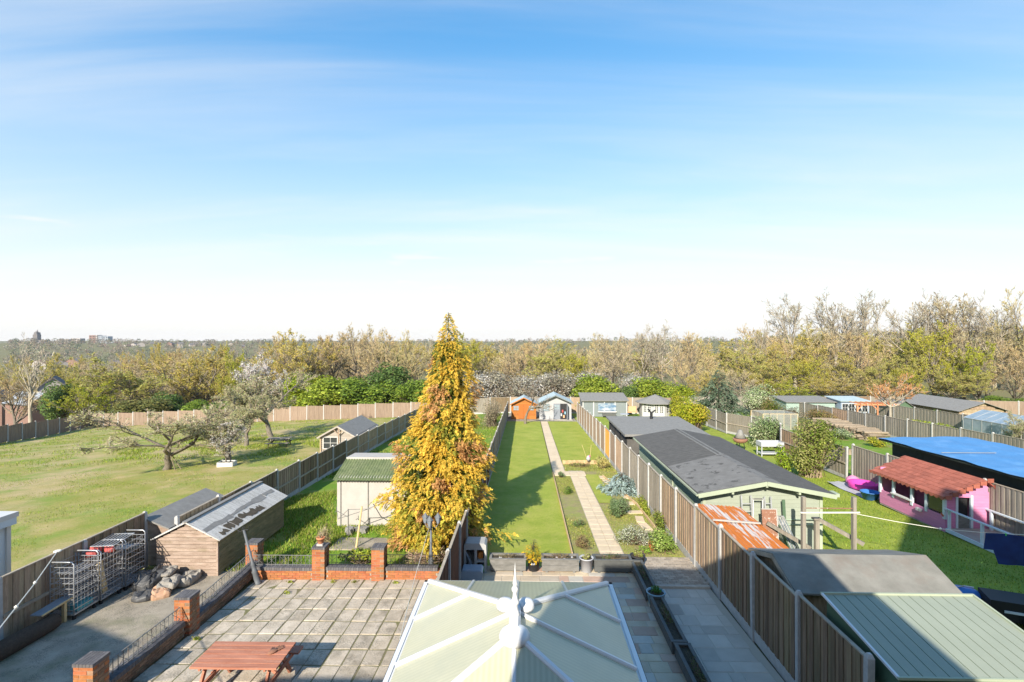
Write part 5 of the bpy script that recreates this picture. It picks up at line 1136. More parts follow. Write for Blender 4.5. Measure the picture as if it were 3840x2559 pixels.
shrub('variegated shrub behind the white bench', 18.9, 40.5, 1.7, 1.4, 2.2, 3600, .13, [(.22, .30, .12), (.45, .47, .28), (.14, .21, .07)], 405)
shrub('pale variegated shrub behind the netted cage', 28.0, 62., 2.4, 2., 3.2, 4500, .17, [(.36, .42, .24), (.24, .32, .13), (.5, .5, .34)], 406)
shrub('reddish brown hedge by the orange pergola', 30.8, 53.5, 1.2, 3.2, 1.5, 3500, .12, [(.24, .17, .07), (.19, .19, .05), (.30, .20, .09)], 407, lumps=18)
shrub('purple brown shrub right of the netted cage', 27.6, 53., 1.6, 1.5, 1.7, 2600, .12, [(.20, .15, .11), (.14, .13, .09), (.24, .2, .13)], 408)
shrub('dark green bush behind the netted cage', 27.3, 56.4, 1.6, 1.6, 2.6, 3200, .15, [(.10, .14, .02), (.15, .17, .04), (.22, .18, .06)], 409)
shrub('long bright green hedge behind the blue tarpaulin shed', 36.2, 46.2, 1.6, 4.2, 1.3, 6500, .13, [(.30, .36, .02), (.22, .30, .02), (.38, .40, .04)], 410, lumps=26, lump_r=.26)
shrub('green bush below the fence beside the tarpaulin corner', 20.0, 18.6, .6, .9, 2.5, 900, .10, YG, 411)
shrub('tall rosemary bush beside the path', 4.12, 22.5, .62, .72, .85, 3200, .12, [(.16, .24, .10), (.12, .19, .07), (.24, .31, .16)], 412, asp=.16, lumps=12, lump_r=.4)
shrub('grey leaved shrub near the pots', 4.12, 19.15, .72, .6, .65, 2400, .06, [(.36, .38, .27), (.25, .29, .15), (.44, .45, .36)], 413, lumps=14)
shrub('low green shrub by the near fence corner', 5.0, 18.5, .55, .75, .75, 2600, .07, [(.24, .34, .07), (.18, .28, .05), (.33, .40, .12)], 414, lumps=14)
shrub('glossy bush climbing the fence foot', 5.4, 20.8, .25, .7, .8, 900, .08, [(.13, .18, .03), (.24, .27, .05)], 415)
shrub('yellow green plants along the fence foot', 5.45, 23.3, .2, 1.3, .5, 1200, .07, [(.34, .36, .05), (.22, .28, .03)], 416, lumps=16)
shrub('orange brown grassy plant near the grey leaved shrub', 4.62, 18.6, .22, .22, .35, 260, .10, [(.60, .20, .06), (.50, .24, .1)], 417, asp=.2)
shrub('small green herb clump at the bed edge', 4.25, 18.15, .28, .2, .28, 400, .05, [(.22, .36, .04), (.16, .28, .03)], 418)
shrub('strappy yellow plant beside the log edging', 4.85, 31.9, .5, .45, .85, 520, .34, [(.62, .52, .20), (.50, .44, .16), (.40, .40, .14)], 419, asp=.10, fill=.8)
shrub('green tuft halfway along the narrow bed', 2.2, 26.2, .3, .5, .4, 500, .08, GR, 420, asp=.3)
shrub('bluish green clump at the head of the narrow bed', 2.1, 29.6, .3, .35, .35, 350, .08, [(.16, .26, .12), (.24, .33, .16)], 421, asp=.3)
shrub('low grey green clump in the narrow bed', 2.2, 21.2, .35, .4, .3, 450, .07, [(.2, .28, .12), (.14, .22, .05)], 422, asp=.3)
shrub('dry brown lavender clump at the near end of the bed', 2.2, 18.7, .42, .5, .4, 700, .12, [(.32, .22, .11), (.24, .17, .08), (.28, .26, .1)], 423, asp=.12)
shrub('brown seed head plants along the log edging', 3.6, 32.5, .9, .3, .3, 500, .07, [(.28, .22, .1), (.2, .24, .06)], 424)
shrub('bramble and dead twig heap under the conifer', -3.3, 17.3, 1.2, .75, .55, 1500, .10, [(.36, .26, .17), (.28, .2, .13), (.2, .22, .06)], 425, asp=.15, twigs=500, twcol=(.36, .27, .19))
shrub('dense dark thicket between the conifer and the fence', -2.7, 23.5, .55, 2.6, 1.9, 3200, .12, [(.07, .10, .04), (.12, .13, .06), (.18, .15, .09)], 426, twigs=500, lumps=20)
shrub('yellow green ivy behind the low wall', -5.6, 17.2, .8, .5, .45, 900, .09, [(.30, .32, .03), (.2, .27, .03)], 427)
shrub('straw coloured grasses by the pot pillar', -7.4, 18.6, .4, .4, .8, 500, .22, [(.5, .42, .26), (.4, .34, .18)], 428, asp=.06)
shrub('dry twiggy heap by the far end of the field shed', -16.8, 48.6, 2.6, .9, .6, 1200, .18, [(.28, .21, .13), (.20, .19, .08)], 429, asp=.12, twigs=400, twcol=(.4, .3, .22))
shrub('twiggy grey shrub at the end of the left garden', -3.4, 52., 1.4, 3.2, 2.6, 2600, .11, [(.24, .2, .13), (.30, .26, .17)], 430, twigs=700, twcol=(.32, .26, .19))
for k, (lab, x, y, rx, ry, h, cols) in enumerate([
 ('low green shrub beside the netted cage', 21.6, 47.5, .9, 1.2, 1.1, GR), ('grey green clump in front of the log stack', 27.2, 44.5, .9, 1.3, .9, SG), ('yellowish clump near the log stack end', 27.8, 40.8, .8, .8, .8, YG), ('green climber on the fence by the white bench', 19.4, 43.2, .5, 1.2, 1.6, GR),
 ('bare twiggy raspberry row beside the cage', 25.8, 46.8, 1.2, .6, 1.2, [(.34, .26, .17), (.28, .24, .12)]), ('rusty brown shrub beside the pollarded tree', 33.4, 53.4, .9, 1.4, 1.4, [(.30, .2, .1), (.24, .22, .08)]), ('green shrub under the pollarded tree', 34.2, 47.0, .8, 1.2, 1.1, GR), ('pale shrub behind the silver grey fence', 33.5, 56.8, 1., 1.6, 1.6, SG),
 ('straw grasses along the boundary fence', 20.0, 36.0, .5, 2., .9, [(.46, .40, .22), (.34, .34, .12)]), ('green shrub by the dark sheds', 42.3, 52.6, 1.3, 1.3, 1.5, GR), ('low yellow green shrub before the long brown shed', 43.2, 48.2, 1.2, 1.6, 1.2, YG), ('green bush right of the greenhouse', 45.5, 43.5, 1.3, 1.3, 1.6, GR), ('small green bush on the lawn by the gazebo', 12.3, 57.0, .5, .5, .7, GR), ('bushy weeds behind the tarpaulin heap', 6.3, 28.9, .35, .5, .8, [(.36, .27, .16), (.28, .27, .1)])]):
    shrub(lab, x, y, rx, ry, h, int(900 + 500 * rx * ry), .11, cols, 470 + k)
for k, (x, y) in enumerate([(-7.3, 15.62), (-6.0, 15.66), (-5.3, 15.62), (-4.0, 15.6), (-7.1, 14.9), (-8.2, 12.4), (-5.6, 11.3), (-4.9, 9.9), (-6.9, 11.6)]):
    shrub('small weed tuft sprouting from the paving joints', x, y, .16, .09, .12, 110, .05, [(.26, .32, .05), (.36, .36, .06)], 440 + k, name='weed', cat='weed', twigs=0)['group'] = 'weeds in the paving'
# ---- more greening trees low in the right hand wood
for px, top, y, k, hw, lab in [(2920, 1330, 80, 'olive2', 75, 'greening tree left of the first skyline trunk'), (3040, 1345, 79, 'lime1', 70, 'greening tree below the second skyline tree'), (3160, 1335, 80, 'olive0', 75, 'greening tree right below the second skyline tree'), (3280, 1345, 78, 'olive2', 70, 'greening tree above the pollarded tree'), (3420, 1380, 74, 'lime1', 60, 'greening tree right of the pollarded tree'), (3680, 1370, 73, 'olive2', 70, 'greening tree above the dark sheds, right side'), (2640, 1400, 74, 'olive1', 55, 'sandy young tree behind the yellow shrub'), (2140, 1330, 82, 'lime1', 60, 'greening young tree behind the white summerhouse')]: wood(px, top, y, k, hw, lab)
# ---- grass blades (uncountable)
def blades(name, label, regs, seed, mats=((.16, .26, .02), (.24, .30, .04), (.30, .29, .08))):
    rng = g_(seed); P, Hh, Cc = [], [], []
    for (x0, x1, y0, y1, n, h, thr) in regs:
        x = rng.uniform(x0, x1, n * 2); y = rng.uniform(y0, y1, n * 2); q = np.sin(x * 1.1 + 2 * np.sin(y * .6)) + np.sin(y * .9 + 1.5 * np.sin(x * .7)) + rng.normal(0, .5, n * 2); k = np.argsort(-q)[:n] if thr else np.arange(n)
        P.append(np.stack([x[k], y[k], TA(x[k], y[k]) - .02], 1)); Hh.append(np.full(n, h) * rng.uniform(.4, 1.3, n)); Cc.append(np.asarray(mats)[rng.integers(0, len(mats), n)] * np.exp(rng.normal(0, .32, (n, 1))))
    P, Hh, Cc = np.concatenate(P), np.concatenate(Hh), np.concatenate(Cc); n = len(P); a = rng.uniform(0, 6.28, n); w = (Hh * .22 + .012)[:, None]; sd = np.stack([np.cos(a), np.sin(a), np.zeros(n)], 1); tip = P + np.stack([rng.normal(0, .35, n) * Hh, rng.normal(0, .35, n) * Hh, Hh], 1)
    V = np.stack([P - sd * w / 2, P + sd * w / 2, tip], 1).reshape(-1, 3)
    o = link(bpy.data.objects.new(name, arr_mesh(name, V, np.arange(3 * n).reshape(n, 3), ['leaf'], col=np.repeat(Cc, 3, 0)))); o['kind'] = 'stuff'; o['label'] = label
blades('long_grass', 'lush uncut grass in the next garden', [(-12, -2.2, 16.5, 34, 52000, .13, 1), (-12, -2.2, 34, 62, 16000, .16, 1)], 501)
blades('field_tussocks', 'tufty grass of the field', [(-48, -12.3, 12, 36, 30000, .06, 1), (-60, -12.3, 36, 70, 26000, .13, 1), (-34, -14, 38, 50, 9000, .16, 1)], 502, ((.18, .28, .025), (.30, .32, .05), (.24, .30, .035)))
blades('lawn_edge_grass', 'short grass of the lawns', [(-2, 1.64, 17, 30, 34000, .045, 0), (2.5, 5.6, 33.4, 45, 8000, .05, 0), (9, 18.4, 12, 30, 30000, .06, 0)], 503, ((.17, .25, .02), (.24, .30, .03), (.28, .31, .05)))
blades('bed_weeds', 'low weeds and moss over the flower beds', [(1.72, 2.64, 18, 29.8, 9000, .06, 1), (3.55, 5.55, 17.9, 24.5, 14000, .05, 1), (4.3, 5.6, 24, 33, 7000, .06, 1), (2.5, 5.6, 31.2, 33.2, 4000, .08, 0)], 504, ((.30, .32, .06), (.40, .34, .13), (.22, .30, .05)))
# ================================================================ things in the gardens
def lathe_thing(name, label, cat, loc, prof, m, n=16, part='body', group=None):
    t = thing(name, label, cat, loc, group=group); MB().lathe(prof, (0, 0, 0), n).build(part, m, t, True); return t
def tub(r0, r1, h, th=.012): return [(r0 * .9, 0), (r0, .01), (r1, h - .03), (r1 + .015, h - .03), (r1 + .015, h), (r1 - th, h), (r0 - th, .05)]
# picnic table
def picnic(label, loc, rz, L, top, bench, leg, name='picnic_table'):
    t = thing(name, label, 'table', loc, rz)
    for k in range(6): piece('plank', top, (0, (k - 2.5) * .152, .74), (L, .130, .04), t, rz=R(rnd.uniform(-.4, .4)))
    for s in (-1, 1):
        b = empty('bench', t)
        for k in range(2): piece('plank', bench, (0, s * (.70 + (k - .5) * .14), .43), (L, .13, .04), b)
    for x in (-L / 2 + .22, L / 2 - .22):
        for s in (-1, 1): piece('leg', leg, (x + .03 * s, s * .37, .36), (.045, .09, .88), t, rx=R(33 * s))
        piece('cross_beam', leg, (x + .05, 0, .38), (.045, 1.55, .09), t); piece('top_beam', leg, (x - .05, 0, .69), (.045, .8, .08), t)
        piece('brace', leg, (x * .72, 0, .52), (.55, .05, .06), t, ry=R(38 if x > 0 else -38))
    return t
picnic('red stained picnic table on the paved patio', (-5.92, 10.55, T(-5.9, 10.6)), R(.5), 1.78, 'table_red', 'table_red', 'table_red')
picnic('old grey picnic table under the apple trees', (-21., 42.8, T(-21, 42.8) - .02), R(10), 1.9, 'board_grey', 'board_grey', 'bark_dark')
gl = thing('work_glove', 'worn brown glove lying on the red picnic table', 'glove', (-5.35, 10.62, T(-5.9, 10.6) + .765), R(60))
MB().lathe([(.05, 0), (.07, .02), (.06, .04), (.0, .055)], (0, 0, 0), 12, sx=1.7).build('palm', 'rust_plate', gl, True)
for k in range(4): MB().tube([(.08, -.045 + .03 * k, .02), (.2 + .02 * (k % 3), -.06 + .04 * k, .02)], [.018, .012], 6).build('finger', 'rust_plate', gl)
MB().tube([(-.02, .06, .02), (.08, .14, .02)], [.02, .012], 6).build('thumb', 'rust_plate', gl)
# pot on the pillar
zq = T(-6.52, 16) + 1.063; tag(piece('pedestal_block', 'white_render', (-6.52, 16.0, zq + .03), (.19, .19, .06)), 'small white block under the terracotta pot', 'block')
tp_ = lathe_thing('flower_pot', 'terracotta pot of dead grass on the brick pillar', 'pot', (-6.52, 16.0, zq + .062), [(.075, 0), (.085, .01), (.115, .14), (.132, .14), (.135, .19), (.115, .19), (.09, .04)], 'terracotta')
for nm, me in bush_mesh(g_(601), .12, .12, .3, 60, .16, [(.5, .42, .26)], asp=.06, twigs=20).split('dead_grass').items():
    o = link(bpy.data.objects.new('dead_grass', me), tp_); o.location = (0, 0, .12)
# wire roll cages
def cage(label, x, y, fill):
    t = thing('roll_cage', label, 'cage', (x, y, T(x, y)), 0); W, D, H = .66, .78, 1.58
    piece('base', 'steel', (0, 0, .16), (W, D, .04), t)
    for sx in (-1, 1):
        for sy in (-1, 1):
            MB().tube([(sx * W * .42, sy * D * .42, .0), (sx * W * .42, sy * D * .42, .13)], .05, 8).build('castor', 'black_rubber', t)
    for sy in (-1, 1):
        f = MB(); y0 = sy * D / 2; f.tube([(-W / 2, y0, .14), (-W / 2, y0, H - .06), (-W / 2 + .06, y0, H), (W / 2 - .06, y0, H), (W / 2, y0, H - .06), (W / 2, y0, .14)], .016, 6); f.build('end_frame', 'steel', t, True)
        w = MB()
        for k in range(9): z = .28 + k * .145; w.box((0, y0, z), (W, .012, .012))
        for k in range(1, 5): w.box((-W / 2 + W * k / 5, y0, .8), (.007, .007, 1.3))
        w.build('mesh_panel', 'steel', t)
    for sx in (-1, 1):
        w = MB()
        for k in range(8): w.box((sx * W / 2, 0, .3 + k * .165), (.010, D, .010 if k % 2 else .022))
        for k in range(1, 7): w.box((sx * W / 2, -D / 2 + D * k / 7, .8), (.006, .006, 1.3))
        w.build('side_mesh', 'steel', t)
    for k in range(fill): 
        w = MB()
        for j in range(6): w.box((-W / 2 + .06 + j * .11, 0, .45 + .26 * k), (.03, D * .9, .012))
        w.build('shelf', 'steel', t)
    return t
cage('nearest wire roll cage with shelves beside the old fence', -12.50, 13.75, 4)
cage('middle wire roll cage full of odds and ends', -12.50, 14.62, 2)
cage('farthest wire roll cage by the concrete post', -12.48, 15.5, 1)
tr = thing('wire_tray', 'loose wire tray lying across the top of the cages', 'tray', (-12.45, 15.0, T(-12.4, 15) + 1.60), R(8))
w = MB()
for k in range(7): w.box((-.3 + .1 * k, 0, 0), (.02, 1.0, .015))
for k in range(3): w.box((0, -.48 + .48 * k, 0), (.64, .025, .02))
w.build('slats', 'steel', tr)
tag(piece('teal_crate', 'teal_plastic', (-12.4, 13.75, T(-12.4, 13.7) + .26), (.4, .5, .14)), 'teal plastic crate low in the nearest cage', 'crate')
tag(piece('yellow_plank', 'wood_new', (-12.32, 14.45, T(-12.4, 14.4) + .7), (.03, .18, .95), rx=R(12)), 'yellow plank standing in the middle cage', 'plank')
tag(piece('shelf_board', 'slate_sheet', (-12.5, 15.5, T(-12.4, 15.5) + 1.2), (.5, .6, .03), rx=R(-8)), 'dark board lying inside the farthest cage', 'board')
def sack(label, x, y, z, rx, ry, rz_, m, a=0., nm='sack'):
    t = thing(nm, label, 'sack', (x, y, T(x, y) + z), a); v = []; n, k = 30, 12; r_ = random.Random(int(x * 97 + y * 31)); ph_ = [r_.uniform(0, 6) for q in range(6)]
    for i in range(k + 1):
        th = math.pi * i / k
        for j in range(n):
            ph = 2 * math.pi * j / n; sx = math.copysign(abs(math.cos(ph)) ** .45, math.cos(ph)); sy = math.copysign(abs(math.sin(ph)) ** .45, math.sin(ph))
            X_, Y_ = rx * math.sin(th) ** .5 * sx, ry * math.sin(th) ** .5 * sy
            w = .30 * math.sin(X_ * 19 + ph_[0] + 2 * math.sin(Y_ * 7)) + .22 * math.sin(Y_ * 23 + ph_[1] + X_ * 9) + .18 * math.sin((X_ + Y_) * 37 + ph_[2]) + r_.uniform(-.12, .12)
            Z_ = -rz_ * math.copysign(abs(math.cos(th)) ** .7, math.cos(th)) * (1 + (w if th > 1.57 else 0)) + .25 * rz_ * math.sin(Y_ / ry * 2.2 + ph_[3])
            v.append((X_ * (1 + .10 * w), Y_ * (1 + .06 * math.sin(ph_[4] + 5 * ph)), max(-rz_ * .8, Z_)))
    MB().add(v, [(i * n + j, i * n + (j + 1) % n, (i + 1) * n + (j + 1) % n, (i + 1) * n + j) for i in range(k) for j in range(n)]).build('bag', m, t); return t
sack('black rubble bag at the near end of the sack pile', -11.25, 14.75, .07, .3, .42, .10, 'sack_black', .4)
sack('black sheeting heap behind the pale sacks', -11.5, 15.5, .20, .36, .6, .20, 'sack_black', -.2)
sack('orange printed compost sack at the front of the pile', -10.85, 14.85, .09, .26, .34, .12, 'sack_orange', .5)
sack('pale compost sack in the middle of the pile', -10.85, 15.2, .22, .28, .42, .11, 'sack_pale', .3)
sack('pale split compost sack at the back of the pile', -10.65, 15.7, .12, .28, .45, .14, 'sack_pale', .1)
sack('white sack lying on top of the pile', -11.15, 15.6, .40, .16, .32, .06, 'sack_pale', .2)
sack('faded red bag stuffed in the top of the middle cage', -12.62, 14.5, 1.42, .16, .22, .10, 'red_plastic', .3, 'red_bag')
sack('smaller red bag beside the faded red bag in the cage', -12.36, 14.75, 1.40, .12, .16, .07, 'red_plastic', .9, 'red_bag')
t = thing('carpet_roll', 'dark brown carpet roll lying along the fence foot', 'carpet', (-12.35, 12.0, T(-12.3, 12) + .2), 0)
MB().tube([(0, -1.9, 0), (0, -.6, .0), (.03, .3, -.02), (.05, .95, -.03)], [.22, .22, .21, .19], 14).build('roll', 'carpet_brown', t, True)
t = thing('plank_bench', 'rough bench of a dark plank with a pale edge by the fence', 'bench', (-12.45, 13.15, T(-12.4, 13.1)))
piece('plank', 'slate_sheet', (0, -.1, .55), (.30, .95, .025), t, rx=R(2)); piece('edge', 'wood_new', (.165, -.1, .55), (.03, .95, .035), t, rx=R(2)); piece('leg', 'wood_new', (.1, .12, .27), (.08, .08, .54), t); piece('leg', 'rail_wood', (-.1, -.4, .27), (.05, .05, .54), t)
def rope(name, label, pts, r=.012, m='rope_white', knots=()):
    t = thing(name, label, 'rope', pts[0]); o = Vector(pts[0]); MB().tube([Vector(p) - o for p in pts], r, 5).build('cord', m, t)
    for k in knots: MB().lathe([(.0, -.04), (.03, -.02), (.035, .02), (.0, .05)], Vector(k) - o, 8).build('knot', m, t, True)
    return t
rope('washing_line', 'white washing line running from the old fence towards the house', [(-12.9, 13.65, 1.2), (-11.2, 11.3, 1.47), (-9.57, 9.0, 1.78), (-6.0, 4.0, 2.5)], .012, knots=[(-11.2, 11.3, 1.47), (-10.2, 9.9, 1.66)])
MB().lathe([(.0, -.02), (.08, -.02), (.09, 0), (.08, .02), (.0, .02)], (0, 0, 0), 14).build('pulley', 'rope_white', [o for o in bpy.data.objects if o.name.startswith('washing_line')][0])
rope('cord', 'thin white cord hanging from the conifer down to the patio', [(-3.30, 17.5, .62), (-2.9, 13.2, .75), (-2.24, 9.0, 1.66)], .007)
# lamp posts
def lamp_post(label, x, y, lean, h, heads):
    t = thing('lamp_post', label, 'lamp post', (x, y, T(x, y))); t.rotation_euler = (0, lean, 0)
    MB().lathe([(.11, 0), (.11, .06), (.085, .10), (.078, .38), (.095, .42), (.062, .48), (.06, .62), (.07, .66), (.042, .72), (.034, h)], (0, 0, 0), 12).build('column', 'lamp_grey', t, True)
    for k in range(heads):
        a = 2 * math.pi * k / heads + .5; c = Vector((math.cos(a) * .24, math.sin(a) * .2, h - .02))
        MB().tube([(0, 0, h - .1), (c.x * .6, c.y * .6, h - .16), (c.x, c.y, h - .06)], .015, 6).build('bracket', 'lamp_grey', t)
        l = MB().lathe([(.05, 0), (.10, .2), (.0, .21)], c, 6).build('lantern_glass', 'slate_sheet', t); MB().lathe([(.12, .2), (.06, .27), (.02, .32), (.0, .36)], c, 6).build('lantern_cap', 'lamp_grey', t)
    if not heads:
        for s in (-1, 1): MB().tube([(0, 0, h), (s * .14, .0, h - .02), (s * .2, 0, h + .07)], .014, 6).build('broken_arm', 'iron_black', t)
        for k in range(5): MB().tube([(.0, 0, h), (.04 * (k - 2), .03 * (k % 2), h + .1)], .006, 4).build('wire', 'iron_black', t)
    return t
lamp_post('grey lamp post leaning left without its lantern', -8.30, 15.55, R(-15), 1.75, 0)
lamp_post('upright lamp post with three grey lanterns under the conifer', -3.05, 16.35, 0, 1.62, 3)
# rotary airer
t = thing('rotary_airer', 'collapsed rotary clothes airer before the white shed', 'clothes airer', (-6.95, 19.75, T(-7, 19.7)))
MB().tube([(0, 0, 0), (0, 0, 1.1)], .022, 6).build('pole', 'iron_grey', t)
for p in ([(0, 0, .78), (-.5, .1, 1.0), (-.55, .1, .95)], [(0, 0, 1.08), (-.4, 0, .70), (-.48, 0, 1.18)], [(-.4, 0, .72), (.6, .1, 1.02), (1.6, .1, 1.45)], [(0, .02, 1.08), (.9, .05, 1.1)]): MB().tube(p, .013, 5).build('arm', 'iron_grey', t)
t = thing('wooden_stake', 'tall leaning wooden stake before the white shed', 'stake', (-6.25, 18.6, T(-6.2, 18.6)), 0); MB().tube([(0, 0, 0), (.18, .1, 1.5)], .035, 6).build('pole', 'wood_new', t)
t = thing('bent_frame', 'second bent airer frame right of the stake', 'clothes airer', (-5.6, 19.9, T(-5.6, 19.9)))
for p in ([(-.4, 0, 1.25), (-.1, 0, .75), (.3, 0, .52), (.9, 0, .28), (.95, 0, .5)], [(.3, 0, .52), (.95, .05, .5)]): MB().tube(p, .016, 5).build('arm', 'iron_black', t)
t = thing('stone_heap', 'heap of grey rubble stones in front of the white shed', 'rubble', (-6.9, 20.3, T(-7, 20.3)))
for k in range(9): piece('stone', 'felt_grey', (rnd.uniform(-.6, .6), rnd.uniform(-.2, .2), .08), (rnd.uniform(.15, .3), rnd.uniform(.15, .25), rnd.uniform(.12, .22)), t, rz=rnd.uniform(0, 3), rx=rnd.uniform(-.3, .3))
tag(piece('concrete_slab', 'concrete_path', (-6.2, 19.0, T(-6.2, 19) + .0), (2.0, 1.2, .05), rx=R(-1.8)), 'grey concrete slab in the grass before the white shed', 'slab')
# troughs and pots
def trough(label, x0, x1, y0, y1, m, h=.42, pl=((.3, .24, .12), (.22, .2, .09)), z=.0):
    x, y = (x0 + x1) / 2, (y0 + y1) / 2; t = thing('trough', label, 'planter', (x, y, T(x, y) + .03 + z)); W, D = x1 - x0, y1 - y0; tp = .03; th = .05
    for s in (-1, 1):
        for k in range(2): piece('side_board', m, (0, s * (D / 2 - th / 2), .05 + (k + .5) * (h - .05) / 2), (W, .035, (h - .05) / 2 - .006), t, rx=R(s * -3)); piece('end_board', m, (s * (W / 2 - th / 2), 0, .05 + (k + .5) * (h - .05) / 2), (.035, D - .06, (h - .05) / 2 - .006), t)
        piece('rim', m, (0, s * (D / 2 - .02), h + .01), (W + .05, .08, .03), t); piece('rim', m, (s * (W / 2 - .02), 0, h + .012), (.08, D - .08, .03), t)
        piece('foot', m, (s * (W / 2 - .15), 0, .02), (.08, D * .9, .05), t)
    piece('soil', 'dark_soil', (0, 0, h - .06), (W - .08, D - .08, .05), t)
    if pl:
        for nm, me in bush_mesh(g_(int(abs(x0) * 100 + y0 * 7)), W * .46, D * .4, .2, 260, .05, pl, asp=.25, twigs=40).split('plants').items():
            o = link(bpy.data.objects.new('plants', me), t); o.location = (0, 0, h - .05)
    for k in range(4): piece('pebble', 'pot_white', (rnd.uniform(-.4, .4) * W, rnd.uniform(-.25, .25) * D, h - .02), (.06, .05, .04), t) if pl and m == 'trough_grey' else None
    return t
trough('weathered grey trough beside the toy kitchen', -1.14, .02, 16.42, 16.86, 'trough_grey')
trough('weathered grey trough between the black and white pots', .55, 1.74, 16.42, 16.86, 'trough_grey')
trough('dark grey trough right of the white pot', 2.24, 3.44, 16.42, 16.86, 'trough_dark', pl=((.12, .2, .04), (.15, .13, .1)))
trough('long dark trough edging the side patio, farthest', 3.44, 3.78, 14.55, 16.55, 'trough_dark', .34, ((.10, .15, .04), (.13, .12, .07)))
trough('long dark trough edging the side patio, below the blue pot', 3.44, 3.78, 11.95, 14.05, 'trough_dark', .34, ((.10, .15, .04), (.13, .12, .07)))
trough('long dark trough edging the side patio, nearest', 3.44, 3.78, 9.6, 11.75, 'trough_dark', .34, ((.10, .15, .04), (.13, .12, .07)))
def pot(label, x, y, r, h, m, plant, cols=None, z=0.):
    t = lathe_thing('plant_pot', label, 'pot', (x, y, T(x, y) + .03 + z), tub(r * .78, r, h), m, 18)
    MB().lathe([(r - .02, h - .07), (r - .02, h - .05), (.0, h - .045)], (0, 0, 0), 14).build('soil', 'dark_soil', t)
    if plant == 'gold':
        for nm, me in PROTO['minigold'].items(): o = link(bpy.data.objects.new('plant_stem' if nm == 'trunk' else 'plant', me), t); o.location = (0, 0, h - .06)
    elif cols:
        for nm, me in bush_mesh(g_(int(x * 100)), r * .75, r * .75, plant, 260, .07, cols, asp=.4, twigs=10).split('pl').items(): o = link(bpy.data.objects.new('plant', me), t); o.location = (0, 0, h - .05)
    return t
b = pot('black pot with a golden dwarf conifer between the troughs', .28, 16.62, .21, .42, 'pot_black', 'gold')
for k in range(2): piece('number', 'pot_white', (-.06 + .07 * k, -.192, .27), (.035, .012, .06), b, ry=R(20 * k))
pot('white pot at the end of the lawn', 2.0, 16.58, .22, .45, 'pot_white', .18, [(.35, .36, .1), (.28, .26, .14)])
pot('black pot with a light rim beside the dark trough', 3.74, 16.95, .24, .40, 'pot_black', .22, [(.3, .36, .06), (.36, .36, .14)])
pot('pale blue pot standing on the long trough', 3.66, 14.28, .25, .34, 'pot_blue', .2, [(.06, .16, .03), (.10, .22, .04)], z=.08)
# toy kitchen and tub
t = thing('toy_kitchen', 'grey plastic toy kitchen with a rounded roof against the fence', 'toy kitchen', (-1.62, 16.62, T(-1.6, 16.6) + .03))
MB().prism([(-.36, .74), (.36, .74), (.36, .88), (.30, .95), (-.30, .95), (-.36, .88)], -.26, .30).build('roof', 'plastic_grey', t)
for x in (-.33, .02, .33): piece('upright', 'plastic_grey', (x, -.02, .37), (.07, .5, .74), t)
piece('back_panel', 'plastic_grey', (0, .26, .37), (.7, .03, .74), t); piece('shelf', 'plastic_grey', (.17, 0, .36), (.3, .5, .05), t); piece('base', 'plastic_cool', (-.17, 0, .04), (.32, .5, .06), t); piece('door', 'plastic_cool', (-.17, -.2, .36), (.05, .03, .62), t, ry=R(-24))
tag(piece('toy_stool', 'toy_green', (-1.45, 16.5, T(-1.45, 16.5) + .12), (.24, .2, .14)), 'green toy stool in the toy kitchen', 'stool')
tag(piece('toy_box', 'toy_orange', (-1.48, 16.62, T(-1.45, 16.5) + .52), (.14, .2, .2), rz=.4), 'orange toy on the toy kitchen shelf', 'toy')
t = thing('sand_tub', 'grey plastic tub with a lid in front of the toy kitchen', 'tub', (-1.66, 15.9, T(-1.7, 15.9) + .03)); MB().prism([(-.3, 0), (.3, 0), (.34, .28), (.30, .33), (-.30, .33), (-.34, .28)], -.24, .24).build('body', 'plastic_cool', t); piece('lid', 'plastic_cool', (0, 0, .34), (.58, .44, .03), t)
# bed edging
t = thing('timber_edging', 'low timber board edging between the lawn and the narrow bed', 'edging', (1.66, 18.0, 0))
for k in range(6): y = 18.9 + k * 2.1; piece('board', 'log_roll', (0, y - 18.0, T(1.7, y) + .06), (.035, 2.08, .16), t, rx=R(-1.83))
t = thing('log_roll_edging', 'upright log roll edging along the end of the right lawn', 'edging', (2.5, 33.28, T(3.5, 33.3)))
me = MB().lathe([(.04, 0), (.04, .24), (.03, .255), (0, .26)], (0, 0, 0), 8).build('log', 'log_roll', t).data
for k in range(1, 34): o = link(bpy.data.objects.new('log', me), t); o.location = (k * .082, rnd.uniform(-.01, .01), rnd.uniform(-.02, .02))
t = thing('bird_ornament', 'small pink and white bird ornament on two thin legs on the lawn edge', 'ornament', (4.1, 33.0, T(4.1, 33)))
MB().lathe([(0, -.16), (.09, -.08), (.12, 0), (.08, .12), (.03, .2), (0, .24)], (0, 0, .42), 10, sx=1.2).build('body', 'summer_white', t, True); MB().lathe([(0, -.06), (.05, 0), (0, .08)], (.1, 0, .58), 8).build('head', 'magenta', t, True)
for s in (-1, 1): MB().tube([(s * .04, 0, 0), (s * .04, 0, .34)], .012, 5).build('leg', 'iron_black', t)
for s in (-1, 1): MB().tube([(s * .12, 0, .5), (s * .3 - .1, .1, 1.3)], .010, 4).build('cane', 'wood_new', t)
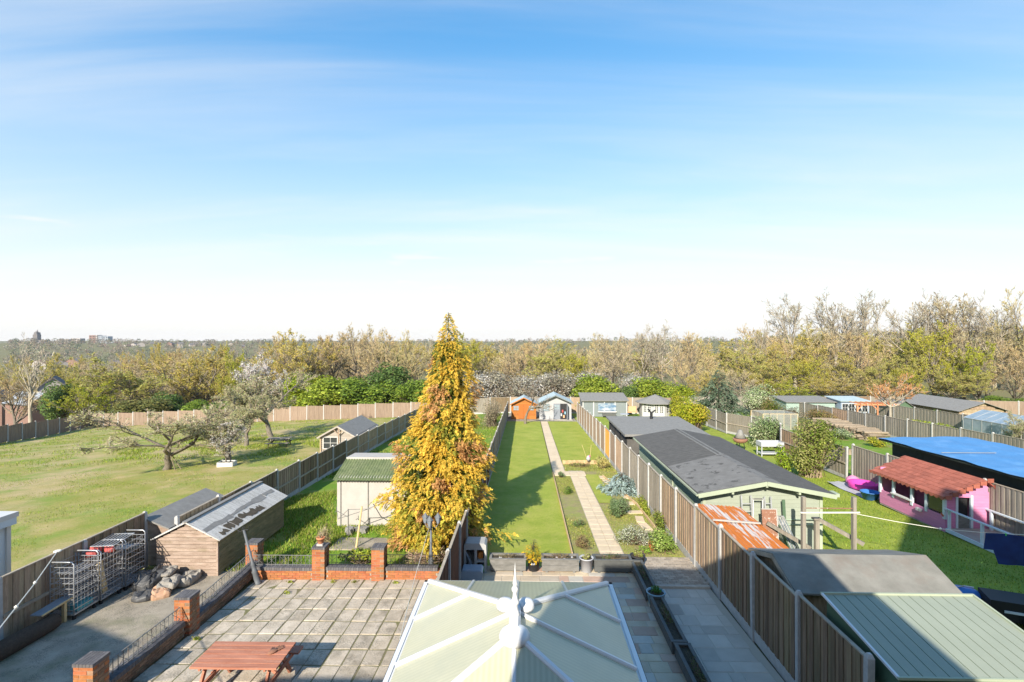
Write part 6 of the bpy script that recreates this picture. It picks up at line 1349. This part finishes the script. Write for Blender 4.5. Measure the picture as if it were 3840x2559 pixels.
# field odds
t = thing('planter_box', 'white wooden planter box around the young tree on the field', 'planter', (-20.6, 34.5, T(-20.6, 34.5)), R(8))
for s in (-1, 1): piece('side_board', 'white_paint', (0, s * .35, .14), (1.0, .04, .32), t); piece('end_board', 'white_paint', (s * .5, 0, .14), (.04, .7, .32), t)
piece('soil', 'dark_soil', (0, 0, .2), (.94, .64, .05), t)
t = put('blossom1', 'young_tree', 'young blossom tree rising from the white planter box', 'tree', -20.6, 34.5, .36, .42); t.location.z += .2
for k, (x, y, dx) in enumerate([(-23.4, 33.3, -.5), (-23.2, 33.6, -.8)]):
    t = thing('prop_pole', ('long wooden prop leaning on the twisted apple tree', 'short wooden prop leaning on the twisted apple tree')[k], 'pole', (x, y, T(x, y))); MB().tube([(0, 0, 0), (dx, 0, 1.6 - .4 * k)], .03, 5).build('pole', 'log', t)
# ---- right hand garden
t = thing('line_frame', 'wooden washing line frame of two tall posts and two bars', 'washing frame', (9.2, 17.0, T(10, 17)))
for x in (0, 1.64): piece('post', 'board_grey', (x, 0, 1.2), (.11, .13, 2.4), t)
MB().tube([(-.06, 0, 2.02), (1.66, 0, 2.02)], .016, 6).build('rusty_bar', 'rust_plate', t); MB().tube([(-.12, -.05, 1.88), (1.8, -.05, 1.9)], .028, 6).build('white_bar', 'rope_white', t)
t = thing('ramp_rail', 'weathered timber ramp handrail beside the cabin', 'handrail', (10.0, 17.65, T(9.7, 17.6)))
piece('post', 'board_grey', (0, 0, .72), (.13, .13, 1.45), t); piece('handrail', 'board_grey', (.62, -.3, 1.15), (1.45, .10, .12), t, ry=R(26), rz=R(-25)); piece('handrail', 'board_grey', (-1.0, -.1, .92), (1.5, .09, .12), t, ry=R(28), rz=R(-18)); piece('cap', 'board_grey', (0, 0, 1.47), (.26, .2, .06), t)
t = thing('ramp_post', 'short weathered post at the foot of the ramp handrail', 'post', (8.15, 17.95, T(8, 18))); piece('upright', 'board_grey', (0, 0, .62), (.1, .1, 1.25), t)
def ladder(label, x, y, h, w, lean):
    t = thing('ladder', label, 'ladder', (x, y, T(x, y))); t.rotation_euler = (lean, 0, 0)
    for s in (-1, 1): piece('stile', 'steel', (s * w / 2, 0, h / 2), (.04, .07, h), t)
    for k in range(int(h / .26)): piece('rung', 'steel', (0, 0, .2 + .26 * k), (w, .03, .03), t)
ladder('white metal ladder leaning on the cabin, left one', 7.95, 18.15, 2.05, .34, R(-9)); ladder('white metal ladder leaning on the cabin, right one', 8.72, 18.2, 2.0, .22, R(-8))
t = thing('metal_frame', 'empty white frame leaning between the ladders', 'frame', (8.3, 18.3, T(8.3, 18.3) + .2)); 
for s in (-1, 1): piece('side', 'white_paint', (s * .17, 0, .9), (.04, .04, 1.75), t)
piece('top', 'trough_grey', (0, 0, 1.75), (.36, .04, .04), t)
t = thing('rusty_sheet', 'rusty brown steel plate leaning in front of the cabin', 'steel plate', (8.5, 17.8, T(8.5, 17.8))); piece('plate', 'rust_plate', (0, 0, .95), (.5, .02, 1.5), t, rx=R(-8)); piece('edge', 'white_render', (.26, 0, .95), (.03, .03, 1.5), t, rx=R(-8)); piece('edge', 'white_render', (0, .1, 1.71), (.52, .03, .03), t)
t = thing('pole_bundle', 'bundle of green garden poles and netting leaning by the cabin', 'poles', (9.0, 17.9, T(9, 17.9)))
for k in range(9): MB().tube([(.35 + .04 * k, -.1, 0), (-.12 + .03 * k, .25, 1.3 + .05 * (k % 3))], .018, 5).build('pole', ('metal_dkgreen', 'plastic_grey', 'slate_sheet')[k % 3], t)
for k in range(4): MB().tube([(-.05 + .13 * math.cos(a) + .03 * k, .2, 1.25 + .16 * math.sin(a)) for a in [j * .7 for j in range(10)]], .012, 5).build('coil', 'plastic_grey', t)
tag(piece('green_stake', 'metal_dkgreen', (9.3, 18.4, T(9.3, 18.4) + .95), (.10, .05, 1.9), ry=R(-3)), 'dark green pointed stake against the cabin front', 'stake')
tag(piece('garden_path_slab', 'white_render', (10.6, 18.2, T(10.6, 18.2) + .0), (.9, 3.4, .04), rz=R(38), rx=R(-1.8)), 'pale concrete strip at the cabin corner', 'slab')
rope('washing_line', 'white washing line from the wooden frame across the right lawn', [(10.9, 17.0, 1.30), (11.95, 16.6, 1.19), (13.0, 16.2, 1.12), (14.2, 15.95, 1.10), (17.5, 15.2, 1.22)], .010, knots=[(13.0, 16.2, 1.12)])
t = thing('laundry', 'dark navy blue sheet hanging on the washing line', 'laundry', (14.15, 15.95, 1.10))
v = []; nu, nvv = 24, 8
for i in range(nu + 1):
    for j in range(nvv + 1):
        u = i / nu; q = j / nvv; v.append((u * 2.3, -u * .55 + .07 * math.sin(u * 14 + q * 2) * q, -q * (.52 if u < .09 else .92) + .02 * math.sin(u * 9)))
MB().add(v, [(i * (nvv + 1) + j, (i + 1) * (nvv + 1) + j, (i + 1) * (nvv + 1) + j + 1, i * (nvv + 1) + j + 1) for i in range(nu) for j in range(nvv)]).build('cloth', 'laundry_blue', t, True)
for x in (.5, 1.2): piece('peg', 'toy_green', (x, -x * .24, .0), (.03, .03, .07), t)
t = thing('decking', 'weathered decking with pale blue white handrails beside the playhouse', 'decking', (16.8, 16.4, T(17, 18.5)))
for k in range(12): piece('deck_board', 'deck', (.9, .18 + .355 * k, .10), (1.75, .345, .04), t)
piece('edge_beam', 'white_rail', (-.01, 2.1, .06), (.05, 4.3, .14), t)
for (x, y) in ((.03, 4.15), (.03, 2.7), (.03, 1.0), (1.62, 4.1), (1.62, 2.2), (1.62, .6)): piece('rail_post', 'white_rail', (x, y, .48), (.08, .08, .75), t)
for x in (.03, 1.62): piece('handrail', 'white_rail', (x, 2.2, .88), (.08, 4.3, .05), t)
for (x, y) in ((.03, 4.1), (1.6, 2.1)):
    MB().add([(x - .06, y - .1, .9), (x - .06, y + .1, .9), (x - .06, y, .68)], [(0, 1, 2)]).build('bunting', 'bush_flag' if 'bush_flag' in MATS else 'mint', t)
tag(piece('toy_block', 'toy_orange', (17.1, 18.5, T(17, 18.5) + .18), (.2, .16, .12), rz=.5), 'orange toy on the decking', 'toy')
t = thing('ground_sheet', 'white and lilac sheet spread under the paddling pool', 'sheet', (17.7, 27.2, T(17.7, 27.2))); 
v = [(-.9 + 1.7 * i / 8, -1.7 + 3.2 * j / 8, .04 + .03 * math.sin(i * 2.1 + j)) for i in range(9) for j in range(9)]; MB().add(v, [(i * 9 + j, (i + 1) * 9 + j, (i + 1) * 9 + j + 1, i * 9 + j + 1) for i in range(8) for j in range(8)]).build('cover', 'pot_white', t, True)
lathe_thing('paddling_pool', 'magenta plastic paddling pool beside the playhouse', 'paddling pool', (17.9, 27.3, T(17.9, 27.3) + .09), [(.62, 0), (.68, .05), (.72, .26), (.70, .30), (.64, .28), (.6, .08)], 'magenta', 20)
lathe_thing('toy_slide', 'pink plastic shell behind the paddling pool', 'toy', (18.0, 28.3, T(18, 28.3) + .09), [(.3, 0), (.36, .1), (.3, .3), (.1, .42), (0, .44)], 'pink', 14)
lathe_thing('plastic_tub', 'blue round plastic tub at the playhouse corner', 'tub', (17.05, 25.5, T(17, 25.5)), tub(.30, .42, .38), 'blue_plastic', 18)
t = thing('chimenea', 'rusty fire bowl under a grey conical hood by the cabin', 'fire bowl', (16.2, 38.6, T(16.2, 38.6)))
MB().lathe([(.2, .55), (.45, .65), (.55, .85), (.5, .9)], (0, 0, 0), 14).build('bowl', 'rust_plate', t, True); MB().lathe([(.42, .95), (.2, 1.35), (.12, 1.55), (0, 1.56)], (0, 0, 0), 14).build('hood', 'felt_grey', t, True)
for k in range(3): MB().tube([(.35 * math.cos(k * 2.1), .35 * math.sin(k * 2.1), 0), (.25 * math.cos(k * 2.1), .25 * math.sin(k * 2.1), .7)], .03, 5).build('leg', 'iron_black', t)
t = thing('potting_bench', 'white raised tray bench with a lower shelf by the variegated shrub', 'bench', (17.5, 36.7, T(17.5, 36.7)))
piece('tray_bottom', 'pot_white', (0, 0, .72), (1.55, .8, .04), t)
for s in (-1, 1): piece('tray_side', 'pot_white', (0, s * .4, .85), (1.6, .04, .3), t); piece('tray_end', 'pot_white', (s * .78, 0, .85), (.04, .78, .3), t)
for sx in (-1, 1):
    for sy in (-1, 1): piece('leg', 'pot_white', (sx * .74, sy * .36, .35), (.06, .06, .72), t)
piece('shelf', 'pot_white', (0, 0, .18), (1.5, .6, .08), t)
# bicycle and trailer by the near right sheds
t = thing('toy_quad', 'dark ride-on toy with a shiny blue hood beside the sheds', 'ride-on toy', (12.1, 14.3, T(12, 14.3)), R(-25))
MB().lathe([(0, .62), (.25, .6), (.4, .5), (.45, .38), (.3, .34)][::-1], (0, .1, 0), 14, sx=1.2, sy=.7).build('hood', 'blue_plastic', t, True); piece('chassis', 'iron_black', (0, -.1, .3), (.9, .5, .16), t); piece('seat', 'red_plastic', (.1, -.35, .42), (.7, .22, .1), t)
for sx in (-1, 1):
    for sy in (-1, 1): MB().tube([(sx * .42, sy * .3 - .06, .17), (sx * .42, sy * .3 + .06, .17)], .17, 12).build('wheel', 'black_rubber', t)
MB().tube([(-.2, .2, .5), (.0, -.05, .72), (.2, -.05, .72)], .02, 5).build('handlebar', 'steel', t)
t = thing('trailer', 'black box trailer with a pale stripe at the right edge', 'trailer', (13.1, 13.6, T(13, 13.6)), R(-22)); piece('box', 'iron_black', (0, 0, .42), (1.7, .75, .5), t); piece('stripe', 'white_rail', (-.2, -.385, .42), (.75, .02, .06), t)
for s in (-1, 1): MB().tube([(0, s * .42 - .05, .22), (0, s * .42 + .05, .22)], .22, 14).build('wheel', 'black_rubber', t)
# ---- gardens further right
t = thing('fruit_cage', 'netted fruit cage on a pale timber frame', 'fruit cage', (23.0, 49.6, T(24, 50))); Wc, Dc, Hc = 3.3, 2.6, 1.55
for i in range(6): piece('post', 'wood_new', (Wc * i / 5, 0, Hc / 2), (.06, .06, Hc), t); piece('post', 'wood_new', (Wc * i / 5, Dc, Hc / 2), (.06, .06, Hc), t)
for y in (0, Dc): piece('rail', 'wood_new', (Wc / 2, y, Hc), (Wc, .05, .05), t); MB().add([(0, y - .04, 0), (Wc, y - .04, 0), (Wc, y - .04, Hc), (0, y - .04, Hc)], [(0, 1, 2, 3)]).build('net', 'net', t)
MB().add([(0, 0, Hc + .03), (Wc, 0, Hc + .03), (Wc, Dc, Hc + .03), (0, Dc, Hc + .03)], [(0, 1, 2, 3)]).build('net', 'net', t)
def pent(name, label, x0, x1, y0, y1, h0, h1, wm, rm, cat='shed'):
    z = T((x0 + x1) / 2, y0); t = thing(name, label, cat, (x0, y0, z)); W, D = x1 - x0, y1 - y0
    MB().prism([(0, 0), (D, 0), (D, h1), (0, h0)], 0, W, ax='x').build('wall', wm, t); MB().slab([(-.15, -.25, h0 + .06), (W + .15, -.25, h0 + .06), (W + .15, D + .15, h1 + .06), (-.15, D + .15, h1 + .06)], .07).build('roof_panel', rm, t)
    for i in range(int(h0 / .2)): piece('board', wm, (W / 2, -.01, .1 + .2 * i), (W, .03, .19), t)
    return t
t = pent('shed', 'long mint green shed behind the brown hedge', 30.6, 36.2, 60.2, 63.5, 1.75, 2.1, 'mint', 'felt_grey')
for x in (1.2, 3.2, 4.8): piece('hinge', 'iron_black', (x, -.04, 1.2), (.16, .04, .06), t)
t = pent('summerhouse', 'pale blue summerhouse with white glazing', 36.4, 39.6, 59.4, 62.2, 1.95, 2.2, 'lilac_blue', 'roof_bluegrey', 'summerhouse')
for x in (.45, 1.2, 1.95, 2.7): win(t, (x, -.05, 1.2), .68, 1.0, 'S', 2, 2, 'white_paint', 'glass')
t = thing('pergola', 'orange brown pergola in front of the blue summerhouse', 'pergola', (36.6, 56.8, T(38, 57)))
for x in (0, 2.2, 4.2): piece('post', 'pergola', (x, 0, .9), (.1, .1, 1.8), t)
piece('beam', 'pergola', (2.1, 0, 1.82), (4.8, .1, .16), t); [piece('rafter', 'pergola', (.3 + .6 * k, .8, 1.93), (.07, 2.0, .1), t) for k in range(7)]
for s, x in ((1, .3), (-1, 1.9)): piece('brace', 'pergola', (x, 0, 1.5), (.07, .07, .75), t, ry=R(45 * s))
lathe_thing('compost_bin', 'black round compost bin beside the pergola', 'bin', (40.6, 57.0, T(40.5, 57)), [(.62, 0), (.6, .3), (.45, 1.15), (.3, 1.3), (0, 1.34)], 'iron_black', 16)
ls = thing('log_stack', 'long low stack of split logs and planks in the right gardens', 'log stack', (29.0, 43.4, T(30, 46)))
me = MB().tube([(-1.1, 0, 0), (1.1, 0, 0)], .14, 7).build('log', 'log', ls).data; bpy.data.objects.remove([o for o in ls.children][0])
for k in range(4):
    for j in range(20):
        o = link(bpy.data.objects.new('log', me), ls); o.location = (.7 + rnd.uniform(-.3, .3), .2 + j * .4 + rnd.uniform(-.08, .08), .12 + k * .20); o.rotation_euler = (rnd.uniform(0, 3), 0, R(rnd.uniform(-9, 9))); o.scale = (rnd.uniform(.7, 1.1), rnd.uniform(.7, 1.1), rnd.uniform(.7, 1.1))
gh = thing('greenhouse', 'aluminium framed greenhouse behind the green hedge', 'greenhouse', (39.4, 42.0, T(40, 43))); Wg, Dg, he_, hr_ = 3.4, 4.6, 1.5, 2.2
fm_ = MB()
for i in range(6):
    y = Dg * i / 5
    for x in (0, Wg): fm_.box((x, y, he_ / 2), (.05, .05, he_))
    fm_.tube([(0, y, he_), (Wg / 2, y, hr_), (Wg, y, he_)], .03, 4)
for (x, z) in ((0, he_), (Wg, he_), (Wg / 2, hr_), (0, .05), (Wg, .05)): fm_.box((x, Dg / 2, z), (.05, Dg, .05))
for i in range(1, 5): fm_.box((Wg * i / 5, 0, (he_ + .3) / 2), (.04, .04, he_ + .3))
fm_.build('frame', 'greenhouse_frame', gh)
for i in range(5):
    y0, y1 = Dg * i / 5 + .04, Dg * (i + 1) / 5 - .04
    MB().slab([(0, y0, he_ + .03), (Wg / 2, y0, hr_ + .03), (Wg / 2, y1, hr_ + .03), (0, y1, he_ + .03)], .01).build('pane', 'glass_sky', gh); MB().slab([(Wg / 2, y0, hr_ + .03), (Wg, y0, he_ + .03), (Wg, y1, he_ + .03), (Wg / 2, y1, hr_ + .03)], .01).build('pane', 'glass_sky', gh)
    piece('pane', 'glass_sky', (0, (y0 + y1) / 2, he_ / 2), (.012, y1 - y0, he_ - .1), gh)
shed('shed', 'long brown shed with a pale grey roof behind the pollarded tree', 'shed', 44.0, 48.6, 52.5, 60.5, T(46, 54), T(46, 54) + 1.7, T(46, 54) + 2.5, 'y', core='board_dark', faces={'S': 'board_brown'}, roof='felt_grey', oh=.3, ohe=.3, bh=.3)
shed('shed', 'small green shed with a grey roof left of the long brown shed', 'shed', 41.2, 43.2, 57.5, 61.0, T(42, 58), T(42, 58) + 1.5, T(42, 58) + 2.2, 'y', core='metal_dkgreen', faces={}, roof='felt_grey', oh=.2, ohe=.2)
shed('shed', 'brown roofed store at the far right edge', 'shed', 57.0, 62, 52, 58, T(58, 54), T(58, 54) + 1.9, T(58, 54) + 2.9, 'y', core='board_tan', faces={}, roof='felt_charcoal', oh=.3, ohe=.3)
t = thing('bicycle', 'old bicycle leaning at the corner of the blue tarpaulin shed', 'bicycle', (19.4, 27.9, T(19.4, 27.9)), R(60))
for x in (-.5, .5): MB().tube([(x + .32 * math.cos(a), 0, .33 + .32 * math.sin(a)) for a in [j * 2 * math.pi / 16 for j in range(17)]], .022, 5, cap=False).build('wheel', 'black_rubber', t)
MB().tube([(-.5, 0, .33), (-.15, 0, .75), (.4, 0, .75), (.5, 0, .33)], .018, 5).tube([(-.15, 0, .75), (0, 0, .3), (.4, 0, .75)], .018, 5).tube([(-.5, 0, .33), (0, 0, .3)], .015, 5).build('frame', 'iron_black', t); piece('saddle', 'iron_black', (-.18, 0, .86), (.24, .12, .06), t); MB().tube([(.4, 0, .75), (.42, 0, .95), (.35, .22, .98)], .014, 5).tube([(.42, 0, .95), (.35, -.22, .98)], .014, 5).build('handlebar', 'iron_black', t)
# ---- houses in the valley and the town on the ridge
def far_house(label, x, y, w, d, he, hr, wm, rm, rz_=0., zoff=0., win_=True):
    t = thing('house', label, 'house', (x, y, T(x, y) + zoff), rz_)
    MB().prism([(-w / 2, -3), (w / 2, -3), (w / 2, he), (0, hr - .1), (-w / 2, he)], 0, d).build('wall', wm, t)
    for s in (-1, 1): MB().slab([(s * (w / 2 + .4), -.4, he - .3), (s * (w / 2 + .4), d + .4, he - .3), (0, d + .4, hr), (0, -.4, hr)][::-s], .15).build('roof', rm, t)
    if win_:
        for k in (-1, 1): piece('window', 'glass', (k * w * .22, -.06, he * .6), (w * .16, .1, he * .3), t)
    return t
far_house('dark roofed house with white gables among the left valley trees', -105, 110, 5, 8, 4, 6.2, 'town_pale', 'town_dark', R(40)).location.z = -7.4
far_house('slate roofed house below the white gabled house in the valley', -101, 104, 5, 9, 2.6, 4.6, 'town_brick', 'town_grey', R(70)).location.z = -8.6
far_house('red brick house at the far left edge of the valley', -122, 112, 5, 7, 3, 5, 'town_brick', 'town_dark', R(20)).location.z = -9.5
rt = random.Random(9)
def block_(label, px, w, h, top, m, name='building', d=1180, dep=14):
    x, y = at(px, d); zt = 7 - (top - 1281) / 1900. * y; t = thing(name, label, 'building', (x, y, zt - h)); W = w / 1900. * y
    MB().box((0, 0, h / 2), (W, dep, h)).build('wall', m, t)
    for k in range(max(2, int(W / 6))):
        for j in range(max(1, int(h / 6))): piece('window', 'glass', (-W / 2 + W * (k + .5) / max(2, int(W / 6)), -dep / 2 - .1, h - 3 - j * 5), (W / max(2, int(W / 6)) * .5, .3, 2), t)
    return t
block_('red brick end of the tallest town block', 355, 24, 20, 1259, 'town_brick'); block_('pale narrow stair tower of the town blocks', 371, 7, 26, 1258, 'town_pale'); block_('grey tower block beside the stair tower', 385, 16, 28, 1261, 'town_grey'); block_('blue grey tower block at the right of the group', 404, 20, 24, 1263, 'town_grey'); block_('low dark town block right of the towers', 432, 32, 12, 1284, 'town_grey'); block_('long white town building left of the towers', 293, 36, 15, 1271, 'town_pale'); block_('pinkish town building beside the long white one', 250, 34, 15, 1274, 'town_pale'); block_('low brick building right of the church', 160, 26, 10, 1277, 'town_dark')
x, y = at(131, 1180); t = thing('church', 'dark church tower with a broken spire on the town ridge', 'church', (x, y, 7 - (1281 - 1281) / 1900 * y - 4))
MB().prism([(-6, -8), (6, -8), (5.5, 19), (4.4, 20), (3.6, 25), (-2.4, 25), (-3.2, 20), (-5.5, 19)], 0, 10).build('tower', 'town_dark', t); MB().lathe([(2.2, 24), (1.6, 27), (.4, 31)], (1.2, 5, 0), 6).build('turret', 'town_dark', t); MB().lathe([(1.2, 24), (.9, 26), (.3, 28)], (-2.4, 5, 0), 6).build('turret', 'town_dark', t)
MB().prism([(5, -8), (26, -8), (26, 3), (5, 5)], 0, 10).build('nave', 'town_dark', t)
for k in range(46):
    px = 130 + 780 * (k + rt.uniform(.1, .9)) / 46; top = rt.uniform(1284, 1300) if k % 4 else rt.uniform(1345, 1370); d = rt.uniform(900, 1150) if k % 4 else rt.uniform(380, 520)
    x, y = at(px, d); zt = 7 - (top - 1281) / 1900. * y; w = rt.uniform(8, 16)
    t = far_house('small house among the trees of the town ridge', x, y, w, 9, 5, 8, rt.choice(['town_pale', 'town_brick', 'town_pale']), rt.choice(['town_dark', 'town_brick', 'town_dark']), R(rt.uniform(-60, 60)), win_=False); t.location.z = zt - 8; t['group'] = 'houses of the town ridge'
# ---- a little more clutter of the right hand gardens
t = thing('raised_bed', 'timber raised bed beyond the straggly shrub', 'raised bed', (22.0, 38.0, T(22, 38)))
for s in (-1, 1): piece('side_board', 'log', (0, s * .8, .2), (3.2, .06, .4), t); piece('end_board', 'log', (s * 1.6, 0, .2), (.06, 1.6, .4), t)
piece('soil', 'dark_soil', (0, 0, .3), (3.1, 1.54, .05), t)
t = thing('garden_table', 'round white garden table on the lawn by the gazebo', 'table', (11.0, 56.4, T(11, 56.4))); MB().lathe([(.5, .70), (.52, .72), (.5, .74), (0, .74)], (0, 0, 0), 16).build('top', 'pot_white', t)
for k in range(3): MB().tube([(.35 * math.cos(k * 2.1), .35 * math.sin(k * 2.1), 0), (.1 * math.cos(k * 2.1), .1 * math.sin(k * 2.1), .7)], .02, 5).build('leg', 'pot_white', t)
lathe_thing('water_butt', 'green water butt behind the netted cage', 'water butt', (26.6, 50.8, T(26.6, 50.8)), [(.3, 0), (.34, .3), (.34, .7), (.3, .95), (.2, 1.0), (0, 1.0)], 'metal_dkgreen', 14)
# ================================================================ the air
hm = bpy.data.materials.new('haze'); hm.use_nodes = True; t_ = hm.node_tree
for n in list(t_.nodes): t_.nodes.remove(n)
pv = t_.nodes.new('ShaderNodeVolumePrincipled'); pv.inputs['Color'].default_value = (.86, .92, 1.0, 1); pv.inputs['Density'].default_value = .0001; pv.inputs['Anisotropy'].default_value = .2
ou = t_.nodes.new('ShaderNodeOutputMaterial'); t_.links.new(pv.outputs[0], ou.inputs['Volume'])
o = MB().box((0, 850, 2), (3900, 1900, 74)).build('haze', hm); o['kind'] = 'stuff'; o['label'] = 'thin haze over the valley and the far town'
scene.cycles.volume_bounces = 0
